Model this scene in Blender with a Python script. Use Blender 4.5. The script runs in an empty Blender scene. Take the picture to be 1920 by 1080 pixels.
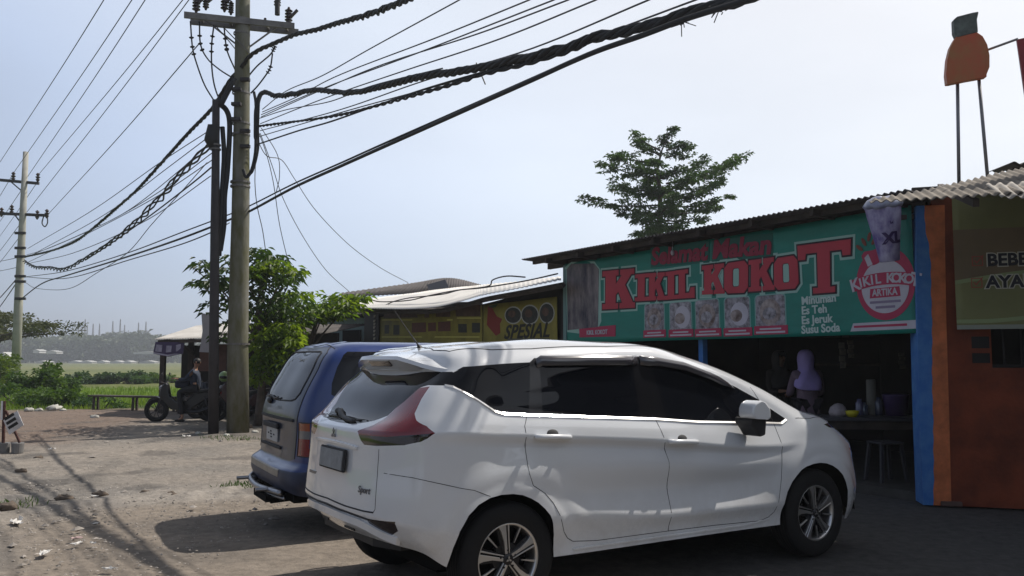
import bpy, bmesh, math, random
import numpy as np
from mathutils import Vector, Matrix, noise, geometry
from mathutils.bvhtree import BVHTree
R_ = math.radians
SC = bpy.context.scene
COL = SC.collection
# ------------------------------------------------------------ camera
CAM_H = 1.48; FPX = 1585.0
PITCH = math.atan(135.0 / FPX)
cam = bpy.data.cameras.new('camera'); cam.sensor_width = 36; cam.lens = 36 * FPX / 1920
cam.clip_start = .05; cam.clip_end = 9000
co = bpy.data.objects.new('camera', cam); COL.objects.link(co)
co.location = (0, 0, CAM_H); co.rotation_euler = (math.pi / 2 + PITCH, 0, 0); SC.camera = co
# ------------------------------------------------------------ sky, sun, exposure
SUN_AZ = 31.0; SUN_EL = 52.0            # azimuth counted from +X towards +Y
w = bpy.data.worlds.new('World'); SC.world = w; w.use_nodes = True
nt = w.node_tree; sky = nt.nodes.new('ShaderNodeTexSky'); sky.sky_type = 'NISHITA'; sky.sun_disc = False
sky.sun_elevation = R_(SUN_EL); sky.sun_rotation = R_(90 - SUN_AZ); sky.altitude = 0
sky.air_density = 1.0; sky.dust_density = 1.5; sky.ozone_density = 1.0
bg = nt.nodes['Background']; bg.inputs[1].default_value = .12
gm = nt.nodes.new('ShaderNodeNewGeometry'); dp = nt.nodes.new('ShaderNodeVectorMath'); dp.operation = 'DOT_PRODUCT'; dp.inputs[1].default_value = (-math.cos(R_(SUN_AZ)) * math.cos(R_(SUN_EL)), -math.sin(R_(SUN_AZ)) * math.cos(R_(SUN_EL)), -math.sin(R_(SUN_EL)))
nt.links.new(gm.outputs['Incoming'], dp.inputs[0])
mr0 = nt.nodes.new('ShaderNodeMapRange'); mr0.inputs[1].default_value = -1; mr0.inputs[2].default_value = 1; nt.links.new(dp.outputs['Value'], mr0.inputs[0])
rp = nt.nodes.new('ShaderNodeValToRGB'); es = rp.color_ramp.elements; es[0].position = 0; es[0].color = (.07, .085, .12, 1); es[1].position = 1; es[1].color = (.95, .93, .90, 1)
for p_, c_ in ((.5, (.25, .285, .37)), (.625, (.44, .51, .65)), (.75, (.63, .675, .75)), (.875, (.70, .70, .71))): q_ = es.new(p_); q_.color = (*c_, 1)
nt.links.new(mr0.outputs[0], rp.inputs[0])
sc_ = nt.nodes.new('ShaderNodeVectorMath'); sc_.operation = 'SCALE'; nt.links.new(rp.outputs[0], sc_.inputs[0])
sx_ = nt.nodes.new('ShaderNodeSeparateXYZ'); nt.links.new(gm.outputs['Incoming'], sx_.inputs[0])
mz_ = nt.nodes.new('ShaderNodeMapRange'); mz_.interpolation_type = 'SMOOTHSTEP'; mz_.inputs[1].default_value = -.35; mz_.inputs[2].default_value = -.85; mz_.inputs[3].default_value = 11.5; mz_.inputs[4].default_value = 3.2   # the veil thins towards the zenith
nt.links.new(sx_.outputs['Z'], mz_.inputs[0]); cn_ = nt.nodes.new('ShaderNodeTexNoise'); cn_.inputs['Scale'].default_value = 2.2; cn_.inputs['Detail'].default_value = 5; cm_ = nt.nodes.new('ShaderNodeMapping'); cm_.inputs['Scale'].default_value = (1, 1, 3.5); nt.links.new(gm.outputs['Incoming'], cm_.inputs[0]); nt.links.new(cm_.outputs[0], cn_.inputs['Vector']); cr_ = nt.nodes.new('ShaderNodeMapRange'); cr_.inputs[1].default_value = .3; cr_.inputs[2].default_value = .7; cr_.inputs[3].default_value = .95; cr_.inputs[4].default_value = 1.05; nt.links.new(cn_.outputs['Fac'], cr_.inputs[0]); cx_ = nt.nodes.new('ShaderNodeMath'); cx_.operation = 'MULTIPLY'; nt.links.new(mz_.outputs[0], cx_.inputs[0]); nt.links.new(cr_.outputs[0], cx_.inputs[1]); nt.links.new(cx_.outputs[0], sc_.inputs['Scale'])
mxs = nt.nodes.new('ShaderNodeMix'); mxs.data_type = 'RGBA'; mxs.inputs[0].default_value = .78      # a thin bright veil of cloud over the clear sky
nt.links.new(sky.outputs[0], mxs.inputs[6]); nt.links.new(sc_.outputs[0], mxs.inputs[7])
nt.links.new(mxs.outputs[2], bg.inputs[0])
sd = Vector((math.cos(R_(SUN_AZ)) * math.cos(R_(SUN_EL)), math.sin(R_(SUN_AZ)) * math.cos(R_(SUN_EL)), math.sin(R_(SUN_EL))))
sl = bpy.data.lights.new('sun', 'SUN'); sl.energy = 4.2; sl.angle = R_(.55); sl.color = (1, .94, .86)
so = bpy.data.objects.new('sun', sl); COL.objects.link(so); so.rotation_euler = sd.to_track_quat('Z', 'Y').to_euler()
so.location = (20, 10, 30)
SC.view_settings.view_transform = 'Standard'; SC.view_settings.look = 'None'
SC.view_settings.exposure = .08; SC.view_settings.gamma = 1
# ------------------------------------------------------------ helpers
def ray(u, v):
    return Vector(((u - 960) / FPX, math.cos(PITCH) - (540 - v) / FPX * math.sin(PITCH), math.sin(PITCH) + (540 - v) / FPX * math.cos(PITCH)))
def at(u, v, Y): d = ray(u, v); return Vector((0, 0, CAM_H)) + d * (Y / d.y)       # where the sight line through a photo pixel meets depth Y
def gnd(u, v, z=0): d = ray(u, v); return Vector((0, 0, CAM_H)) + d * ((z - CAM_H) / d.z)
def onpl(u, v, p, q):                    # ... meets the vertical plane through plan points p, q
    d = ray(u, v); n = Vector((-(q[1] - p[1]), q[0] - p[0], 0)); c = Vector((0, 0, CAM_H))
    return c + d * ((Vector((p[0], p[1], 0)) - c).dot(n) / d.dot(n))

def tag(o, label=None, cat=None, group=None, kind=None):
    if label: o['label'] = label
    if cat: o['category'] = cat
    if group: o['group'] = group
    if kind: o['kind'] = kind
    return o
def empty(name, loc, rz=0, label=None, cat=None, group=None):
    o = bpy.data.objects.new(name, None); COL.objects.link(o); o.location = loc; o.rotation_euler = (0, 0, rz)
    o.empty_display_size = .1
    return tag(o, label, cat, group)
def copy_tree(o, parent=None):
    c = o.copy(); COL.objects.link(c); c.parent = parent
    for ch in o.children: copy_tree(ch, c)
    return c

def mat(name, col, rough=.6, metal=0., spec=.5, coat=0., var=.0, vscale=3., bump=0., bscale=20., col2=None, emit=None, trans=0., detail=5., aniso=None):
    m = bpy.data.materials.new(name); m.use_nodes = True; n = m.node_tree; b = n.nodes['Principled BSDF']
    b.inputs['Base Color'].default_value = (*col, 1); b.inputs['Roughness'].default_value = rough
    b.inputs['Metallic'].default_value = metal; b.inputs['Specular IOR Level'].default_value = spec
    b.inputs['Coat Weight'].default_value = coat; b.inputs['Coat Roughness'].default_value = .03
    if trans: b.inputs['Transmission Weight'].default_value = trans
    tc = n.nodes.new('ShaderNodeTexCoord')
    src = tc.outputs['Object']
    if aniso:
        mp = n.nodes.new('ShaderNodeMapping'); mp.inputs['Scale'].default_value = aniso; n.links.new(src, mp.inputs[0]); src = mp.outputs[0]
    if var or col2:
        t = n.nodes.new('ShaderNodeTexNoise'); t.inputs['Scale'].default_value = vscale; t.inputs['Detail'].default_value = detail
        t.inputs['Roughness'].default_value = .62; n.links.new(src, t.inputs['Vector'])
        r = n.nodes.new('ShaderNodeValToRGB'); r.color_ramp.elements[0].position = .32; r.color_ramp.elements[1].position = .68
        if col2 is None:
            c0 = [c * (1 - var) for c in col]; c1 = [min(1, c * (1 + var)) for c in col]
        else: c0, c1 = col, col2
        r.color_ramp.elements[0].color = (*c0, 1); r.color_ramp.elements[1].color = (*c1, 1)
        n.links.new(t.outputs['Fac'], r.inputs[0]); n.links.new(r.outputs[0], b.inputs['Base Color'])
    if bump:
        t2 = n.nodes.new('ShaderNodeTexNoise'); t2.inputs['Scale'].default_value = bscale; t2.inputs['Detail'].default_value = 6
        n.links.new(src, t2.inputs['Vector'])
        bp = n.nodes.new('ShaderNodeBump'); bp.inputs['Strength'].default_value = bump; bp.inputs['Distance'].default_value = .02
        n.links.new(t2.outputs['Fac'], bp.inputs['Height']); n.links.new(bp.outputs[0], b.inputs['Normal'])
    if emit:
        b.inputs['Emission Color'].default_value = (*emit, 1); b.inputs['Emission Strength'].default_value = 1
    return m

def obj(name, verts, faces, m, parent=None, smooth=False, normals=None):
    me = bpy.data.meshes.new(name); me.from_pydata([tuple(v) for v in verts], [], [tuple(f) for f in faces]); me.update()
    if m: me.materials.append(m)
    if smooth: me.polygons.foreach_set('use_smooth', [True] * len(me.polygons))
    if normals is not None: me.normals_split_custom_set_from_vertices(normals)
    o = bpy.data.objects.new(name, me); COL.objects.link(o); o.parent = parent
    return o

class MB:
    def __init__(s): s.V = []; s.F = []
    def add(s, V, F, M=None):
        k = len(s.V)
        s.V += [(M @ Vector(v)) if M is not None else Vector(v) for v in V]
        s.F += [tuple(i + k for i in f) for f in F]
        return s
    def box(s, c, d, rz=0, M=None, rx=0, ry=0):
        a, b, e = d[0] / 2, d[1] / 2, d[2] / 2
        V = [(x, y, z) for x in (-a, a) for y in (-b, b) for z in (-e, e)]
        F = [(0, 1, 3, 2), (4, 6, 7, 5), (0, 4, 5, 1), (2, 3, 7, 6), (0, 2, 6, 4), (1, 5, 7, 3)]
        T = Matrix.Translation(c) @ Matrix.Rotation(rz, 4, 'Z') @ Matrix.Rotation(ry, 4, 'Y') @ Matrix.Rotation(rx, 4, 'X')
        return s.add(V, F, (M @ T) if M is not None else T)
    def beam(s, p, q, wd, ht=None, up=(0, 0, 1)):
        p = Vector(p); q = Vector(q); ht = ht or wd; d = (q - p).normalized(); u = Vector(up)
        if abs(d.dot(u)) > .98: u = Vector((0, 1, 0))
        x = d.cross(u).normalized() * wd / 2; y = x.cross(d).normalized() * ht / 2
        V = [p - x - y, p + x - y, p + x + y, p - x + y, q - x - y, q + x - y, q + x + y, q - x + y]
        return s.add(V, [(0, 3, 2, 1), (4, 5, 6, 7), (0, 1, 5, 4), (1, 2, 6, 5), (2, 3, 7, 6), (3, 0, 4, 7)])
    def tube(s, pts, r, n=8, cap=True):
        pts = [Vector(p) for p in pts]; m = len(pts); rs = r if isinstance(r, (list, tuple)) else [r] * m
        t0 = (pts[1] - pts[0]).normalized(); up = Vector((0, 0, 1)) if abs(t0.z) < .9 else Vector((1, 0, 0))
        x = t0.cross(up).normalized(); V = []
        for i, p in enumerate(pts):
            t = (pts[min(i + 1, m - 1)] - pts[max(i - 1, 0)]).normalized()
            x = (x - t * x.dot(t)).normalized(); y = t.cross(x)
            V += [p + (x * math.cos(a) + y * math.sin(a)) * rs[i] for a in [2 * math.pi * k / n for k in range(n)]]
        F = [(i * n + k, i * n + (k + 1) % n, (i + 1) * n + (k + 1) % n, (i + 1) * n + k) for i in range(m - 1) for k in range(n)]
        if cap: F += [tuple(range(n - 1, -1, -1)), tuple(range((m - 1) * n, m * n))]
        return s.add(V, F)
    def lathe(s, prof, n=24, M=None, cap=True):       # prof: (r, z) about Z
        V = [(r * math.cos(2 * math.pi * k / n), r * math.sin(2 * math.pi * k / n), z) for r, z in prof for k in range(n)]
        m = len(prof)
        F = [(i * n + k, i * n + (k + 1) % n, (i + 1) * n + (k + 1) % n, (i + 1) * n + k) for i in range(m - 1) for k in range(n)]
        if cap: F += [tuple(range(n - 1, -1, -1)), tuple(range((m - 1) * n, m * n))]
        return s.add(V, F, M)
    def prism(s, poly, h, M=None, h0=0.):             # polygon in XY thickened along Z, M places it
        n = len(poly)
        a = sum(poly[i][0] * poly[(i + 1) % n][1] - poly[(i + 1) % n][0] * poly[i][1] for i in range(n))
        if a < 0: poly = poly[::-1]
        V = [(x, y, h0) for x, y in poly] + [(x, y, h) for x, y in poly]
        tris = geometry.tessellate_polygon([[Vector((x, y, 0)) for x, y in poly]])
        F = []
        for t in tris:
            p = [Vector((*poly[i], 0)) for i in t]
            if (p[1] - p[0]).cross(p[2] - p[0]).z < 0: t = t[::-1]
            F.append(tuple(i + n for i in t)); F.append(tuple(t[::-1]))
        F += [(i, (i + 1) % n, (i + 1) % n + n, i + n) for i in range(n)]
        return s.add(V, F, M)
    def sphere(s, c, r, nu=12, nv=8, M=None):
        rr = r if isinstance(r, (tuple, list)) else (r, r, r)
        V = []; 
        for i in range(nv + 1):
            th = math.pi * i / nv
            for k in range(nu):
                ph = 2 * math.pi * k / nu
                V.append((c[0] + rr[0] * math.sin(th) * math.cos(ph), c[1] + rr[1] * math.sin(th) * math.sin(ph), c[2] + rr[2] * math.cos(th)))
        F = [(i * nu + k, (i + 1) * nu + k, (i + 1) * nu + (k + 1) % nu, i * nu + (k + 1) % nu) for i in range(nv) for k in range(nu)]
        return s.add(V, F, M)
    def warp(s, f): s.V = [Vector(f(v)) for v in s.V]; return s
    def build(s, name, m, parent=None, smooth=False, bevel=0., seg=2, auto=None):
        o = obj(name, s.V, s.F, m, parent, smooth)
        if bevel:
            b = o.modifiers.new('bevel', 'BEVEL'); b.width = bevel; b.segments = seg; b.limit_method = 'ANGLE'; b.angle_limit = R_(30)
        if auto is not None:
            me = o.data; me.polygons.foreach_set('use_smooth', [True] * len(me.polygons)); me.set_sharp_from_angle(angle=R_(auto))
        return o
def catmull(P, n):
    P = [Vector(p) for p in P]; out = []
    for i in range(len(P) - 1):
        p0 = P[i - 1] if i else P[0] * 2 - P[1]; p1 = P[i]; p2 = P[i + 1]; p3 = P[i + 2] if i + 2 < len(P) else P[-1] * 2 - P[-2]
        for k in range(n):
            t = k / n
            out.append(.5 * ((2 * p1) + (p2 - p0) * t + (2 * p0 - 5 * p1 + 4 * p2 - p3) * t * t + (3 * p1 - p0 - 3 * p2 + p3) * t ** 3))
    out.append(P[-1]); return out
def text_mb(s, size, thick=.004, align='CENTER', bold=0., M=None, shear=0., spacing=1.):
    cu = bpy.data.curves.new('t', 'FONT'); cu.body = s; cu.size = size; cu.extrude = thick / 2; cu.align_x = align; cu.align_y = 'CENTER'
    cu.offset = bold; cu.shear = shear; cu.space_character = spacing; cu.resolution_u = 3
    o = bpy.data.objects.new('t', cu); COL.objects.link(o)
    dg = bpy.context.evaluated_depsgraph_get(); me = bpy.data.meshes.new_from_object(o.evaluated_get(dg))
    mb = MB(); mb.add([v.co + Vector((0, 0, thick / 2)) for v in me.vertices], [tuple(p.vertices) for p in me.polygons], M)
    bpy.data.objects.remove(o); bpy.data.curves.remove(cu); bpy.data.meshes.remove(me)
    return mb
# ------------------------------------------------------------ vehicle bodies: lofted shell cut into panels
def interp_closed(row, nseg, mirror=True):
    # row of control points from rear centre to front centre; tangents mirrored at both centre ends
    P = [Vector(p) for p in row]; a = P[1].copy(); a.y = -a.y; b = P[-2].copy(); b.y = -b.y
    Q = [a] + P + [b]; out = []
    for i in range(len(P) - 1):
        p0, p1, p2, p3 = Q[i], Q[i + 1], Q[i + 2], Q[i + 3]
        # centripetal-ish: tangents by chord length
        d0 = max((p1 - p0).length, 1e-4); d1 = max((p2 - p1).length, 1e-4); d2 = max((p3 - p2).length, 1e-4)
        m1 = ((p1 - p0) / d0 * d1 + (p2 - p1) / d1 * d0) / (d0 + d1) * d1
        m2 = ((p2 - p1) / d1 * d2 + (p3 - p2) / d2 * d1) / (d1 + d2) * d1
        for k in range(nseg[i]):
            t = k / nseg[i]; t2 = t * t; t3 = t2 * t
            out.append(p1 * (2 * t3 - 3 * t2 + 1) + m1 * (t3 - 2 * t2 + t) + p2 * (-2 * t3 + 3 * t2) + m2 * (t3 - t2))
    out.append(P[-1]); return out
def interp_open(P, nseg, crease):
    n = len(P); out = []
    def tan(i, side, d):
        if i == 0: return (P[1] - P[0]) / max((P[1] - P[0]).length, 1e-4)
        if i == n - 1: return (P[-1] - P[-2]) / max((P[-1] - P[-2]).length, 1e-4)
        a = P[i] - P[i - 1]; b = P[i + 1] - P[i]; la = max(a.length, 1e-4); lb = max(b.length, 1e-4)
        if i in crease:
            return (b / lb) if side > 0 else (a / la)
        return (a / la * lb + b / lb * la) / (la + lb)
    for i in range(n - 1):
        d = (P[i + 1] - P[i]).length; m1 = tan(i, 1, d) * d; m2 = tan(i + 1, -1, d) * d
        for k in range(nseg[i]):
            t = k / nseg[i]; t2 = t * t; t3 = t2 * t
            out.append(P[i] * (2 * t3 - 3 * t2 + 1) + m1 * (t3 - 2 * t2 + t) + P[i + 1] * (-2 * t3 + 3 * t2) + m2 * (t3 - t2))
    out.append(P[-1]); return out
def loft(rings, nseg, nv, crease=(), disp=None):
    rows = [interp_closed(r, nseg) for r in rings]; nc = len(rows[0])
    colsP = [interp_open([rows[k][j] for k in range(len(rings))], nv, crease) for j in range(nc)]
    nr = len(colsP[0]); V = []; F = []
    for j in range(nc):
        for i in range(nr):
            p = colsP[j][i].copy()
            if disp: p = disp(p)
            V.append(p)
    half = len(V)
    for p in V[:half]: V.append(Vector((p.x, -p.y, p.z)))
    for j in range(nc - 1):
        for i in range(nr - 1):
            a, b, c, d = j * nr + i, (j + 1) * nr + i, (j + 1) * nr + i + 1, j * nr + i + 1
            F.append((a, b, c, d)[::-1]); F.append((a + half, b + half, c + half, d + half))
    bm = bmesh.new(); vs = [bm.verts.new(v) for v in V]
    for f in F:
        try: bm.faces.new([vs[i] for i in f])
        except ValueError: pass
    bmesh.ops.remove_doubles(bm, verts=bm.verts, dist=.0008)
    bmesh.ops.dissolve_degenerate(bm, dist=1e-5, edges=bm.edges)
    bmesh.ops.recalc_face_normals(bm, faces=bm.faces)
    # the shell is open below: make sure its sides look outwards
    s = sum(f.normal.y * f.calc_center_median().y for f in bm.faces)
    if s < 0: bmesh.ops.reverse_faces(bm, faces=bm.faces)
    bm.normal_update(); return bm
AX = {'side': (0, 2), 'end': (1, 2), 'top': (0, 1)}
def inpoly(x, y, P):
    c = False; n = len(P); j = n - 1
    for i in range(n):
        if (P[i][1] > y) != (P[j][1] > y) and x < (P[j][0] - P[i][0]) * (y - P[i][1]) / (P[j][1] - P[i][1]) + P[i][0]: c = not c
        j = i
    return c
def cut_regions(bm, regs):
    """regs: (id, polygon, axis, condition(face centre, normal)); every face keeps the first id whose polygon holds it."""
    lay = bm.faces.layers.int.new('reg')
    for rid, poly, ax, cond in regs:
        i0, i1 = AX[ax]; x0 = min(p[0] for p in poly) - .02; x1 = max(p[0] for p in poly) + .02
        y0 = min(p[1] for p in poly) - .02; y1 = max(p[1] for p in poly) + .02
        cand = set()
        for f in bm.faces:
            if f[lay]: continue
            c = f.calc_center_median()
            if x0 - .06 < c[i0] < x1 + .06 and y0 - .06 < c[i1] < y1 + .06 and cond(c, f.normal): cand.add(f)
        n = len(poly)
        for k in range(n):
            a = poly[k]; b = poly[(k + 1) % n]
            if abs(a[0] - b[0]) + abs(a[1] - b[1]) < 1e-5: continue
            bx0, bx1 = min(a[0], b[0]) - .001, max(a[0], b[0]) + .001; by0, by1 = min(a[1], b[1]) - .001, max(a[1], b[1]) + .001
            sel = []
            for f in cand:
                xs = [v.co[i0] for v in f.verts]; ys = [v.co[i1] for v in f.verts]
                if max(xs) >= bx0 and min(xs) <= bx1 and max(ys) >= by0 and min(ys) <= by1: sel.append(f)
            if not sel: continue
            ed = set(e for f in sel for e in f.edges); ve = set(v for f in sel for v in f.verts)
            pc = Vector((0, 0, 0)); pn = Vector((0, 0, 0)); pc[i0], pc[i1] = a; pn[i0], pn[i1] = (b[1] - a[1]), -(b[0] - a[0])
            r = bmesh.ops.bisect_plane(bm, geom=sel + list(ed) + list(ve), dist=1e-6, plane_co=pc, plane_no=pn.normalized())
            cand = set(f for f in cand if f.is_valid) | set(g for g in r['geom'] if isinstance(g, bmesh.types.BMFace))
        for f in cand:
            if f.is_valid and not f[lay]:
                c = f.calc_center_median()
                if inpoly(c[i0], c[i1], poly): f[lay] = rid
    return lay
def split_out(bm, lay, test, name, m, parent, ref=None, push=0., double=None):
    """one mesh from the faces passing test(region, centre); normals looked up on the uncut shell"""
    idx = {}; V = []; F = []
    for f in bm.faces:
        if test(f[lay], f.calc_center_median()):
            fi = []
            for v in f.verts:
                if v not in idx: idx[v] = len(V); V.append(v.co.copy())
                fi.append(idx[v])
            F.append(fi)
    if not F: return None
    N = None
    if ref:
        bv, fn, vn, fv = ref; N = []
        for i, v in enumerate(V):
            loc, nor, k, d = bv.find_nearest(v)
            ids = fv[k]; ws = [1 / ((fn[j] - v).length + 1e-4) for j in ids]
            nn = Vector((0, 0, 0))
            for j, w_ in zip(ids, ws): nn += vn[j] * w_
            N.append(nn.normalized())
        if push: V = [v + N[i] * push for i, v in enumerate(V)]
    return obj(name, V, F, m, parent, True, N)
def shell_ref(bm):
    bm.verts.index_update(); bm.normal_update()
    co_ = [v.co.copy() for v in bm.verts]; vn = [v.normal.copy() for v in bm.verts]; fv = [[v.index for v in f.verts] for f in bm.faces]
    return BVHTree.FromPolygons(co_, fv), co_, vn, fv
def on_shell(bv, pts, axis, off=.0):
    """lift 2-D points onto the shell: side -> ray from -Y or +Y, end -> from -X"""
    out = []
    for p in pts:
        if axis == 'R': o, d = Vector((p[0], -3, p[1])), Vector((0, 1, 0))
        elif axis == 'L': o, d = Vector((p[0], 3, p[1])), Vector((0, -1, 0))
        elif axis == 'B': o, d = Vector((-3, p[0], p[1])), Vector((1, 0, 0))
        elif axis == 'F': o, d = Vector((6, p[0], p[1])), Vector((-1, 0, 0))
        else: o, d = Vector((p[0], p[1], 4)), Vector((0, 0, -1))
        h, n, i, dist = bv.ray_cast(o, d)
        if h is not None: out.append(h - d * off)
    return out
def dense(P, step=.04):
    out = []
    for a, b in zip(P[:-1], P[1:]):
        n = max(1, int(math.hypot(b[0] - a[0], b[1] - a[1]) / step))
        out += [(a[0] + (b[0] - a[0]) * k / n, a[1] + (b[1] - a[1]) * k / n) for k in range(n)]
    return out + [P[-1]]
# ------------------------------------------------------------ white people carrier: shell (x forward from the rear axle, y left)
CR = [
 [(-.70,0,.47),(-.68,.35,.47),(-.62,.62,.46),(-.52,.76,.43),(-.40,.82,.35),(0,.84,.33),(.35,.845,.325),(1.2,.845,.32),(2.0,.845,.315),(2.35,.845,.31),(2.81,.84,.30),(3.12,.80,.27),(3.36,.62,.24),(3.47,.35,.23),(3.49,0,.23)],
 [(-.76,0,.53),(-.74,.36,.53),(-.67,.64,.53),(-.56,.78,.49),(-.40,.84,.42),(0,.84,.40),(.35,.84,.39),(1.2,.835,.385),(2.0,.835,.375),(2.35,.84,.37),(2.81,.85,.37),(3.16,.82,.37),(3.42,.66,.38),(3.53,.37,.38),(3.56,0,.38)],
 [(-.80,0,.62),(-.78,.37,.62),(-.71,.66,.61),(-.59,.80,.58),(-.42,.855,.54),(0,.86,.53),(.35,.862,.56),(1.2,.868,.487),(2.0,.866,.47),(2.35,.858,.46),(2.81,.86,.47),(3.18,.825,.50),(3.43,.67,.52),(3.54,.37,.52),(3.57,0,.52)],
 [(-.79,0,.72),(-.77,.37,.72),(-.70,.66,.72),(-.585,.80,.71),(-.42,.852,.70),(0,.855,.69),(.35,.848,.68),(1.2,.824,.65),(2.0,.826,.64),(2.35,.845,.64),(2.81,.855,.65),(3.17,.815,.66),(3.42,.66,.66),(3.53,.37,.66),(3.56,0,.66)],
 [(-.77,0,.90),(-.75,.37,.90),(-.685,.65,.90),(-.57,.79,.90),(-.42,.848,.895),(0,.86,.89),(.35,.862,.87),(1.2,.859,.83),(2.0,.855,.77),(2.35,.846,.78),(2.81,.84,.77),(3.18,.80,.76),(3.42,.65,.76),(3.52,.37,.76),(3.55,0,.76)],
 [(-.765,0,1.03),(-.745,.37,1.03),(-.68,.65,1.03),(-.565,.785,1.03),(-.42,.840,1.03),(0,.845,1.005),(.35,.842,.985),(1.2,.836,.915),(2.0,.838,.84),(2.35,.84,.83),(2.81,.832,.85),(3.16,.785,.845),(3.41,.635,.83),(3.51,.36,.83),(3.54,0,.83)],
 [(-.76,0,1.09),(-.74,.37,1.09),(-.675,.65,1.09),(-.56,.785,1.09),(-.42,.85,1.09),(0,.866,1.06),(.35,.868,1.035),(1.2,.867,.97),(2.0,.858,.885),(2.35,.845,.875),(2.81,.82,.895),(3.13,.765,.90),(3.36,.62,.885),(3.46,.35,.875),(3.49,0,.875)],
 [(-.72,0,1.12),(-.70,.37,1.12),(-.635,.64,1.13),(-.53,.775,1.145),(-.41,.83,1.15),(0,.848,1.125),(.35,.85,1.10),(1.2,.848,1.035),(2.0,.83,.965),(2.35,.815,.955),(2.82,.79,1.0),(3.0,.725,1.03),(3.12,.59,1.045),(3.20,.33,1.06),(3.22,0,1.065)],
 [(-.66,0,1.15),(-.645,.37,1.15),(-.59,.63,1.17),(-.50,.755,1.20),(-.40,.805,1.21),(0,.82,1.19),(.35,.822,1.165),(1.2,.818,1.10),(2.0,.80,1.045),(2.40,.785,1.03),(2.68,.765,1.06),(2.78,.71,1.09),(2.85,.56,1.11),(2.90,.30,1.12),(2.92,0,1.125)],
 [(-.50,0,1.32),(-.49,.36,1.32),(-.45,.60,1.33),(-.40,.71,1.34),(-.33,.755,1.34),(0,.775,1.34),(.35,.778,1.34),(1.2,.765,1.32),(1.85,.745,1.26),(2.16,.725,1.23),(2.30,.70,1.26),(2.36,.65,1.285),(2.40,.52,1.30),(2.43,.28,1.31),(2.45,0,1.32)],
 [(-.36,0,1.46),(-.355,.34,1.46),(-.33,.55,1.455),(-.30,.65,1.45),(-.25,.70,1.455),(0,.715,1.475),(.35,.72,1.505),(1.15,.71,1.527),(1.45,.70,1.507),(1.62,.683,1.477),(1.70,.655,1.478),(1.76,.60,1.492),(1.80,.46,1.507),(1.83,.25,1.517),(1.84,0,1.52)],
 [(-.33,0,1.53),(-.325,.32,1.53),(-.30,.50,1.525),(-.27,.60,1.52),(-.22,.645,1.52),(0,.65,1.545),(.35,.66,1.572),(1.0,.65,1.592),(1.28,.64,1.584),(1.42,.61,1.571),(1.48,.57,1.567),(1.52,.52,1.566),(1.55,.4,1.573),(1.57,.2,1.578),(1.58,0,1.58)],
 [(-.22,0,1.575),(-.2,.15,1.577),(-.15,.2,1.58),(-.1,.2,1.583),(-.05,.2,1.588),(.1,.2,1.60),(.4,.2,1.625),(.9,.2,1.632),(1.05,.2,1.628),(1.12,.18,1.622),(1.15,.15,1.62),(1.17,.12,1.62),(1.18,.08,1.62),(1.19,.04,1.62),(1.2,0,1.62)],
 [(-.22,0,1.576),(-.2,0,1.579),(-.15,0,1.584),(-.1,0,1.587),(-.05,0,1.592),(.1,0,1.604),(.4,0,1.629),(.9,0,1.636),(1.05,0,1.632),(1.12,0,1.626),(1.15,0,1.624),(1.17,0,1.622),(1.18,0,1.622),(1.19,0,1.622),(1.2,0,1.621)],
]
def sstep(a, b, x):
    t = max(0., min(1., (x - a) / (b - a))); return t * t * (3 - 2 * t)
def car_disp(p):
    if abs(p.y) < .6 or p.z > 1.05: return p
    d = 0.
    for wx in (0., 2.81):
        q = ((abs(p.x - wx) / .60) ** 2.6 + (max(0, p.z - .20) / .70) ** 2.6) ** (1 / 2.6)
        d += .013 * (1 - sstep(.86, 1.04, q)) * sstep(.62, .72, abs(p.y)) * sstep(.40, .62, p.z)
        r = math.hypot(p.x - wx, p.z - .346)
        d += .008 * (1 - sstep(.405, .45, r)) * sstep(.33, .50, p.z)
    return Vector((p.x, p.y + d * (1 if p.y > 0 else -1), p.z))
NSEG = [8, 6, 6, 8, 20, 18, 44, 40, 18, 24, 18, 12, 8, 8]
NVC = [4, 4, 7, 9, 6, 3, 4, 4, 8, 7, 5, 10, 3]
# ------------------------------------------------------------ blue van: shell (x forward from the tailgate, y left)
def vrow(xr, zr, zs, w, xf, zf, xs=(.16, .6, 1.4, 2.4, 3.3)):
    return [(xr, 0, zr), (xr + .004, .4, zr), (xr + .03, .62 * w / .79, zr), (xr + .085, .745 * w / .79, (zr + zs) / 2)] + \
           [(max(x, xr + .17) if i == 0 else x, w - (.012 if i == 0 else 0), zs) for i, x in enumerate(xs)] + \
           [(xf - .12, w - .07, (zs + zf) / 2), (xf, w * .5, zf), (xf + .02, 0, zf)]
VR = [
 vrow(-.07, .37, .33, .775, 4.12, .33), vrow(-.10, .45, .44, .80, 4.2, .42), vrow(-.095, .55, .54, .80, 4.2, .55), vrow(-.015, .60, .60, .785, 4.16, .6),
 vrow(-.01, .655, .655, .80, 4.16, .66), vrow(.0, .85, .85, .80, 4.12, .80), vrow(.0, 1.0, 1.0, .795, 4.0, .92), vrow(.03, 1.12, 1.12, .775, 3.1, 1.08, (.2, .6, 1.4, 2.2, 2.75)),
 vrow(.14, 1.35, 1.35, .74, 2.72, 1.35, (.31, .65, 1.3, 1.9, 2.4)), vrow(.255, 1.535, 1.535, .69, 2.3, 1.54, (.42, .7, 1.2, 1.7, 2.05)), vrow(.34, 1.60, 1.605, .60, 2.15, 1.60, (.5, .75, 1.15, 1.55, 1.9)),
 vrow(.50, 1.64, 1.645, .3, 1.9, 1.64, (.65, .8, 1.1, 1.4, 1.6))]
VR.append([(x, 0, z + .003) for x, y, z in VR[-1]])
VSEG = [5, 5, 6, 7, 10, 14, 14, 14, 10, 8, 6]
VNV = [4, 4, 3, 3, 7, 6, 5, 8, 7, 5, 6, 4]
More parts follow.
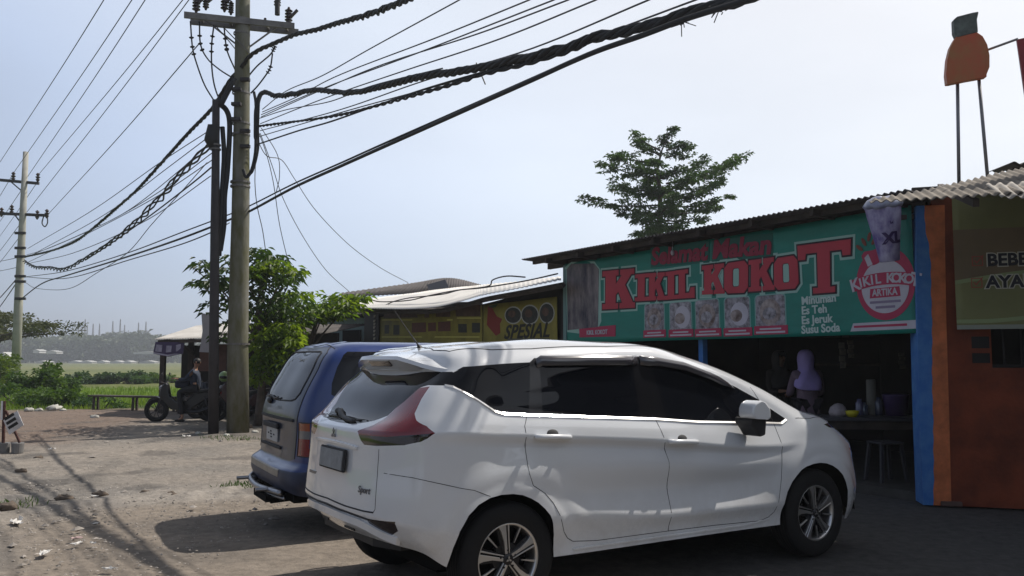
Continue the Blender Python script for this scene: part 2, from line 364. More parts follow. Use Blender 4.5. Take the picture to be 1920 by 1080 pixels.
VR = [[(x, y * 1.09, z) for x, y, z in r] for r in VR]
# ------------------------------------------------------------ vehicle materials
M_white = mat('white_paint', (.70, .715, .735), .16, spec=.5, coat=1.)
def add_dust(m):
    n = m.node_tree; b = n.nodes['Principled BSDF']; tc = n.nodes.new('ShaderNodeTexCoord'); sp = n.nodes.new('ShaderNodeSeparateXYZ'); n.links.new(tc.outputs['Object'], sp.inputs[0])
    t = n.nodes.new('ShaderNodeTexNoise'); t.inputs['Scale'].default_value = 5; t.inputs['Detail'].default_value = 8; t.inputs['Roughness'].default_value = .7; n.links.new(tc.outputs['Object'], t.inputs['Vector'])
    r = n.nodes.new('ShaderNodeMapRange'); r.inputs[1].default_value = .75; r.inputs[2].default_value = .30; r.inputs[3].default_value = 0; r.inputs[4].default_value = .55; n.links.new(sp.outputs['Z'], r.inputs[0])
    q = n.nodes.new('ShaderNodeMapRange'); q.inputs[1].default_value = .35; q.inputs[2].default_value = .75; n.links.new(t.outputs['Fac'], q.inputs[0])
    k = n.nodes.new('ShaderNodeMath'); k.operation = 'MULTIPLY'; n.links.new(r.outputs[0], k.inputs[0]); n.links.new(q.outputs[0], k.inputs[1])
    mx = n.nodes.new('ShaderNodeMix'); mx.data_type = 'RGBA'; mx.inputs[6].default_value = b.inputs['Base Color'].default_value; mx.inputs[7].default_value = (.30, .265, .22, 1); n.links.new(k.outputs[0], mx.inputs[0]); n.links.new(mx.outputs[2], b.inputs['Base Color'])
    a = n.nodes.new('ShaderNodeMath'); a.operation = 'MULTIPLY_ADD'; a.inputs[1].default_value = .8; a.inputs[2].default_value = b.inputs['Roughness'].default_value; n.links.new(k.outputs[0], a.inputs[0]); n.links.new(a.outputs[0], b.inputs['Roughness'])
add_dust(M_white)
M_blue = mat('blue_paint', (.008, .030, .145), .30, coat=.45)
M_trim = mat('gloss_black_trim', (.010, .010, .012), .14, spec=.5)
M_glass = mat('dark_glass', (.006, .007, .010), .02, spec=.26)
M_seam = mat('seam_rubber', (.03, .03, .032), .8)
M_chrome = mat('chrome', (.90, .89, .88), .22, 1.)
M_black = mat('black_plastic', (.016, .016, .018), .55, bump=.1, bscale=90)
M_tyre = mat('tyre_rubber', (.014, .014, .015), .8, spec=.25, bump=.15, bscale=60)
M_alloy = mat('machined_alloy', (.62, .61, .60), .28, .9)
M_alloyd = mat('dark_alloy', (.03, .03, .033), .35, .6)
M_red = mat('red_lens', (.17, .003, .008), .08, coat=1.)
M_redd = mat('smoked_lens', (.02, .012, .014), .07, coat=1.)
M_lens = mat('clear_lens', (.13, .13, .14), .12, coat=1.)
M_amber = mat('amber_lens', (.26, .05, .01), .12, coat=1.)
M_plate = mat('number_plate', (.20, .215, .235), .45, var=.25, vscale=16)
M_platew = mat('number_plate_white', (.42, .42, .42), .5, var=.1, vscale=14)
M_visor = mat('smoked_visor', (.05, .047, .055), .1, coat=1.)
M_badge = mat('badge_metal', (.20, .21, .24), .25, .8)
M_well = mat('wheel_well', (.006, .006, .006), .95, spec=.1)

def wheel(parent, x, y, z, r, rim, side, style):
    """side -1: outer face towards -Y"""
    T = Matrix.Translation((x, y, z)) @ Matrix.Rotation(math.pi / 2 * (1 if side < 0 else -1), 4, 'X')   # local +Z = outwards
    wd = .20
    root = obj('wheel', [], [], None, parent)
    b = MB(); n = 56
    prof = [(rim, -wd), (rim + .03, -wd - .004), (r - .02, -wd + .002), (r - .004, -wd + .018), (r, -wd + .04)]
    for i in range(5):
        zc = -wd + .05 + i * (wd - .09) / 4
        prof += [(r, zc - .008), (r - .007, zc - .004), (r - .007, zc + .002), (r, zc + .006)]
    prof += [(r - .003, -.022), (r - .018, -.004), (r - .045, .006), (rim + .035, .004), (rim + .012, -.002), (rim, -.006)]
    b.lathe(prof, n, T, cap=False); b.build('tyre', M_tyre, root, smooth=True)
    c = MB(); c.lathe([(rim + .002, -wd), (rim - .014, -wd + .02), (rim - .02, -.05), (rim - .012, -.016), (rim, -.004), (rim + .003, -.008), (rim + .003, -.03)], n, T, cap=False)
    c.build('rim_lip', M_alloy if style == 'sport' else M_alloyd, root, smooth=True)
    d = MB(); d.lathe([(0.001, -.11), (rim * .96, -.11), (rim * .97, -.12)], 32, T, cap=False)
    d.lathe([(.001, -.085), (.075, -.085), (.08, -.10)], 24, T, cap=False)
    d.build('brake', M_well, root)
    e = MB(); g = MB()
    if style == 'sport':
        for k in range(5):
            a = math.pi / 2 + k * 2 * math.pi / 5 + .05
            RT = T @ Matrix.Rotation(a, 4, 'Z')
            e.prism([(.03, -.001), (.03, .018), (rim * .5, .022), (rim * .78, .038), (rim * .975, .060), (rim * .985, .004)], -.012, RT, -.03)
            e.prism([(.03, -.010), (.03, -.016), (rim * .6, -.017), (rim * .98, -.020), (rim * .98, -.009)], -.013, RT, -.03)
            R2 = T @ Matrix.Rotation(a + .72, 4, 'Z'); e.prism([(rim * .48, -.003), (rim * .48, .003), (rim * .975, .007), (rim * .975, -.007)], -.018, R2, -.035)
            g.prism([(.03, -.022), (.03, .026), (rim * .97, .066), (rim * .97, -.030)], -.031, RT, -.07)
            pass
            g.prism([(.02, -.03), (.02, .03), (rim * .45, .02), (rim * .45, -.02)], -.034, T @ Matrix.Rotation(a + math.pi / 5, 4, 'Z'), -.07)
            g.lathe([(.007, -.03), (.007, -.012), (.004, -.010)], 8, RT @ Matrix.Translation((.052, .0, 0)) @ Matrix.Rotation(.0, 4, 'Z'))
        e.build('spoke_faces', M_alloy, root, bevel=.002, seg=1)
        g.build('spoke_backs', M_alloyd, root)
        h = MB(); h.lathe([(.034, -.03), (.034, -.012), (.03, -.006), (.0005, -.004)], 20, T, cap=False); h.build('centre_cap', M_alloyd, root, smooth=True)
        q = MB()
        for k in range(3):
            R3 = T @ Matrix.Rotation(math.pi / 2 + k * 2 * math.pi / 3, 4, 'Z')
            q.prism([(0, 0), (.010, .006), (.021, 0), (.010, -.006)], -.001, R3, -.006)
        q.build('wheel_emblem', M_alloy, root)
    else:
        e.lathe([(.001, -.03), (.05, -.028), (.07, -.05), (rim * .8, -.04), (rim * .97, -.06)], 32, T, cap=False)
        for k in range(8):
            RT = T @ Matrix.Rotation(k * math.pi / 4, 4, 'Z'); g.prism([(rim * .5, -.012), (rim * .5, .012), (rim * .75, .018), (rim * .75, -.018)], -.035, RT, -.05)
        e.build('spoke_faces', M_alloy, root, smooth=True); g.build('spoke_slots', M_well, root)
    return root
def ribbon(bv, pts, ax, wid, thk, name, m, parent, off=.001, step=.03, top=.7):
    """a raised strip that follows a curve on the shell"""
    P = on_shell(bv, dense(pts, step), ax, 0)
    out = {'R': Vector((0, -1, 0)), 'L': Vector((0, 1, 0)), 'B': Vector((-1, 0, 0)), 'F': Vector((1, 0, 0)), 'T': Vector((0, 0, 1))}[ax]
    V = []; n = len(P)
    for i, p in enumerate(P):
        t = (P[min(i + 1, n - 1)] - P[max(i - 1, 0)]).normalized(); s = t.cross(out).normalized() * wid / 2
        o1 = out * (thk + off); o0 = out * -.004
        V += [p - s + o0, p - s * top + o1, p + s * .7 + o1, p + s + o0]
    F = [(4 * i + k, 4 * i + k + 1, 4 * i + k + 5, 4 * i + k + 4) for i in range(n - 1) for k in range(3)]
    F += [(0, 3, 2, 1), (4 * n - 4, 4 * n - 3, 4 * n - 2, 4 * n - 1)]
    return obj(name, V, F, m, parent, False)
def seam(bv, curves, name, parent, r=.0024, m=None):
    b = MB()
    for ax, pts in curves:
        P = on_shell(bv, dense(pts, .03), ax, -.0006)
        if len(P) > 1: b.tube(P, r, 5)
    return b.build(name, m or M_seam, parent)
def mirx(P): return [(-a, b) for a, b in P]

# ------------------------------------------------------------ white people carrier
def build_white_car():
    root = empty('people_carrier', (-.463, 5.725, -.02), R_(32.4), 'white people carrier with tinted windows parked in front, nearest the camera', 'car')
    bm = loft(CR, NSEG, NVC, (2, 5, 6), car_disp); ref = shell_ref(bm); bv = ref[0]
    side = lambda c, n: abs(c.y) > .5 and abs(n.y) > .12
    rear = lambda c, n: c.x < -.2 and n.x < .1
    front = lambda c, n: c.x > 1.4 and n.x > .15
    arch = lambda wx: [(wx + .372 * math.cos(a), .352 + .372 * math.sin(a)) for a in [math.pi * k / 26 for k in range(27)]] + [(wx - .372, .1), (wx + .372, .1)]
    archr = [(-.405, .1), (-.402, .36), (-.385, .46), (-.355, .55), (-.30, .634), (-.235, .687), (-.158, .718), (-.08, .728), (0, .726), (.07, .713), (.13, .688), (.18, .66), (.225, .622), (.262, .58), (.285, .53), (.303, .46), (.308, .40), (.308, .1)]
    archf = [(x * .99 + 2.70, z) for x, z in [(-.395, .1), (-.39, .32), (-.37, .42), (-.32, .54), (-.265, .61), (-.21, .655), (-.16, .69), (-.11, .71), (-.03, .725), (.05, .728), (.13, .718), (.2, .697), (.26, .665), (.315, .62), (.352, .565), (.38, .50), (.395, .42), (.398, .34), (.40, .1)]]
    belt = [(-.37, 1.353), (-.331, 1.345), (-.202, 1.272), (-.092, 1.202), (-.042, 1.186), (.127, 1.173), (.74, 1.136), (1.156, 1.111), (1.542, 1.077), (2.272, 1.04), (2.428, 1.03), (2.49, 1.06)]
    top = [(2.319, 1.16), (2.24, 1.213), (2.047, 1.297), (1.744, 1.409), (1.504, 1.477), (1.276, 1.515), (1.086, 1.525), (.827, 1.526), (.26, 1.512), (.218, 1.486), (.053, 1.479), (-.239, 1.46), (-.287, 1.435), (-.298, 1.431)]
    quarter = [(-.60, 1.353)] + belt[:5] + [(.10, 1.175), (.148, 1.19), (.215, 1.484), (.053, 1.479), (-.239, 1.46), (-.287, 1.435), (-.298, 1.431), (-.60, 1.425)]
    rwin = [(.249, 1.178), (.74, 1.146), (1.03, 1.128), (1.025, 1.522), (.827, 1.522), (.285, 1.508)]
    fwin = [(1.264, 1.112), (1.542, 1.087), (2.20, 1.052), (2.20, 1.215), (2.047, 1.287), (1.744, 1.399), (1.504, 1.467), (1.276, 1.505), (1.193, 1.510)]
    dlo = [(-.60, 1.353)] + belt + top + [(-.60, 1.425)]
    lampr = [(.626, 1.345), (.561, 1.336), (.544, 1.30), (.517, 1.256), (.475, 1.215), (.462, 1.164), (.441, 1.121), (.336, 1.082), (.383, 1.032), (.424, 1.009), (.55, 1.012), (.663, 1.021), (.728, 1.026), (.791, 1.046), (.808, 1.064), (.826, 1.093), (.79, 1.132), (.735, 1.160), (.688, 1.197), (.655, 1.275), (.64, 1.345)]
    lampd = [(.30, 1.062), (.388, 1.062), (.632, 1.068), (.78, 1.088), (.90, 1.094), (.90, .9), (.30, .9)]
    # a lower, smoked half of the lamp
    low = [(.352, 1.062), (.632, 1.068), (.78, 1.086), (.823, 1.091), (.808, 1.064), (.791, 1.046), (.728, 1.026), (.663, 1.021), (.55, 1.012), (.424, 1.009), (.383, 1.032)]
    rg = [(0, 1.402), (.13, 1.403), (.30, 1.412), (.426, 1.428), (.50, 1.428), (.60, 1.42), (.615, 1.353), (.585, 1.345), (.561, 1.336), (.544, 1.30), (.517, 1.256), (.475, 1.215), (.462, 1.175), (.38, 1.142), (.28, 1.122), (.17, 1.114), (0, 1.111)]
    rglass = rg + mirx(rg[::-1][:-1])[:-1] if False else rg + [(-a, b) for a, b in rg[::-1] if a > 0]
    tg = [(.575, 1.10), (.573, .90), (.578, .80), (.585, .70), (.588, .665), (.575, .645), (.473, .642), (.28, .644), (0, .652)]
    tailgate = [(a, b) for a, b in tg] + [(-a, b) for a, b in tg[::-1] if a > 0] + [(-.575, 1.26), (.575, 1.26)]
    refl = [(.500, .604), (.719, .610), (.712, .556), (.660, .528), (.595, .522), (.545, .533), (.52, .566)]
    bump = [(-.157, .726), (-.261, .768), (-.338, .784), (-.596, .851), (-.70, .866), (-1, .866), (-1, .1), (.1, .1), (.1, .726)]
    rdoor = [(.127, 1.19), (.097, 1.11), (.103, .98), (.110, .88), (.118, .83), (.145, .762), (.231, .71), (.288, .649), (.33, .577), (.376, .468), (.41, .425), (.455, .400), (.643, .384), (1.236, .378), (1.246, .593), (1.232, .827), (1.21, .92), (1.176, 1.031), (1.150, 1.13), (1.19, 1.6), (.22, 1.6)]
    fdoor = [(1.150, 1.13), (1.176, 1.031), (1.21, .92), (1.232, .827), (1.246, .593), (1.236, .378), (1.676, .371), (2.109, .357), (2.20, .375), (2.254, .407), (2.289, .478), (2.333, .64), (2.364, .866), (2.345, 1.01), (2.335, 1.06), (2.2, 1.3), (1.19, 1.6)]
    ws = [(.63, 1.115), (.60, 1.30), (.55, 1.47), (.40, 1.495), (.2, 1.508), (0, 1.51)]
    wsh = ws + [(-a, b) for a, b in ws[::-1] if a > 0] + [(-.4, 1.125), (0, 1.135), (.4, 1.125)]
    hl = [(2.94, 1.0), (3.05, 1.008), (3.3, .985), (3.5, .93), (3.5, .885), (3.3, .915), (3.12, .962), (3.0, .975)]
    gr = [(-.50, .84), (.50, .84), (.42, .62), (.50, .34), (-.50, .34), (-.42, .62)]
    hl2 = [(.52, .80), (.76, .80), (.74, .60), (.60, .55), (.50, .62)]
    regs = [(9, archr, 'side', side), (9, archf, 'side', lambda c, n: abs(c.y) > .4)]
    for s in (1, -1):
        regs += [(3, [(a * s, b) for a, b in low], 'end', rear), (2, [(a * s, b) for a, b in lampr], 'end', rear)]
    regs += [(4, rglass, 'end', lambda c, n: c.x < -.2 and n.x < .1 and c.z > 1.09)]
    regs += [(5, quarter, 'side', lambda c, n: abs(c.y) > .45 and c.z > 1.16), (6, rwin, 'side', side), (7, fwin, 'side', side), (8, dlo, 'side', lambda c, n: abs(c.y) > .45 and c.z > 1.0)]
    for s in (1, -1): regs += [(10, [(a * s, b) for a, b in refl], 'end', rear), (16, [(a * s, b) for a, b in hl2], 'end', front)]
    regs += [(11, tailgate, 'end', lambda c, n: c.x < -.55 and n.x < 0), (12, bump, 'side', lambda c, n: c.x < .1),
             (13, rdoor, 'side', side), (14, fdoor, 'side', side), (15, wsh, 'end', lambda c, n: c.x > 1.4 and c.z > 1.1),
             (16, hl, 'side', lambda c, n: c.x > 2.9), (17, gr, 'end', front)]
    lay = cut_regions(bm, regs)
    S = lambda test, name, m, par=root: split_out(bm, lay, test, name, m, par, ref)
    body = S(lambda r, c: r == 0, 'body', M_white)
    for s in (-1, 1):
        for i in (2,): lp = S(lambda r, c: r == 2 and c.y * s > 0, 'tail_lamp', M_red); S(lambda r, c: r == 3 and c.y * s > 0, 'reversing_lens', M_redd, lp)
        S(lambda r, c: r == 5 and c.y * s > 0, 'quarter_window', M_glass)
        rd = S(lambda r, c: r == 13 and c.y * s > 0, 'rear_door', M_white); S(lambda r, c: r == 6 and c.y * s > 0, 'door_window', M_glass, rd)
        fd = S(lambda r, c: r == 14 and c.y * s > 0, 'front_door', M_white); S(lambda r, c: r == 7 and c.y * s > 0, 'door_window', M_glass, fd)
        S(lambda r, c: r == 8 and c.y * s > 0, 'window_surround', M_trim)
        S(lambda r, c: r == 16 and c.y * s > 0, 'headlamp', M_redd)
        # handles with their dark cups
        ax = 'R' if s < 0 else 'L'
        for (hx, hz, par) in ((.29, 1.040, rd), (1.352, .957, fd)):
            p = on_shell(bv, [(hx, hz)], ax)[0]; y = p.y
            b = MB(); pts = catmull([(hx - .125, y + s * -.004, hz + .004), (hx - .10, y + s * .024, hz + .004), (hx, y + s * .034, hz + .001), (hx + .10, y + s * .024, hz - .006), (hx + .125, y - s * .004, hz - .008)], 5)
            b.tube(pts, [.009] + [.017] * (len(pts) - 2) + [.009], 8); b.build('door_handle', M_white, par, smooth=True)
            c = MB(); c.sphere((hx, y - s * .022, hz + .012), (.058, .028, .034), 16, 10); c.build('handle_cup', M_seam, par, smooth=True)
        # mirror
        mr = MB(); mp = [(1.865, 1.165), (1.885, 1.20), (1.94, 1.222), (2.00, 1.205), (2.04, 1.165), (2.045, 1.10), (2.02, 1.085), (1.88, 1.095), (1.86, 1.12)]
        T = Matrix(((1, 0, 0, 0), (0, 0, s, 0), (0, 1, 0, 0), (0, 0, 0, 1)))
        mr.prism(mp, 1.025, T, .885); mr.build('wing_mirror', M_white, root, bevel=.03, seg=4, auto=50)
        ml = MB(); ml.prism([(1.875, 1.10), (2.045, 1.09), (2.04, 1.05), (2.03, .975), (1.96, .965), (1.92, 1.02), (1.88, 1.06)], .99, T, .83)
        ml.build('mirror_arm', M_black, root, bevel=.02, seg=3)
        # chrome belt strip, rain visors, shut lines
        ribbon(bv, belt[:-1] + [(2.49, 1.056)], ax, .017, .008, 'chrome_strip', M_chrome, root, top=-.5 if s < 0 else .7)
        for nm, path in (('rain_visor', [(.258, 1.478), (.30, 1.497), (.60, 1.499), (.9, 1.499), (1.075, 1.497)]), ('rain_visor', [(1.10, 1.497), (1.25, 1.492), (1.5, 1.457), (1.75, 1.386), (2.0, 1.295)])):
            P = on_shell(bv, dense(path, .04), ax, 0); V = []; n = len(P)
            for i, p in enumerate(P):
                k = min(1, i / 2, (n - 1 - i) / 2 + (0 if nm else 0)); e = .012 + .026 * min(1, k); h = .032 if i < n - 4 or path[0][0] < 1 else .032 * (n - i) / 5
                V += [p + Vector((0, s * .002, h)), p + Vector((0, s * e * .7, h * .75)), p + Vector((0, s * e, 0)), p + Vector((0, s * e * 1.05, -h)), p + Vector((0, s * e * .9, -h)), p + Vector((0, 0, h - .004))]
            F = [(6 * i + a, 6 * i + (a + 1) % 6, 6 * i + 6 + (a + 1) % 6, 6 * i + 6 + a) for i in range(n - 1) for a in range(6)] + [tuple(range(5, -1, -1)), tuple(range(6 * n - 6, 6 * n))]
            obj(nm, V, F, M_visor, root, True)
        seam(bv, [(ax, [(.127, 1.165)] + rdoor[1:14]), (ax, rdoor[13:19] + [(1.152, 1.105)]), (ax, fdoor[5:16])], 'door_gap', root)
        seam(bv, [(ax, [(2.345, 1.01), (2.43, .955), (2.66, 1.06), (2.80, 1.06)])][:0] + [('T', [(-.16, 0), (-.222, s * .2), (-.28, s * .40), (-.25, s * .555), (0, s * .625), (.275, s * .655), (.873, s * .658), (1.3, s * .62), (1.60, s * .56)])], 'roof_gap', root, .004)
        seam(bv, [(ax, bump[:5]), ('B', [(s * .575, .995), (s * .573, .90), (s * .578, .80), (s * .585, .70), (s * .588, .665), (s * .575, .645)])], 'body_gap', root)
        seam(bv, [('T', [(3.2, s * .55), (3.02, s * .70), (2.80, s * .755), (2.60, s * .775)])], 'bonnet_gap', root, .003)
        S(lambda r, c: r == 10 and c.y * s > 0, 'bumper_reflector', M_redd)
    S(lambda r, c: r == 4, 'rear_window', M_glass); tgo = S(lambda r, c: r == 11, 'tailgate', M_white); bp = S(lambda r, c: r == 12, 'rear_bumper', M_white)
    S(lambda r, c: r == 15, 'windscreen', M_glass); S(lambda r, c: r == 17, 'grille', M_trim)
    seam(bv, [('B', [(a, b) for a, b in tg[5:]] + [(-a, b) for a, b in tg[5:][::-1] if a > 0])], 'tailgate_gap', tgo, .005)
    # dark slot above the bumper guard, guard recesses, lower diffuser
    ribbon(bv, [(-.52, .600), (-.30, .612), (0, .618), (.30, .612), (.52, .600)], 'B', .016, .003, 'bumper_slot', M_seam, bp)
    ribbon(bv, [(-.68, .495), (-.60, .520), (-.50, .555), (-.42, .570), (-.2, .580), (0, .583), (.2, .580), (.42, .570), (.50, .555), (.60, .520), (.68, .495)], 'B', .058, .022, 'bumper_guard', M_white, bp)
    for s in (-1, 1): ribbon(bv, [(s * .14, .505), (s * .20, .506), (s * .27, .504)], 'B', .03, .004, 'bumper_vent', M_black, bp)
    b = MB(); b.prism([(-.35, -.60), (.0, -.66), (2.9, -.66), (3.3, -.4), (3.3, .4), (2.9, .66), (0, .66), (-.35, .60)], .50, None, .27); b.build('underbody', M_well, root)
    b = MB(); b.prism([(-.665, -.40), (-.58, -.60), (-.3, -.60), (-.3, .60), (-.58, .60), (-.665, .40)], .48, None, .42); b.build('rear_valance', M_black, root)
    # inside filler so that the wheel arches read deep
    for wx in (0, 2.81):
        for s in (-1, 1):
            b = MB(); n = 20; V = []
            for k in range(n + 1):
                a = math.pi * k / n; x = wx - (.10 if wx > 1 else .04) * 0 + .43 * math.cos(a); z = .33 + .43 * math.sin(a)
                V += [(x, s * .80, z), (x, s * .45, z)]
            b.add(V, [(2 * k, 2 * k + 1, 2 * k + 3, 2 * k + 2) for k in range(n)]); b.add([v for v in V if abs(v[1]) < .5] , [tuple(range(n + 1))])
            b.build('arch_liner', M_well, root)
    # spoiler
    ys = [-.70, -.66, -.58, -.50, -.40, -.28, -.14, 0, .14, .28, .40, .50, .58, .66, .70]; V = []
    for y in ys:
        q = abs(y); f = sstep(.25, .72, q)
        xr = -.47 + .20 * max(0, (q - .25) / .45) ** 1.7; zt = 1.525 - .085 * f ** .9; zb = 1.435 - .012 * f; xf = -.16 if q < .6 else -.16
        zf = 1.585 - .14 * (q / .7) ** 2.2 if q < .69 else 1.43
        V += [(xf, y * .94, zf - .02), (-.30, y * .985, 1.553 - .125 * (q / .7) ** 2.6), (xr - .0, y, zt), (xr - .008, y, zt - .022), (xr + .045, y, zb + .012), (xr + .06, y, zb), (-.26, y * .97, zb)]
    n = len(ys); F = [(7 * i + a, 7 * i + a + 7, 7 * i + (a + 1) % 7 + 7, 7 * i + (a + 1) % 7) for i in range(n - 1) for a in range(7)] + [tuple(range(7)), tuple(range(7 * n - 1, 7 * n - 8, -1))]
    sp = obj('roof_spoiler', V, F, M_white, root); sp.data.polygons.foreach_set('use_smooth', [True] * len(F)); sp.data.set_sharp_from_angle(angle=R_(38))
    b = MB(); b.box((-.452, 0, 1.484), (.03, .32, .046), ry=R_(-34)); b.build('brake_lamp', M_redd, sp, bevel=.006)
    # plate, emblem, badges, wiper, aerial
    pl = MB(); pl.box((-.787, -.05, .900), (.02, .40, .135), ry=R_(5)); pf = pl.build('number_plate', M_seam, root, bevel=.006)
    pl = MB(); pl.box((-.799, -.05, .901), (.006, .375, .112), ry=R_(5)); pl.build('plate_face', M_plate, pf)
    # shallow housing round the plate
    ribbon(bv, [(-.36, .985), (-.2, .995), (0, .998), (.2, .995), (.36, .985)], 'B', .02, .012, 'plate_lip', M_white, tgo)
    q = MB(); ex = on_shell(bv, [(0, 1.045)], 'B')[0].x
    Tm = Matrix.Translation((ex - .004, -.01, 1.045)) @ Matrix(((0, 0, -1, 0), (-1, 0, 0, 0), (0, 1, 0, 0), (0, 0, 0, 1)))
    for k in range(3): q.prism([(0, 0), (.019, .011), (.038, 0), (.019, -.011)], .006, Tm @ Matrix.Rotation(math.pi / 2 + k * 2 * math.pi / 3, 4, 'Z'), 0)
    q.build('emblem', M_badge, tgo)
    def rear_text(s, y, z, size, bold, shear=0):
        x = on_shell(bv, [(y, z)], 'B')[0].x; x2 = on_shell(bv, [(y - .06, z)], 'B')[0].x; a = math.atan2(x2 - x, .06)
        Tm = Matrix.Translation((x - .003, y, z)) @ Matrix.Rotation(a, 4, 'Z') @ Matrix(((0, 0, -1, 0), (-1, 0, 0, 0), (0, 1, 0, 0), (0, 0, 0, 1)))
        text_mb(s, size, .004, 'CENTER', bold, Tm, shear).build('badge', M_badge, tgo)
    rear_text('Sport', -.47, .757, .055, .0006, .25)
    bb = MB(); bx = on_shell(bv, [(.33, .775)], 'B')[0].x; bb.box((bx - .003, .33, .775), (.006, .15, .018)); bb.build('badge', M_badge, tgo)
    wv = [(.27, 1.165), (.20, 1.170), (.10, 1.150), (-.05, 1.135), (-.22, 1.128)]
    P = on_shell(bv, dense(wv, .04), 'B', .016); b = MB(); b.tube(P, [.010] + [.022] * 3 + [.016] * (len(P) - 5) + [.008], 6); b.sphere((P[1].x, .24, 1.168), (.02, .05, .022), 10, 6)
    b.build('rear_wiper', M_black, root, smooth=True)
    b = MB(); b.tube([(-.175, 0, 1.575), (-.19, 0, 1.60)], [.022, .009], 8); b.tube([(-.19, 0, 1.60), (-.27, 0, 1.70), (-.37, 0, 1.83)], [.0055, .004, .0025], 6); b.build('roof_aerial', M_black, root)
    # side skirt lip under the doors
    for s in (-1, 1):
        ax = 'R' if s < 0 else 'L'
        ribbon(bv, [(.45, .352), (.8, .350), (1.4, .345), (1.95, .340), (2.2, .36)], ax, .016, .006, 'side_skirt', M_white, root)
        for wx in (0, 2.81): wheel(root, wx - (0 if wx < 1 else .045), s * (.835 if wx < 1 else .815), .346 if wx < 1 else .346, .326, .205, s, 'sport')
    bm.free(); return root

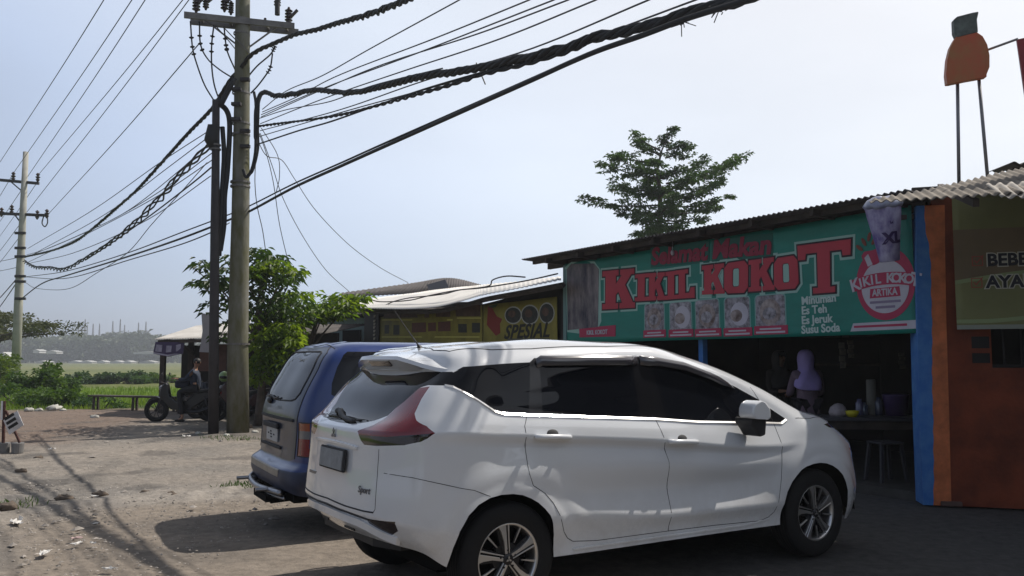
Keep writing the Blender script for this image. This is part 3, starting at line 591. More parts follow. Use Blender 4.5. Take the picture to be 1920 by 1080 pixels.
# ------------------------------------------------------------ blue van
def build_van():
    a = R_(28.5); o = Vector((-1.764, 7.10, 0)) + Vector((-math.sin(a), math.cos(a), 0)) * .86
    root = empty('parked_van', o, a, 'older blue van parked behind the white car, its grey tailgate towards the dirt lot', 'van')
    bm = loft(VR, VSEG, VNV, (2, 3, 4)); ref = shell_ref(bm); bv = ref[0]
    rear = lambda c, n: c.x < .6 and n.x < .1
    side = lambda c, n: abs(c.y) > .5 and abs(n.y) > .3
    rg = [(0, 1.112), (.10, 1.114), (.42, 1.122), (.52, 1.14), (.575, 1.19), (.575, 1.30), (.555, 1.42), (.50, 1.54), (.46, 1.553), (0, 1.556)]
    rglass = rg + [(-p, q) for p, q in rg[::-1] if p > 0]
    tg = [(0, .600), (.30, .602), (.55, .612), (.66, .64), (.665, .80), (.675, 1.0), (.67, 1.2), (.65, 1.40), (.60, 1.54), (.50, 1.595), (0, 1.60)]
    tail = tg + [(-p, q) for p, q in tg[::-1] if p > 0]
    wr = [(.29, 1.174), (.27, 1.187), (.28, 1.28), (.335, 1.42), (.398, 1.524), (.44, 1.553), (1.30, 1.553), (1.28, 1.17)]
    wf = [(1.36, 1.17), (1.38, 1.55), (1.85, 1.52), (2.2, 1.40), (2.6, 1.17)]
    ws = [(.66, 1.16), (.55, 1.50), (-.55, 1.50), (-.66, 1.16)]
    ar = lambda wx: [(wx + .35 * math.cos(t), .32 + .35 * math.sin(t)) for t in [math.pi * k / 20 for k in range(21)]] + [(wx - .35, .1), (wx + .35, .1)]
    regs = [(9, ar(.95), 'side', side), (9, ar(3.35), 'side', side), (1, rglass, 'end', rear)]
    for s in (1, -1):
        for rid, z0, z1 in ((2, .882, .945), (3, .815, .882), (4, .672, .815)):
            regs.append((rid, [(s * .70, z0), (s * .90, z0), (s * .90, z1), (s * .70, z1)], 'end', lambda c, n: c.x < .095 and n.x < .2))
    regs += [(5, tail, 'end', lambda c, n: c.x < .6 and n.x < 0), (6, wr, 'side', side), (7, wf, 'side', side), (8, ws, 'end', lambda c, n: c.x > 1.8 and n.x > .2),
             (10, [(-1, .20), (-1, .548), (.30, .548), (.45, .20)], 'side', lambda c, n: c.x < .5)]
    lay = cut_regions(bm, regs); S = lambda test, name, m, par=root: split_out(bm, lay, test, name, m, par, ref)
    S(lambda r, c: r == 0, 'body', M_blue); S(lambda r, c: r == 1, 'rear_window', M_glass)
    tgo = S(lambda r, c: r == 5, 'tailgate', mat('dark_tailgate', (.012, .022, .050), .34, coat=.4, var=.4, vscale=6)); S(lambda r, c: r == 8, 'windscreen', M_glass)  # tailgate navy is darker than the body and mottled
    bo = S(lambda r, c: r == 10, 'rear_bumper', mat('bumper_blue', (.020, .028, .06), .5, var=.2, vscale=8))
    for s in (-1, 1):
        lp = S(lambda r, c: r == 4 and c.y * s > 0, 'tail_lamp', M_red); S(lambda r, c: r == 2 and c.y * s > 0, 'indicator_lens', M_amber, lp); S(lambda r, c: r == 3 and c.y * s > 0, 'reversing_lens', M_lens, lp)
        S(lambda r, c: r == 6 and c.y * s > 0, 'rear_side_window', M_glass); S(lambda r, c: r == 7 and c.y * s > 0, 'front_side_window', M_glass)
        ax = 'R' if s < 0 else 'L'
        seam(bv, [('B', [(s * p, q) for p, q in tg[3:10]])], 'tailgate_gap', root, .006)
        seam(bv, [(ax, [(.30, .625), (.8, .62), (1.5, .615)])], 'body_line', root, .004)
        seam(bv, [('B', [(s * .90, .668), (s * .70, .668), (s * .70, .95), (s * .90, .95)])], 'lamp_gap', root, .006)
        for wx in (.95, 3.35): wheel(root, wx, s * .83, .31, .31, .19, s, 'steel')
    seam(bv, [('B', [(p, q) for p, q in rglass] + [rglass[0]])], 'window_rubber', root, .009)
    seam(bv, [('T', [(.36, -.62), (.37, -.3), (.37, 0), (.37, .3), (.36, .62)])], 'roof_gap', root, .005)
    ribbon(bv, [(-.60, .960), (0, .957), (.60, .960)], 'B', .03, .012, 'handle_strip', M_seam, tgo)
    b = MB(); b.box((-.012, .07, .80), (.014, .42, .12)); b.build('number_plate', M_platew, tgo, bevel=.004)
    b = MB()
    for y, z, w_ in ((.10, .825, .05), (.09, .80, .06), (.08, .775, .05), (-.02, .80, .04), (.19, .805, .04)): b.box((-.0205, y, z), (.003, w_, .014))
    b.build('plate_marks', M_seam, tgo)
    b = MB(); b.box((-.02, .10, .885), (.03, .55, .05)); b.box((-.016, .10, .70), (.02, .75, .03)); b.build('plate_light_bar', M_seam, tgo, bevel=.01)
    # wiper, washer
    P = on_shell(bv, dense([(.50, 1.13), (.30, 1.15), (.10, 1.125), (.0, 1.14)], .05), 'B', .018); b = MB(); b.tube(P, .009, 5); b.sphere((.01, .28, 1.10), (.03, .05, .03)); b.build('rear_wiper', M_black, root)
    # silver sheet above the bumper
    ribbon(bv, [(-.52, .51), (0, .515), (.62, .52)], 'B', .075, .004, 'scuff_plate', mat('dull_silver', (.30, .27, .23), .45, .3, var=.2, vscale=12), bo)
    b = MB(); pts = catmull([(-.06, .62, .375), (-.11, .50, .352), (-.14, .1, .338), (-.13, -.3, .35), (-.08, -.60, .352)], 6)
    b.tube(pts, .028, 8); b.tube([p + Vector((.03, 0, -.045)) for p in pts], .018, 8)
    for y in (.5, -.35): b.beam((-.24, y, .36), (.1, y, .36), .03)
    b.build('step_bar', mat('dull_chrome', (.30, .30, .31), .35, 1.), root, smooth=True)
    b = MB(); b.tube([(-.10, -.30, .26), (.25, -.30, .28)], .035, 10); b.box((-.03, -.12, .28), (.25, .5, .06)); b.box((.12, .62, .27), (.25, .3, .09)); b.build('exhaust', M_well, root)
    b = MB(); b.prism([(0, -.72), (4.0, -.72), (4.0, .72), (0, .72)], .48, None, .28); b.build('underbody', M_well, root)
    bm.free(); return root
build_white_car(); build_van()
# ------------------------------------------------------------ the setting: ground, field, far wood
rnd = random.Random(7)
def nz(x, y, s=1., o=0.): return noise.noise(Vector((x * s + o, y * s - o, o * .37)))
def vcol_mat(name, rough=.95, bump=.7, bscale=14, var=.26, vs=9.):
    m = bpy.data.materials.new(name); m.use_nodes = True; n = m.node_tree; b = n.nodes['Principled BSDF']; b.inputs['Roughness'].default_value = rough
    b.inputs['Specular IOR Level'].default_value = .2
    a = n.nodes.new('ShaderNodeAttribute'); a.attribute_name = 'soil'; tc = n.nodes.new('ShaderNodeTexCoord')
    t = n.nodes.new('ShaderNodeTexNoise'); t.inputs['Scale'].default_value = vs; t.inputs['Detail'].default_value = 9; t.inputs['Roughness'].default_value = .7
    n.links.new(tc.outputs['Object'], t.inputs['Vector'])
    r = n.nodes.new('ShaderNodeMapRange'); r.inputs[1].default_value = .25; r.inputs[2].default_value = .75; r.inputs[3].default_value = 1 - var * 1.6; r.inputs[4].default_value = 1 + var
    n.links.new(t.outputs['Fac'], r.inputs[0])
    mx = n.nodes.new('ShaderNodeVectorMath'); mx.operation = 'SCALE'; n.links.new(a.outputs['Color'], mx.inputs[0]); n.links.new(r.outputs[0], mx.inputs['Scale'])
    n.links.new(mx.outputs[0], b.inputs['Base Color'])
    t2 = n.nodes.new('ShaderNodeTexNoise'); t2.inputs['Scale'].default_value = bscale; t2.inputs['Detail'].default_value = 9; t2.inputs['Roughness'].default_value = .65; n.links.new(tc.outputs['Object'], t2.inputs['Vector'])
    bp = n.nodes.new('ShaderNodeBump'); bp.inputs['Strength'].default_value = bump; bp.inputs['Distance'].default_value = .04
    n.links.new(t2.outputs['Fac'], bp.inputs['Height']); n.links.new(bp.outputs[0], b.inputs['Normal']); return m
def build_ground():
    def axis(a, b, s0, s1, c):     # finer steps near c
        out = [a]
        while out[-1] < b: out.append(out[-1] + s0 + (s1 - s0) * min(1, abs(out[-1] - c) / 12))
        return out
    xs = axis(-30, 16, .06, .30, -4); ys = []; y = 1.0
    while y < 29: ys.append(y); y += .030 + .0022 * max(0, y - 3) ** 1.25
    nx, ny = len(xs), len(ys); V = []; C = []
    for y in ys:
        for x in xs:
            ed = 9.25 + .5 * nz(x, y, .6) + .02 * x
            pave = 1 - sstep(ed - .35, ed + .1, y)
            lf = -3.5 + .9 * nz(x, y, .5, 3) - .35 * max(0, y - 6.2)
            pave *= sstep(lf - .5, lf + .3, x)
            if x > 0: pave = max(pave, 1 - sstep(13, 14, y))
            rough = 1 - pave
            ridge = math.exp(-((y - ed - .35) / .45) ** 2) * sstep(-6, -3, x) * (1 if x < 1 else 0)
            h = .012 * nz(x, y, .5, 9) + rough * (.022 * nz(x, y, 1.7) + .030 * abs(nz(x, y, 4.3, 5)) + .018 * nz(x, y, 9.1, 2)) + ridge * .075 * (abs(nz(x, y, 3.1, 1)) + .5 * abs(nz(x, y, 8, 4)))
            h -= .02 * pave
            far = sstep(24.2, 27.5, y + .8 * nz(x, y, .3, 8)); h += far * -.06
            V.append((x, y, h))
            sand = Vector((.222, .202, .178)); tan = Vector((.245, .208, .170)); red = Vector((.185, .135, .105)); grey = Vector((.17, .158, .145)); grass = Vector((.06, .085, .025)); dark = Vector((.10, .092, .085)); concrete = Vector((.085, .083, .082))
            c = sand.lerp(Vector((.285, .25, .212)), max(0, min(1, .5 + nz(x, y, .9, 6))))
            c = c.lerp(red, .85 * sstep(13.2, 15.5, y + .7 * nz(x, y, .5)) * (1 - sstep(-9.0, -7.0, x + .15 * (y - 15))))
            c = c.lerp(grey, .8 * sstep(-.1, .25, nz(x, y, .8, 11) + .4 * sstep(-3.2, -4.6, x) - .1) * (1 - sstep(9, 11, y)) * rough)
            ruts = max(math.exp(-(((x + 3.9 + .30 * (y - 6)) - .5 * nz(0, y, .5, 4)) / .12) ** 2), math.exp(-(((x + 5.1 + .34 * (y - 6)) - .5 * nz(0, y, .5, 8)) / .12) ** 2)) * (1 - sstep(11, 14, y)) * rough
            c = c.lerp(Vector((.13, .118, .105)), .55 * ruts)
            c = c.lerp(Vector((.335, .305, .27)), .7 * ridge)
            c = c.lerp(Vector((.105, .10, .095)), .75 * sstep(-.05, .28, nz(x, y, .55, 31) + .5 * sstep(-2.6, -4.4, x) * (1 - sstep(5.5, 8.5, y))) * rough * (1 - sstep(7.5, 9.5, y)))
            c = c.lerp(tan, pave)
            c = c.lerp(Vector((.16, .14, .12)), .55 * sstep(.18, .42, nz(x * .35, y, 1.1, 17)) * pave)
            c = c.lerp(concrete, sstep(.6, 1.6, x + .3 * nz(x, y, .7)) * (1 - sstep(14, 15, y)))
            c = c.lerp(dark, .6 * sstep(.22, .4, nz(x, y, 1.3, 21)) * rough)
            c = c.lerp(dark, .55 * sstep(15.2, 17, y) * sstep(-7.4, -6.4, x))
            c = c.lerp(grass, far)
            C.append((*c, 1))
    F = [(j * nx + i, j * nx + i + 1, (j + 1) * nx + i + 1, (j + 1) * nx + i) for j in range(ny - 1) for i in range(nx - 1)]
    o = obj('dirt_ground', V, F, vcol_mat('soil'), None, True); tag(o, kind='structure')
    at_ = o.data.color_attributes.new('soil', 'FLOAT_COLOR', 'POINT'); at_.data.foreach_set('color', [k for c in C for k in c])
    # sheet below and beyond, reaching the horizon: the fields
    m = bpy.data.materials.new('rice_field'); m.use_nodes = True; n = m.node_tree; b = n.nodes['Principled BSDF']; b.inputs['Roughness'].default_value = 1; b.inputs['Specular IOR Level'].default_value = .1
    tc = n.nodes.new('ShaderNodeTexCoord'); sp = n.nodes.new('ShaderNodeSeparateXYZ'); n.links.new(tc.outputs['Object'], sp.inputs[0])
    nn = n.nodes.new('ShaderNodeTexNoise'); nn.inputs['Scale'].default_value = .05; nn.inputs['Detail'].default_value = 3; n.links.new(tc.outputs['Object'], nn.inputs['Vector'])
    ml = n.nodes.new('ShaderNodeMath'); ml.operation = 'MULTIPLY_ADD'; ml.inputs[1].default_value = 14; n.links.new(nn.outputs['Fac'], ml.inputs[0]); n.links.new(sp.outputs['Y'], ml.inputs[2])
    mr = n.nodes.new('ShaderNodeMapRange'); mr.inputs[1].default_value = 20; mr.inputs[2].default_value = 420; n.links.new(ml.outputs[0], mr.inputs[0])
    cr = n.nodes.new('ShaderNodeValToRGB'); e = cr.color_ramp.elements
    stops = [(0, (.085, .12, .025)), (.07, (.10, .165, .022)), (.085, (.115, .19, .025)), (.10, (.12, .14, .045)), (.17, (.17, .18, .075)), (.30, (.13, .15, .06)), (.36, (.18, .185, .085)), (.6, (.15, .165, .075)), (1, (.16, .17, .08))]
    e[0].position = 0; e[0].color = (*stops[0][1], 1); e[1].position = 1; e[1].color = (*stops[-1][1], 1)
    for p, c in stops[1:-1]: q = e.new(p); q.color = (*c, 1)
    n.links.new(mr.outputs[0], cr.inputs[0])
    n2 = n.nodes.new('ShaderNodeTexNoise'); n2.inputs['Scale'].default_value = .9; n2.inputs['Detail'].default_value = 8; n.links.new(tc.outputs['Object'], n2.inputs['Vector'])
    r2 = n.nodes.new('ShaderNodeMapRange'); r2.inputs[1].default_value = .3; r2.inputs[2].default_value = .7; r2.inputs[3].default_value = .6; r2.inputs[4].default_value = 1.25; n.links.new(n2.outputs['Fac'], r2.inputs[0])
    vm = n.nodes.new('ShaderNodeVectorMath'); vm.operation = 'SCALE'; n.links.new(cr.outputs[0], vm.inputs[0]); n.links.new(r2.outputs[0], vm.inputs['Scale']); n.links.new(vm.outputs[0], b.inputs['Base Color'])
    o = obj('field', [(-3000, -400, -.14), (3000, -400, -.14), (3000, 5000, -.14), (-3000, 5000, -.14)], [(0, 1, 2, 3)], m); tag(o, kind='structure')
    # loose stones and clods
    b = MB(); r = random.Random(3)
    for i in range(5600):
        if i < 3000: x, y = r.uniform(-7.5, -2.2), r.uniform(3.6, 9.8)
        elif i < 4400: x, y = r.uniform(-6, 0), r.gauss(9.7, .35)
        else: x, y = r.uniform(-13, -3), r.uniform(9.5, 19)
        s = r.uniform(.004, .012) * (1 + (r.random() < .03) * 2.0) * (1 + y * .03)
        T = Matrix.Translation((x, y, s * .3)) @ Matrix.Rotation(r.uniform(0, 6.3), 4, 'Z') @ Matrix.Diagonal((s * r.uniform(.8, 1.7), s * r.uniform(.7, 1.2), s * r.uniform(.4, .8), 1))
        b.add([(1, 0, 0), (.2, .9, .1), (-.9, .4, 0), (-.6, -.7, 0), (.5, -.8, .1), (.1, .1, 1), (-.3, -.1, .8), (0, 0, -.6)], [(0, 1, 5), (1, 2, 6, 5), (2, 3, 6), (3, 4, 5, 6), (4, 0, 5), (0, 4, 7), (4, 3, 7), (3, 2, 7), (2, 1, 7), (1, 0, 7)], T)
    tag(b.build('gravel', mat('stone', (.30, .27, .24), .9, var=.5, vscale=1.2)), 'pale grey loose stones and clods scattered over the dirt', 'gravel', kind='stuff')
build_ground()

# leaves --------------------------------------------------------------
def leaf_mat(name, c1, c2, transl=.35, vscale=.8, tcol=None):
    m = bpy.data.materials.new(name); m.use_nodes = True; n = m.node_tree; b = n.nodes['Principled BSDF']; out = n.nodes['Material Output']
    b.inputs['Roughness'].default_value = .5; b.inputs['Specular IOR Level'].default_value = .35
    tc = n.nodes.new('ShaderNodeTexCoord'); t = n.nodes.new('ShaderNodeTexNoise'); t.inputs['Scale'].default_value = vscale; t.inputs['Detail'].default_value = 6; n.links.new(tc.outputs['Object'], t.inputs['Vector'])
    r = n.nodes.new('ShaderNodeValToRGB'); r.color_ramp.elements[0].position = .35; r.color_ramp.elements[1].position = .65
    r.color_ramp.elements[0].color = (*c1, 1); r.color_ramp.elements[1].color = (*c2, 1); n.links.new(t.outputs['Fac'], r.inputs[0]); n.links.new(r.outputs[0], b.inputs['Base Color'])
    tr = n.nodes.new('ShaderNodeBsdfTranslucent'); mx = n.nodes.new('ShaderNodeMixShader'); mx.inputs[0].default_value = transl
    g = n.nodes.new('ShaderNodeVectorMath'); g.operation = 'MULTIPLY'; g.inputs[1].default_value = tcol or (1.8, 1.7, .7); n.links.new(r.outputs[0], g.inputs[0]); n.links.new(g.outputs[0], tr.inputs['Color'])
    n.links.new(b.outputs[0], mx.inputs[1]); n.links.new(tr.outputs[0], mx.inputs[2]); n.links.new(mx.outputs[0], out.inputs['Surface']); return m
class Leaves:
    def __init__(s, seed): s.V = []; s.F = []; s.r = random.Random(seed)
    def leaf(s, p, d, L, W, droop=.2, up=None):
        d = Vector(d).normalized(); u = up or Vector((s.r.uniform(-1, 1), s.r.uniform(-1, 1), s.r.uniform(.2, 1)))
        x = d.cross(u)
        if x.length < .05: x = d.cross(Vector((1, 0, .3)))
        x.normalize(); nn = x.cross(d); k = len(s.V); p = Vector(p)
        s.V += [p, p + d * L * .5 + x * W * .5 + nn * W * .15, p + d * L - Vector((0, 0, L * droop)), p + d * L * .5 - x * W * .5 + nn * W * .15]
        s.F += [(k, k + 1, k + 2), (k, k + 2, k + 3)]
    def rand_dir(s, flat=1.):
        a = s.r.uniform(0, 6.283); z = s.r.uniform(-1, 1) * flat; return Vector((math.cos(a), math.sin(a), z))
    def blob(s, c, rad, n, L, W, flat=.7, shell=.5):
        c = Vector(c)
        for _ in range(n):
            d = s.rand_dir(1).normalized(); q = s.r.random() ** (1 - shell * .8)
            s.leaf(c + Vector((d.x * rad[0], d.y * rad[1], d.z * rad[2])) * q, s.rand_dir(flat) + d * .5, L * s.r.uniform(.6, 1.3), W * s.r.uniform(.7, 1.2))
    def along(s, P, n, spread, L, W, flat=.5):
        for _ in range(n):
            t = s.r.random() * (len(P) - 1); i = int(t); p = P[i].lerp(P[min(i + 1, len(P) - 1)], t - i)
            p = p + Vector((s.r.gauss(0, spread), s.r.gauss(0, spread), s.r.gauss(0, spread * .35)))
            s.leaf(p, s.rand_dir(flat), L * s.r.uniform(.6, 1.3), W * s.r.uniform(.7, 1.3))
    def build(s, name, m, parent=None): return obj(name, s.V, s.F, m, parent)
M_bark = mat('bark', (.09, .07, .055), .9, var=.35, vscale=6, bump=.5, bscale=18)
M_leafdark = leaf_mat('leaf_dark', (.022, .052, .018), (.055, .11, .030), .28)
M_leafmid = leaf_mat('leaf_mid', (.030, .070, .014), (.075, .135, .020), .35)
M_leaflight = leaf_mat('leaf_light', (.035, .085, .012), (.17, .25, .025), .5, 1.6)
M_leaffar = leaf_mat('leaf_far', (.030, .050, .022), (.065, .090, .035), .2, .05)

def tiered_tree():
    # behind the roof of the green shop
    X, Y = 5.35, 30.; root = empty('tiered_tree', (X, Y, 0), 0, 'dark green tree with flat tiers of branches rising behind the green shop roof', 'tree')
    r = random.Random(5); b = MB(); b.tube([(0, 0, 0), (.03, 0, 3), (-.05, 0, 6), (-.02, 0, 7.4), (-.12, 0, 8.3), (.05, 0, 9.0), (.32, 0, 9.6)], [.16, .13, .10, .08, .06, .03, .012], 8); lv = Leaves(11)
    # limbs: (start u, v) -> (tip u, v) read off the crown, depth of the tip off the trunk
    Kt = lambda cu, cv, dy=0: at(1060 + cu / 4.5, 220 + cv / 4.5, Y + dy) - Vector((X, Y, 0))
    limbs = [((830, 720), (110, 680), .3), ((830, 620), (350, 520), -.8), ((825, 640), (370, 590), .9), ((835, 500), (255, 365), .4), ((835, 470), (350, 300), -1.0), ((820, 350), (410, 320), 1.1), ((800, 300), (590, 190), .3), ((800, 260), (565, 125), -.2), ((850, 130), (930, 80), .1), ((850, 200), (790, 170), .3),
             ((850, 260), (1050, 200), -.2), ((855, 320), (1065, 245), .5), ((850, 470), (1240, 330), .8), ((850, 540), (1590, 285), .2), ((855, 600), (1500, 330), -.9), ((850, 660), (1360, 505), .6), ((855, 690), (1310, 570), -.8), ((845, 740), (1440, 660), .2), ((845, 790), (1330, 740), 1.0), ((835, 850), (1210, 855), .2), ((825, 800), (430, 800), .5), ((820, 860), (540, 850), -.6), ((815, 880), (650, 960), .2), ((820, 900), (560, 1000), .9), ((830, 900), (1000, 930), -.7)]
    for z0, rr in ((6.2, 1.2), (6.9, 1.7), (7.6, 1.7), (8.2, 1.6)):
        for k in range(3): a = k * 2.1 + z0; limbs.append(((835, 0), None, (z0, rr * r.uniform(.7, 1.1), a)))
    for st, tip, dy in limbs:
        if tip is None:
            z0, rr, a = dy; p0 = Vector((0, 0, z0 - .15)); p3_ = Vector((rr * .55 * math.cos(a), rr * 1.3 * math.sin(a), z0 + .12))
        else:
            p0 = Kt(st[0], st[1] + 20); p3_ = Kt(tip[0], tip[1], dy); p0.y = 0
        L = (p3_ - p0).length; md = p0.lerp(p3_, .5) - Vector((0, 0, .05 * L)); P = catmull([p0, md, p3_], 7)
        b.tube(P, [.032 * (1 - i / len(P)) + .006 for i in range(len(P))], 5)
        for i in range(int(L * 9) + 3):
            t = .22 + .78 * r.random(); p = P[min(len(P) - 1, int(t * (len(P) - 1)))]; sp = (.20 * math.sin(math.pi * min(1, t * .9 + .1)) + .03) * min(1, L / 1.6)
            lv.blob(p + Vector((r.gauss(0, sp), r.gauss(0, sp * 1.6), r.uniform(-.10, .10))), (.17, .22, .05), 23, .15, .07, .6)
            if r.random() < .3: lv.leaf(p + Vector((0, 0, -.05)), (r.gauss(0, .4), r.gauss(0, .4), -1), .17, .07)
    b.build('trunk', M_bark, root, smooth=True); lv.build('crown', M_leafdark, root)
tiered_tree()
def umbrella_tree():
    root = empty('umbrella_tree', (-35.6, 55, -.1), 0, 'wide flat-crowned tree at the left edge, behind the far utility pole', 'tree'); r = random.Random(9)
    b = MB(); lv = Leaves(23); b.tube([(-1.5, 0, 0), (-1.4, 0, 1.4), (-1.0, 0, 2.3)], [.42, .33, .26], 9)
    ends = []
    for k in range(15):
        a = k * 6.283 / 15 + r.uniform(-.2, .2); q = r.uniform(3.6, 6.4); zt = r.uniform(3.6, 4.6)
        if abs(a) < .5 or abs(a - 6.28) < .5: q, zt = 6.6, 3.7
        P = catmull([(-1.1, 0, 2.1), (-1.1 + q * .35 * math.cos(a), q * .35 * math.sin(a), 2.75), (-1.1 + q * .7 * math.cos(a), q * .7 * math.sin(a), zt - .5), (-1.1 + q * math.cos(a), q * math.sin(a), zt - .3)], 5)
        b.tube(P, [.15 * (1 - i / len(P)) + .02 for i in range(len(P))], 6)
        for i in range(9):
            p = P[int((.35 + .65 * r.random()) * (len(P) - 1))]; lv.blob(p + Vector((r.gauss(0, .7), r.gauss(0, .7), r.uniform(.1, .65))), (.85, .85, .30), 95, .24, .12, .5)
    for i in range(22): lv.blob((-1.1 + r.gauss(0, 2.0), r.gauss(0, 2.0), r.uniform(4.0, 4.9)), (.9, .9, .38), 90, .24, .12, .5)
    b.build('trunk', M_bark, root, smooth=True); lv.build('crown', leaf_mat('leaf_olive', (.028, .042, .010), (.075, .085, .018), .25), root)
umbrella_tree()
def lobed_tree(name, base, label, stems, clusters, m, seed, L=.19, W=.065, nl=9, reach=.16, extra=None):
    """broad-leaved small tree: stems given as point lists, leaf rosettes at given spots (world)"""
    root = empty(name, base, 0, label, 'tree'); o = Vector(base); b = MB(); lv = Leaves(seed); r = random.Random(seed)
    for P, ra in stems: P = catmull([Vector(p) - o for p in P], 5); b.tube(P, [ra * (1 - .75 * i / len(P)) for i in range(len(P))], 6)
    b.build('trunk', M_bark, root, smooth=True)
    for c in clusters:
        c = Vector(c) - o
        for j in range(nl):
            a = j * 6.283 / nl + r.uniform(-.3, .3); d = Vector((math.cos(a), math.sin(a), r.uniform(-.25, .25)))
            p = c + d * reach * r.uniform(.2, 1.0) + Vector((0, 0, r.uniform(-.05, .05)))
            lv.leaf(p, d + Vector((0, 0, -.2)), L * r.uniform(.7, 1.25), W * r.uniform(.8, 1.3), .35, Vector((0, 0, 1)))
    lv.build('crown', m, root)
    if extra:
        l2 = Leaves(seed + 1)
        for c in extra[0]:
            c = Vector(c) - o
            for j in range(nl):
                a = j * 6.283 / nl + r.uniform(-.3, .3); d = Vector((math.cos(a), math.sin(a), r.uniform(-.2, .2))); l2.leaf(c + d * reach * r.uniform(.2, 1.0), d + Vector((0, 0, -.15)), L * r.uniform(.7, 1.2), W * r.uniform(.8, 1.3), .3, Vector((0, 0, 1)))
        l2.build('sunlit_tint_sprays', extra[1], root)
    return root
def spots(poly_uv, n, Y0, Y1, seed):
    r = random.Random(seed); out = []; us = [p[0] for p in poly_uv]; vs = [p[1] for p in poly_uv]
    while len(out) < n:
        u, v = r.uniform(min(us), max(us)), r.uniform(min(vs), max(vs))
        if inpoly(u, v, poly_uv): out.append(at(u, v, r.uniform(Y0, Y1)))
    return out
B1 = Vector((-5.75, 19.3, 0))
cl = spots([(352, 492), (440, 478), (448, 580), (400, 560), (365, 530)], 34, 18.3, 20.2, 1) + spots([(455, 470), (500, 468), (560, 500), (560, 540), (470, 545)], 70, 18.2, 20.5, 2) + spots([(450, 540), (560, 545), (590, 590), (470, 600)], 46, 18.4, 20.4, 3) + spots([(380, 570), (430, 560), (440, 640), (400, 640)], 10, 18.6, 19.6, 4)
stems = [([B1, B1 + Vector((.1, 0, 1.4)), B1 + Vector((-.05, 0, 2.4)), B1 + Vector((0, 0, 3.3))], .10)]
for k, e in enumerate([(365, 505), (380, 540), (420, 485), (500, 480), (550, 510), (540, 560), (470, 560), (440, 520)]): stems.append(([B1 + Vector((0, 0, 1.8 + .12 * k)), (B1 + Vector((0, 0, 2.3 + .1 * k))).lerp(at(*e, 19.3), .5), at(*e, 19.3)], .03))
lobed_tree('broadleaf_tree', B1, 'leafy young tree directly behind the mossy concrete pole', stems, cl, leaf_mat('leaf_shaded', (.016, .038, .012), (.045, .09, .018), .3), 31, .21, .075, 9, .19, (spots([(452, 500), (500, 488), (560, 495), (562, 515), (500, 515), (455, 520)], 24, 17.9, 18.6, 12), M_leaflight))  # shade and sunlight are put into the two leaf colours
B2 = Vector((-5.0, 20.6, 0))
cl = spots([(500, 580), (540, 545), (600, 548), (690, 552), (668, 585), (600, 600), (570, 625), (520, 650), (490, 620)], 125, 19.4, 21.6, 5) + spots([(600, 556), (690, 553), (660, 580), (600, 600)], 60, 20, 21.5, 6) + spots([(462, 595), (560, 605), (555, 680), (530, 705), (466, 730)], 110, 18.4, 20.2, 8)
stems = [([B2, B2 + Vector((.05, 0, 1.0)), B2 + Vector((.1, 0, 1.9)), B2 + Vector((.3, 0, 2.6))], .11)]
for k, e in enumerate([(510, 600), (560, 570), (620, 570), (670, 570), (600, 600), (540, 630)]): stems.append(([B2 + Vector((0, 0, 1.2 + .12 * k)), (B2 + Vector((0, 0, 1.6 + .1 * k))).lerp(at(*e, 20.5), .5), at(*e, 20.5)], .03))
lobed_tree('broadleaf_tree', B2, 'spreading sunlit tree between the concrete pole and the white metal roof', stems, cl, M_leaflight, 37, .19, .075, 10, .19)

# bushes and verge ------------------------------------------------------
def bush(u, v, w_, h, Y, m, seed, label, n=900, L=.16, W=.08, name='bush'):
    c = at(u, v, Y); root_ = c.copy(); root_.z = -.1; root = empty(name, root_, 0, label, 'bush', 'bushes along the field edge' if Y < 50 else 'bushes out in the field'); r = random.Random(seed)
    lv = Leaves(seed); b = MB(); k = 9 if Y < 50 else 16
    for i in range(k):
        x = r.uniform(-.5, .5) * w_; q = 1 - (abs(x) / w_ * 1.6) ** 2; z = r.uniform(.25, .8) * h * max(.35, q); y = r.uniform(-.3, .3) * w_
        lv.blob((x, y, z), (w_ * .16, w_ * .16, h * .26), n // k, L, W, .8)
        b.tube([(x * .3, y * .3, 0), (x * .8, y * .8, z * .6), (x, y, z)], [.03, .02, .008], 5)
    b.build('stem', M_bark, root); lv.build('foliage', m, root)
bush(82, 715, 2.3, 1.75, 33, M_leafmid, 41, 'tall leafy green bush just right of the far utility pole', 2400, .2, .1)
bush(45, 745, 4.2, 1.1, 29.5, M_leafmid, 42, 'low dense bush at the foot of the far utility pole', 2600, .17, .08)
bush(118, 754, 2.0, .7, 28, M_leafmid, 43, 'low bush with white stones below it at the edge of the dirt', 1900, .15, .07)
bush(5, 700, 3.0, 1.9, 36, leaf_mat('leaf_yellowish', (.05, .09, .012), (.11, .16, .02), .4), 44, 'yellow-green bush at the left edge of the view', 1700, .2, .09)
bush(190, 753, 1.8, .55, 27.5, M_leafdark, 45, 'small dark bush beside the left end of the bench', 800, .12, .06)
bush(148, 713, 1.8, .75, 60, M_leafdark, 46, 'small rounded bush alone in the field', 900, .3, .16)
bush(228, 710, 3.7, .85, 58, M_leafdark, 47, 'long dark thicket in the middle of the field', 3400, .3, .16)
bush(298, 712, 2.5, .75, 60, M_leafmid, 48, 'lighter thicket in the field just left of the stall post', 1200, .3, .16)
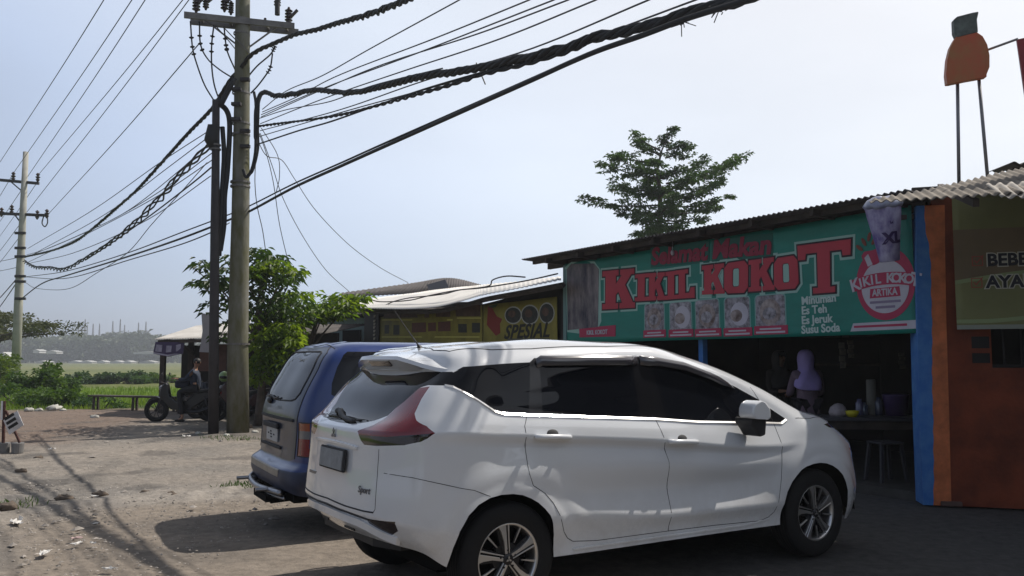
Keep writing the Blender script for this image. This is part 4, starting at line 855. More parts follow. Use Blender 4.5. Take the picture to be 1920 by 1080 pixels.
# verge grass
b = Leaves(51)
for i in range(15000):
    y = 25.0 + b.r.random() ** 1.5 * 22; x = b.r.uniform(-.66 * y - 1, -.2 * y)
    e = 25.6 + 1.0 * nz(x, 0, .35, 2) + (1.8 if x > -12.6 else 0)
    if y < e: continue
    b.leaf((x, y, -.13), (b.r.gauss(0, .3), b.r.gauss(0, .3), 1), b.r.uniform(.10, .28), .03, -.1)
tag(b.build('grass', leaf_mat('grass_blade', (.07, .13, .014), (.15, .23, .025), .4, .4)), 'green grass along the edge of the dirt lot and the field', 'grass', kind='stuff')
# far wood
lv = Leaves(61); r = random.Random(62)
for i in range(150):
    u = -60 + 780 * i / 150 + r.uniform(-6, 6); Y = r.uniform(425, 520); X = (u - 960) / FPX * Y
    hh = 14.5 + 2.6 * nz(u * .012, 0, 1, 4) * 2 + r.uniform(-1.2, 1.5); hh *= Y / 470
    if 215 < u < 290: hh *= 1.07
    for k in range(3): lv.blob((X + r.gauss(0, 3), Y, hh * (.3 + .22 * k)), (6 - k, 5, hh * .26), 80, 3.2, 2.0, .9, .9)
tag(lv.build('far_wood', M_leaffar), 'hazy bluish band of distant trees beyond the field', 'trees', kind='stuff')
# things in front of the far wood
M_fw = mat('far_white', (.50, .50, .48), .8); M_fg = mat('far_steel', (.22, .23, .25), .6)
def farbox(name, u0, u1, v0, v1, Y, m, label, cat, group, roof=False):
    a = at(u0, v1, Y); c = at(u1, v0, Y); root = empty(name, ((a.x + c.x) / 2, Y, a.z), 0, label, cat, group)
    w_, h = c.x - a.x, c.z - a.z; b = MB(); b.box((0, 3, h * .32), (w_, 6, h * .64)); b.build('wall', m, root)
    b = MB(); b.prism([(-w_ / 2 - .3, h * .62), (0, h), (w_ / 2 + .3, h * .62)], 6.6, Matrix.Rotation(math.pi / 2, 4, 'X') @ Matrix.Translation((0, 0, -6.3))); b.build('roof', M_fw, root)
for i, (u0, u1) in enumerate([(128, 150), (150, 172), (182, 198), (206, 228), (232, 246), (262, 290), (66, 90), (0, 20)]):
    farbox('far_shed', u0, u1, 676, 683, 408, M_fw, ['low pale shed at the far field edge, under the substation', 'second low pale shed at the far field edge', 'short pale shed right of the middle gap', 'pale shed below the right-hand masts', 'narrow pale shed right of the masts', 'pale shed just left of the stall post', 'faint pale shed near the far pole', 'pale shed at the left edge of the field'][i], 'shed', 'low pale sheds at the far field edge')
farbox('far_house', 62, 74, 655, 662, 400, M_fw, 'pale far house among trees, right of the far pole', 'house', None)
farbox('far_house', 86, 106, 657, 663, 400, M_fw, 'wider pale far house among the trees', 'house', None)
farbox('far_hall', 250, 300, 659, 664, 402, mat('far_grey', (.4, .42, .42), .8), 'long low grey hall before the far trees', 'hall', None)
farbox('far_block', 0, 12, 660, 682, 380, M_fw, 'pale block building at the left edge of the horizon', 'building', None)
Yt = 540
for i, (u, v) in enumerate([(148, 602), (154, 612), (160, 599), (164, 609), (175, 607), (187, 607), (212, 602), (226, 599), (234, 609), (260, 605), (274, 603)]):
    t = at(u, v, Yt); root = empty('substation_mast', (t.x, Yt, 0), 0, ['leftmost thin substation mast', 'short mast second from the left', 'tall mast third from the left', 'short mast fourth from the left', 'thin mast left of the long gantry', 'mast standing through the long gantry', 'mast on the rising part of the gantry', 'tallest mast at the gantry right end', 'thin mast just right of the gantry', 'left mast of the right-hand pair', 'right mast of the right-hand pair'][i] + ' on the horizon', 'mast', 'thin substation masts on the horizon')
    b = MB(); H = t.z
    for sx, sy in ((-1, -1), (1, -1), (-1, 1), (1, 1)): b.beam((sx * .8, sy * .8, 0), (sx * .12, sy * .12, H), .22)
    for z in range(2, int(H), 3): q = .8 * (1 - z / H) + .12; b.beam((-q, -q, z), (q, -q, z + 1.6), .14); b.beam((q, q, z), (-q, q, z + 1.6), .14)
    b.build('lattice', M_fg, root)
for (a, c, lab) in (((185, 637), (158, 632), 'short gantry beam at the left of the substation'), ((178, 637), (232, 624), 'long rising gantry beam of the substation'), ((260, 624), (278, 624), 'short gantry beam between the right-hand masts')):
    p, q = at(*a, Yt), at(*c, Yt); root = empty('substation_gantry', (p.x, Yt, 0), 0, lab, 'gantry', 'substation gantry beams'); o = Vector((p.x, Yt, 0))
    b = MB(); b.beam(p - o, q - o, 1.2, .5); b.beam(p - o + Vector((0, 0, 1.2)), q - o + Vector((0, 0, 1.2)), 1.0, .4)
    for k in range(9): t = p.lerp(q, k / 8) - o; b.beam(t, t + Vector((.7, 0, 1.2)), .25)
    for k in (0, 1): t = (p if k == 0 else q) - o; b.beam((t.x, 0, 0), (t.x, 0, t.z), .6)
    b.build('truss', M_fg, root)
# ------------------------------------------------------------ buildings
FA = math.atan2(-.857, .515)                 # the row of shops runs away to the left at this angle
L0 = Vector((.95, 14.48, 0))                  # left front corner of the green shop
def corr(name, quad, m, parent, pitch=.075, amp=.012, along=0, nrows=8, thick=.005, jit=.0, seed=1):
    """corrugated sheet over a quad (a, b front edge; c, d back edge); waves run front to back"""
    a, b, c, d = [Vector(q) for q in quad]; L = (b - a).length; n = int(L / pitch * 8); r = random.Random(seed); V = []
    nrm = (b - a).cross(d - a).normalized()
    if nrm.z < 0: nrm = -nrm
    for j in range(nrows + 1):
        t = j / nrows
        for i in range(n + 1):
            s = i / n; p = a.lerp(b, s).lerp(d.lerp(c, s), t)
            V.append(p + nrm * (amp * math.sin(2 * math.pi * s * L / pitch) + jit * noise.noise(Vector((s * L * .7, t * 2, seed)))))
    F = [(j * (n + 1) + i, j * (n + 1) + i + 1, (j + 1) * (n + 1) + i + 1, (j + 1) * (n + 1) + i) for j in range(nrows) for i in range(n)]
    o = obj(name, V, F, m, parent, True); s = o.modifiers.new('s', 'SOLIDIFY'); s.thickness = thick; return o
M_asb = mat('weathered_sheet', (.22, .19, .155), .9, var=.35, vscale=3, bump=.3, bscale=25)
M_zinc = mat('zinc_sheet', (.42, .41, .39), .45, .3, var=.25, vscale=1.5)
M_whitesheet = mat('white_sheet', (.70, .67, .62), .5, var=.12, vscale=1.2)
M_rust = mat('dark_rust_sheet', (.07, .06, .055), .8, var=.4, vscale=2)
M_wood = mat('dark_wood', (.055, .042, .034), .8, var=.4, vscale=5, bump=.3)
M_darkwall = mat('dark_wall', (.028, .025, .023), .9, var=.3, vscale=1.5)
M_cement = mat('cement', (.20, .19, .18), .85, var=.2, vscale=2, bump=.2)
M_green = mat('banner_green', (.004, .215, .165), .5, var=.16, vscale=1.2, bump=.6, bscale=2.2, aniso=(1, 1, 2.5))
M_letter = mat('letter_red', (.50, .035, .06), .55, var=.08, vscale=2)
M_letdark = mat('letter_outline_dark', (.03, .012, .02), .6)
M_letgrn = mat('letter_outline_pale', (.34, .55, .48), .6)
M_crimson = mat('crimson_print', (.45, .03, .09), .6)
M_pale = mat('pale_print', (.55, .52, .58), .6, var=.08, vscale=5)
M_photo1 = mat('food_print', (.07, .06, .065), .6, vscale=13, col2=(.50, .47, .52))
M_photo2 = mat('food_print_warm', (.10, .06, .05), .6, vscale=8, col2=(.50, .42, .40))
M_photo3 = mat('cow_print', (.02, .02, .045), .6, vscale=2.6, col2=(.30, .26, .26), aniso=(2.2, 1, .8))
M_bluep = mat('blue_paint_wall', (.03, .145, .46), .8, vscale=7, bump=.3, bscale=30, col2=(.08, .25, .54))
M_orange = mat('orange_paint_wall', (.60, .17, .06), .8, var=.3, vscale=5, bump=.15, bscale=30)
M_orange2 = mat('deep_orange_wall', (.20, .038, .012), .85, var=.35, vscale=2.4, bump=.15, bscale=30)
M_nearblack = mat('near_black', (.02, .018, .017), .95)  # plain near-black for cords, bars, dark panes and small marks

# glyphs of the slab lettering, unit cell 1 x 1
def glyph(ch):
    s = .14
    if ch == 'I': return [[(0, 0), (1, 0), (1, s), (.78, s), (.78, 1 - s), (1, 1 - s), (1, 1), (0, 1), (0, 1 - s), (.22, 1 - s), (.22, s), (0, s)]]
    if ch == 'L': return [[(0, 0), (1, 0), (1, .36), (.80, .36), (.72, s + .04), (.50, s + .04), (.50, 1 - s), (.66, 1 - s), (.66, 1), (0, 1), (0, 1 - s), (.16, 1 - s), (.16, s), (0, s)]]
    if ch == 'T': return [[(.28, 0), (.72, 0), (.72, s * .8), (.62, s * .8), (.62, 1 - s * 1.3), (.84, 1 - s * 1.3), (.86, .70), (1, .70), (1, 1), (0, 1), (0, .70), (.14, .70), (.16, 1 - s * 1.3), (.38, 1 - s * 1.3), (.38, s * .8), (.28, s * .8)]]
    if ch == 'K': return [[(0, 0), (.50, 0), (.50, s), (.42, s), (.42, .36), (.50, .44), (.62, s), (.54, s), (.54, 0), (1, 0), (1, s), (.94, s), (.70, .60), (.88, 1 - s), (.97, 1 - s), (.97, 1), (.55, 1), (.55, 1 - s), (.60, 1 - s), (.42, .64), (.42, 1 - s), (.50, 1 - s), (.50, 1), (0, 1), (0, 1 - s), (.10, 1 - s), (.10, s), (0, s)]]
    if ch == 'O':
        c = .16; q = .36
        o = [(c, 0), (1 - c, 0), (1, c), (1, 1 - c), (1 - c, 1), (c, 1), (0, 1 - c), (0, c)]; i = [(q + .04, .20), (1 - q - .04, .20), (1 - q, .26), (1 - q, .74), (1 - q - .04, .80), (q + .04, .80), (q, .74), (q, .26)]
        out = []
        for k in range(8): out.append([o[k], o[(k + 1) % 8], i[(k + 1) % 8], i[k]])
        return out
def grow(poly, e):
    n = len(poly); a = sum(poly[i][0] * poly[(i + 1) % n][1] - poly[(i + 1) % n][0] * poly[i][1] for i in range(n)); sg = 1 if a > 0 else -1; out = []
    for i in range(n):
        p0, p1, p2 = Vector(poly[i - 1]), Vector(poly[i]), Vector(poly[(i + 1) % n])
        d1 = (p1 - p0).normalized(); d2 = (p2 - p1).normalized(); n1 = Vector((d1.y, -d1.x)) * sg; n2 = Vector((d2.y, -d2.x)) * sg
        m = (n1 + n2); m = m.normalized() if m.length > .01 else n1; k = 1 / max(.5, m.dot(n1)); q = p1 + m * e * k; out.append((q.x, q.y))
    return out
def wave(v, amp=.009):
    return Vector((v.x, v.y + amp * (math.sin(v.x * 2.3 + v.z * 1.1) + .6 * math.sin(v.x * 1.1 - v.z * 2.7 + 1)), v.z))
FT = Matrix(((1, 0, 0, 0), (0, 0, -1, 0), (0, 1, 0, 0), (0, 0, 0, 1)))       # XY artwork -> XZ wall, thickness towards -Y (the viewer)
def sheet(w_, h, nx, ny, M): 
    V = [(w_ * i / nx, h * j / ny, 0) for j in range(ny + 1) for i in range(nx + 1)]
    return [M @ Vector(v) for v in V], [(j * (nx + 1) + i, j * (nx + 1) + i + 1, (j + 1) * (nx + 1) + i + 1, (j + 1) * (nx + 1) + i) for j in range(ny) for i in range(nx)]
def rrect(x, y, w_, h, r, n=4):
    out = []
    for cx, cy, a0 in ((x + w_ - r, y + r, -90), (x + w_ - r, y + h - r, 0), (x + r, y + h - r, 90), (x + r, y + r, 180)):
        out += [(cx + r * math.cos(R_(a0 + 90 * k / n)), cy + r * math.sin(R_(a0 + 90 * k / n))) for k in range(n + 1)]
    return out
def disc(x, y, r, n=40, ry=None): return [(x + r * math.cos(2 * math.pi * k / n), y + (ry or r) * math.sin(2 * math.pi * k / n)) for k in range(n)]
def ring_mb(b, x, y, r0, r1, h, M, a0=0, a1=360, n=48, h0=0):
    for k in range(n):
        p, q = R_(a0 + (a1 - a0) * k / n), R_(a0 + (a1 - a0) * (k + 1) / n)
        b.prism([(x + r0 * math.cos(p), y + r0 * math.sin(p)), (x + r1 * math.cos(p), y + r1 * math.sin(p)), (x + r1 * math.cos(q), y + r1 * math.sin(q)), (x + r0 * math.cos(q), y + r0 * math.sin(q))], h, M, h0)

def build_green_shop():
    root = empty('food_shop', L0, FA, 'open-fronted food shop under the long green banner and dark corrugated roof', 'shop')
    # x 0..6.5 along the front, y into the building
    corr('roof', [(-.72, -.48, 3.25), (6.75, -.48, 3.20), (6.75, 5.2, 2.95), (-.72, 5.2, 2.95)], M_rust, root, .078, .014, seed=3)
    b = MB(); b.beam((-.6, -.30, 3.19), (6.6, -.30, 3.15), .05, .06); b.beam((-.6, .02, 3.14), (6.6, .02, 3.10), .06, .10); b.beam((-.6, 2.5, 3.0), (6.6, 2.5, 3.0), .07, .12)
    for i in range(8): b.beam((.0 + i * .92, -.45, 3.16), (.0 + i * .92, 5.1, 2.9), .05, .08)
    b.build('rafter_frame', M_wood, root)
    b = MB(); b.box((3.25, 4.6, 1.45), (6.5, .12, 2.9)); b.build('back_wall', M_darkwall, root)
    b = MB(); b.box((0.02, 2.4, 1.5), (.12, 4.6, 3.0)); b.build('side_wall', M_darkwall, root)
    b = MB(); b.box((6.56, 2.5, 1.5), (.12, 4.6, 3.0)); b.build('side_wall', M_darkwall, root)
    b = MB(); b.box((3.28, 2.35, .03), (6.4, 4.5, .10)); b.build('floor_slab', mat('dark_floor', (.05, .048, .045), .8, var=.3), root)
    b = MB(); b.box((1.5, .08, .55), (3.0, .10, 1.0)); b.build('counter_wall', mat('teal_low_wall', (.03, .14, .13), .8, var=.2), root)
    for x, z0, m in ((.02, 3.1, mat('pale_teal_post', (.16, .27, .26), .7)), (3.16, 3.0, M_bluep)):
        b = MB(); b.box((x, .10 if x > .1 else -.03, z0 / 2), (.085, .085, z0)); b.build('post', m, root)
    # things hanging and leaning inside (fixed fittings)
    b = MB(); b.box((3.2, 4.3, 1.9), (3.6, .35, .04)); b.box((3.2, 4.3, 1.4), (3.6, .35, .04)); b.build('wall_shelf', M_wood, root)
    return root
build_green_shop()
def on_front(v_root, name, m, parent=None): pass
def banner_root():
    root = empty('green_banner', L0 + Vector((.857, .515, 0)) * -.06, FA, 'long green banner reading KIKIL KOKOT in big red slab letters', 'banner')
    # local frame: x along the front (0 left .. 6.53 right), z height, artwork faces -y
    zb = 1.76; H = 1.36; W = 6.50
    M0 = Matrix.Translation((0, 0, zb)) @ FT
    V, F = sheet(W, H, 80, 18, M0)
    V = [wave(v) for v in V]; o = obj('cloth', V, F, M_green, root, True); s = o.modifiers.new('s', 'SOLIDIFY'); s.thickness = .004; s.offset = 1
    def art(name, mb, m, lift=0): 
        mb.V = [wave(v) for v in mb.V]; return mb.build(name, m, root)
    # pixel -> banner coordinates
    p0 = L0; p1 = L0 + Vector((.515, -.857, 0))
    off = Vector((.857, .515, 0)) * -.06
    def px(u, v):
        q = onpl(u, v, (p0.x + off.x, p0.y + off.y), (p1.x + off.x, p1.y + off.y)); d = q - (L0 + off); return (d.x * .515 - d.y * .857, q.z - zb)
    K = lambda cu, cv: px(1040 + cu / 2.743, 350 + cv / 2.743)          # crop coordinates of the banner close-up
    # big slab letters: (char, left-bottom, right-bottom, top-left) in crop pixels
    let = [('K', (250, 632), (415, 622), (250, 436), (415, 420)), ('I', (415, 590), (478, 586), (415, 452), (478, 446)), ('K', (478, 586), (572, 582), (478, 446), (572, 440)), ('I', (572, 582), (632, 577), (572, 440), (632, 432)), ('L', (628, 577), (727, 571), (628, 432), (690, 425)),
           ('K', (765, 556), (882, 550), (765, 408), (882, 394)), ('O', (880, 550), (1000, 545), (880, 396), (1000, 378)), ('K', (1003, 541), (1135, 530), (1003, 380), (1135, 362)), ('O', (1132, 533), (1258, 522), (1132, 370), (1250, 352)), ('T', (1262, 556), (1520, 536), (1252, 305), (1530, 270))]
    dark = MB(); pale = MB(); red = {}
    for i, (ch, bl, br, tl, tr) in enumerate(let):
        BL, BR, TL, TR = K(*bl), K(*br), K(*tl), K(*tr)
        if ch == 'L': TR = (BR[0], TR[1] - .0)
        mp = lambda p: ((BL[0] * (1 - p[0]) + BR[0] * p[0]) * (1 - p[1]) + (TL[0] * (1 - p[0]) + TR[0] * p[0]) * p[1], (BL[1] * (1 - p[0]) + BR[1] * p[0]) * (1 - p[1]) + (TL[1] * (1 - p[0]) + TR[1] * p[0]) * p[1])
        b = MB()
        for g in glyph(ch):
            gg = [mp(p) for p in g]
            b.prism(gg, .016, M0, .011)
            if ch == 'O': continue
            dark.prism(grow(gg, .022), .0115, M0, .0075); pale.prism(grow(gg, .052), .0078, M0, .003)
        if ch == 'O':
            o_ = [mp(p) for p in [(.16, 0), (.84, 0), (1, .16), (1, .84), (.84, 1), (.16, 1), (0, .84), (0, .16)]]
            dark.prism(grow(o_, .022), .0110, M0, .0075); pale.prism(grow(o_, .052), .0076, M0, .003)
            i_ = [mp(p) for p in [(.41, .22), (.59, .22), (.62, .28), (.62, .72), (.59, .78), (.41, .78), (.38, .72), (.38, .28)]]
            q = MB(); q.prism(i_, .0122, M0, .011); art('letter_counter', q, M_letgrn)
        art('letter', b, M_letter)
    art('letter_shadow', dark, M_letdark); art('letter_halo', pale, M_letgrn)
    # 'Selamat Makan' line (dark red script) above
    for s, a, c, hgt in (('Selamat', (497, 365), (795, 335), 78), ('Makan', (818, 330), (1118, 300), 90)):
        A_, C_ = K(*a), K(*c); ang = math.atan2(C_[1] - A_[1], C_[0] - A_[0]); w_ = C_[0] - A_[0]
        mb = text_mb(s, .30, .006, 'CENTER', .012, None, .1, 1.0); xs = [v.x for v in mb.V]; sc = w_ / (max(xs) - min(xs)); cx = (max(xs) + min(xs)) / 2
        T = M0 @ Matrix.Translation(((A_[0] + C_[0]) / 2, (A_[1] + C_[1]) / 2, .010)) @ Matrix.Rotation(ang, 4, 'Z') @ Matrix.Diagonal((sc, 1.15, 1, 1)) @ Matrix.Translation((-cx, 0, 0))
        mb.V = [T @ v for v in mb.V]; art('script_line', mb, mat('dark_red_script', (.30, .015, .05), .6))
        b = MB(); b.prism(grow([(A_[0], A_[1] - .13), (C_[0], C_[1] - .13), (C_[0], C_[1] + .13), (A_[0], A_[1] + .13)], .02), .009, M0, .003); art('script_backing', b, mat('dark_green_patch', (.008, .12, .095), .6))
    # cow picture panel at the left with its red name strip
    P = [K(*p) for p in ((62, 740), (60, 420), (90, 395), (205, 392), (232, 430), (238, 690), (225, 720), (130, 748))]; b = MB(); b.prism(grow(P, .025), .006, M0, .003); art('picture_frame', b, M_letgrn)
    b = MB()
    TL, TR, BL, BR = K(66, 425), K(230, 425), K(66, 738), K(226, 722)
    for i in range(10):
        for j in range(4):
            q_ = []
            for a_, c_ in ((j, i), (j + 1, i), (j + 1, i + 1), (j, i + 1)):
                s_, t_ = a_ / 4, c_ / 10; q_.append(((BL[0] * (1 - s_) + BR[0] * s_) * (1 - t_) + (TL[0] * (1 - s_) + TR[0] * s_) * t_, (BL[1] * (1 - s_) + BR[1] * s_) * (1 - t_) + (TL[1] * (1 - s_) + TR[1] * s_) * t_))
            b.prism(q_, .012, M0, .005)
    b.prism([TL, TR, K(205, 395), K(90, 398)], .012, M0, .005); art('picture_panel', b, M_photo3)
    P = [K(*p) for p in ((130, 775), (128, 728), (318, 712), (318, 770))]; b = MB(); b.prism(P, .012, M0, .006); art('name_strip', b, M_crimson)
    mb = text_mb('KIKIL KOKOT', .10, .004, 'CENTER', .003, M0 @ Matrix.Translation((*K(222, 750), .013)) @ Matrix.Diagonal((.92, 1, 1, 1))); art('strip_text', mb, M_pale)
    # five food pictures with red captions
    for i, (x0, y0, x1, y1) in enumerate(((466, 608, 562, 748), (596, 600, 704, 745), (732, 588, 848, 742), (883, 576, 1004, 738), (1040, 564, 1182, 728))):
        p, q = K(x0, y1), K(x1, y0); q2 = K(x1, y1); w_ = q[0] - p[0]; h = (q[1] - q2[1])
        b = MB(); b.prism(rrect(p[0] - .018, p[1] - .018, w_ + .036, h + .05, .06), .006, M0, .003); art('picture_frame', b, mat('pale_green_frame', (.22, .42, .38), .6) if i == 0 else bpy.data.materials['pale_green_frame'])
        b = MB(); b.prism(rrect(p[0], p[1], w_, h + .015, .05), .009, M0, .006); art('food_picture', b, M_photo1)
        b = MB(); b.prism(disc(p[0] + w_ * (.5 + .1 * (i % 2)), p[1] + h * .5, w_ * .36, 20), .0115, M0, .009); art('plate_print', b, M_photo2 if i % 2 == 0 else M_pale)
        b = MB(); b.prism(disc(p[0] + w_ * .48, p[1] + h * .45, w_ * .24, 14, h * .2), .0135, M0, .0115); art('dish_print', b, M_photo2 if i % 2 else M_photo1)
        b = MB(); b.prism([(p[0] - .03, p[1] - .085), (p[0] + w_ + .04, p[1] - .085), (p[0] + w_ + .04, p[1] + .025), (p[0] - .03, p[1] + .025)], .0125, M0, .0095); art('caption_strip', b, M_crimson)
        b = MB(); b.prism([(p[0] + .0, p[1] - .068), (p[0] + w_, p[1] - .068), (p[0] + w_, p[1] - .045), (p[0] + .0, p[1] - .045)], .0145, M0, .0125)
        b.prism([(p[0] + .06, p[1] - .025), (p[0] + w_ - .06, p[1] - .025), (p[0] + w_ - .06, p[1] - .005), (p[0] + .06, p[1] - .005)], .0145, M0, .0125); art('caption_text', b, M_pale)
    # drinks list
    for i, (s, u, v) in enumerate((('Minuman', 1268, 590), ('Es Teh', 1268, 640), ('Es Jeruk', 1268, 690), ('Susu Soda', 1268, 738))):
        mb = text_mb(s, .135, .004, 'LEFT', .004, M0 @ Matrix.Translation((*K(u, v), .006)) @ Matrix.Rotation(R_(1.5), 4, 'Z')); art('menu_line', mb, mat('menu_white', (.55, .66, .62), .6) if i == 0 else bpy.data.materials['menu_white'])
    # round emblem
    cx, cy = K(1700, 497); R1 = (K(1858, 520)[0] - K(1545, 520)[0]) / 2 * .985; kx = 1.0
    b = MB(); b.prism(disc(cx, cy, R1 * .99, 56, R1 * 1.10), .0075, M0, .003); art('emblem_ring', b, M_crimson)
    b = MB(); b.prism(disc(cx, cy - .035, R1 * .80, 48, R1 * .80), .0105, M0, .0075); art('emblem_disc', b, M_pale)
    b = MB(); Rr = 1.5; c0 = cy - Rr + .045
    ring_mb(b, cx, c0, Rr - .060, Rr + .075, .0135, M0, 90 - 15.5, 90 + 15.5, 14, .0105); art('emblem_ribbon', b, M_crimson)
    s = 'KIKIL KOKOT'; n = len(s); t_ = MB()
    for i, ch in enumerate(s):
        if ch == ' ': continue
        a = R_(90 + 14.2 - 28.4 * i / (n - 1)); sz = .20 if i in (0, n - 1) else .145
        T = M0 @ Matrix.Translation((cx + (Rr + .01) * math.cos(a), c0 + (Rr + .005) * math.sin(a), .0137)) @ Matrix.Rotation(a - math.pi / 2, 4, 'Z')
        t_.V, t_.F = (lambda q: (t_.V + q.V, t_.F + [tuple(k + len(t_.V) for k in f) for f in q.F]))(text_mb(ch, sz, .003, 'CENTER', .004, T))
    t_.V = [wave(v) for v in t_.V]; t_.build('emblem_text', M_pale, root)
    b = MB(); b.prism([(cx - .19, cy - .155), (cx + .19, cy - .15), (cx + .18, cy - .045), (cx - .18, cy - .05)], .0125, M0, .0105); art('emblem_plaque', b, M_crimson)
    art('plaque_text', text_mb('ARTIKA', .105, .003, 'CENTER', .003, M0 @ Matrix.Translation((cx, cy - .10, .0127)) @ Matrix.Diagonal((.85, 1, 1, 1))), M_pale)
    b = MB(); b.prism([(cx - .19, cy - .215), (cx + .19, cy - .215), (cx + .19, cy - .188), (cx - .19, cy - .188)], .0125, M0, .0105); b.prism([(cx - .12, cy - .272), (cx + .12, cy - .272), (cx + .12, cy - .245), (cx - .12, cy - .245)], .0125, M0, .0105); art('emblem_small_text', b, mat('grey_print', (.25, .20, .30), .6))
    # red bowl drawing with sprigs at the emblem's upper left
    bx, by = K(1640, 372); b = MB(); b.prism([(bx + .135 * math.cos(R_(a)), by + .05 + .12 * math.sin(R_(a))) for a in range(180, 361, 12)] + [(bx + .10, by + .10), (bx - .10, by + .09)], .0145, M0, .0115); art('emblem_bowl', b, M_crimson)
    b = MB(); b.prism([(bx - .10, by + .02), (bx - .06, by - .08), (bx + .0, by - .06), (bx - .05, by + .06)], .0165, M0, .0145); art('bowl_shine', b, M_pale)
    b = MB()
    for dx, dz, a in ((-.10, .20, .5), (-.03, .25, -.3), (-.16, .14, .9), (.03, .20, -.6)): b.prism(disc(0, 0, .022, 8, .055), .0135, M0 @ Matrix.Translation((bx + dx, by + dz, 0)) @ Matrix.Rotation(a, 4, 'Z'), .0105)
    art('emblem_leaves', b, mat('brown_print', (.22, .05, .03), .6))
    # pale address strip under the emblem
    a_, c_ = K(1520, 722), K(1862, 705); b = MB(); b.prism([(a_[0], a_[1] - .05), (c_[0], c_[1] - .05), (c_[0], c_[1] + .04), (a_[0] + .04, a_[1] + .04)], .007, M0, .003); art('address_strip', b, M_pale)
    b = MB(); b.prism([(a_[0] + .05, a_[1] - .012), (c_[0] - .1, c_[1] - .018), (c_[0] - .1, c_[1] + .008), (a_[0] + .05, a_[1] + .012)], .0095, M0, .007); art('address_text', b, M_crimson)
    # eyelets and tie strings
    b = MB()
    for x in (.05, 1.3, 2.6, 3.9, 5.2, 6.45): b.beam((x, .02, zb + H - .03), (x + .02, .30, 3.12), .008)
    b.build('tie_string', M_nearblack, root)
    return root
banner_root()
def build_cup():
    c = at(1655, 385, 8.55); d = at(1668, 488, 8.62); root = empty('cup_sign', c, 0, 'big purple-and-white XL drink cup hanging upside of the green banner corner', 'sign')
    root['label'] = 'big purple and white XL drink cup hanging at the roof corner over the round emblem'
    ax = (d - c).normalized(); L = (d - c).length; q = ax.to_track_quat('Z', 'Y').to_matrix().to_4x4()
    b = MB(); prof = [(.178, -.03), (.180, 0), (.172, .02), (.165, .10), (.135, L * .5), (.108, L * .85), (.098, L), (.09, L + .01)]
    b.lathe(prof, 36, q); o = b.build('cup_body', mat('purple_white_print', (.50, .48, .66), .5, vscale=9, aniso=(1, 1, .5), col2=(.09, .06, .27)), root, smooth=True)
    b = MB(); b.lathe([(.182, .03), (.196, -.0), (.19, -.02), (.16, -.06), (.10, -.085), (.02, -.09)], 30, q)
    r = random.Random(4); b.V = [v + Vector((noise.noise(v * 9) * .03, noise.noise(v * 9 + Vector((3, 0, 0))) * .03, noise.noise(v * 11) * .03)) for v in b.V]
    b.build('crumpled_lid', mat('lid_plastic', (.36, .38, .46), .4, vscale=10, col2=(.16, .17, .30)), root, smooth=True)
    # lettering wrapped on the side that faces the lot
    def wrapped(s, size, zc, bold, m, name):
        mb = text_mb(s, size, .004, 'CENTER', bold); zx = ax; side_ = Vector((0, -1, 0)); side_ = (side_ - zx * side_.dot(zx)).normalized(); rt = side_.cross(zx) * -1; rt = zx.cross(side_)
        if rt.x < 0: rt = -rt
        out = []
        for v in mb.V:
            t = zc - v.y; rr = .165 - (.165 - .10) * t / L + .004 + v.z; a = v.x / rr
            out.append(zx * t + side_ * (rr * math.cos(a)) + rt * (rr * math.sin(a)))
        mb.V = out; mb.build(name, m, root)
    wrapped('XL', .155, L * .60, .008, mat('deep_purple', (.035, .015, .10), .6), 'cup_text')
    wrapped('Y', .10, L * .27, .010, bpy.data.materials['deep_purple'], 'cup_text')
    b = MB(); b.tube([Vector((0, 0, .02)), at(1660, 380, 8.8) - c, at(1662, 386, 9.0) - c], .006, 6); b.build('hanger_wire', M_nearblack, root)
build_cup()

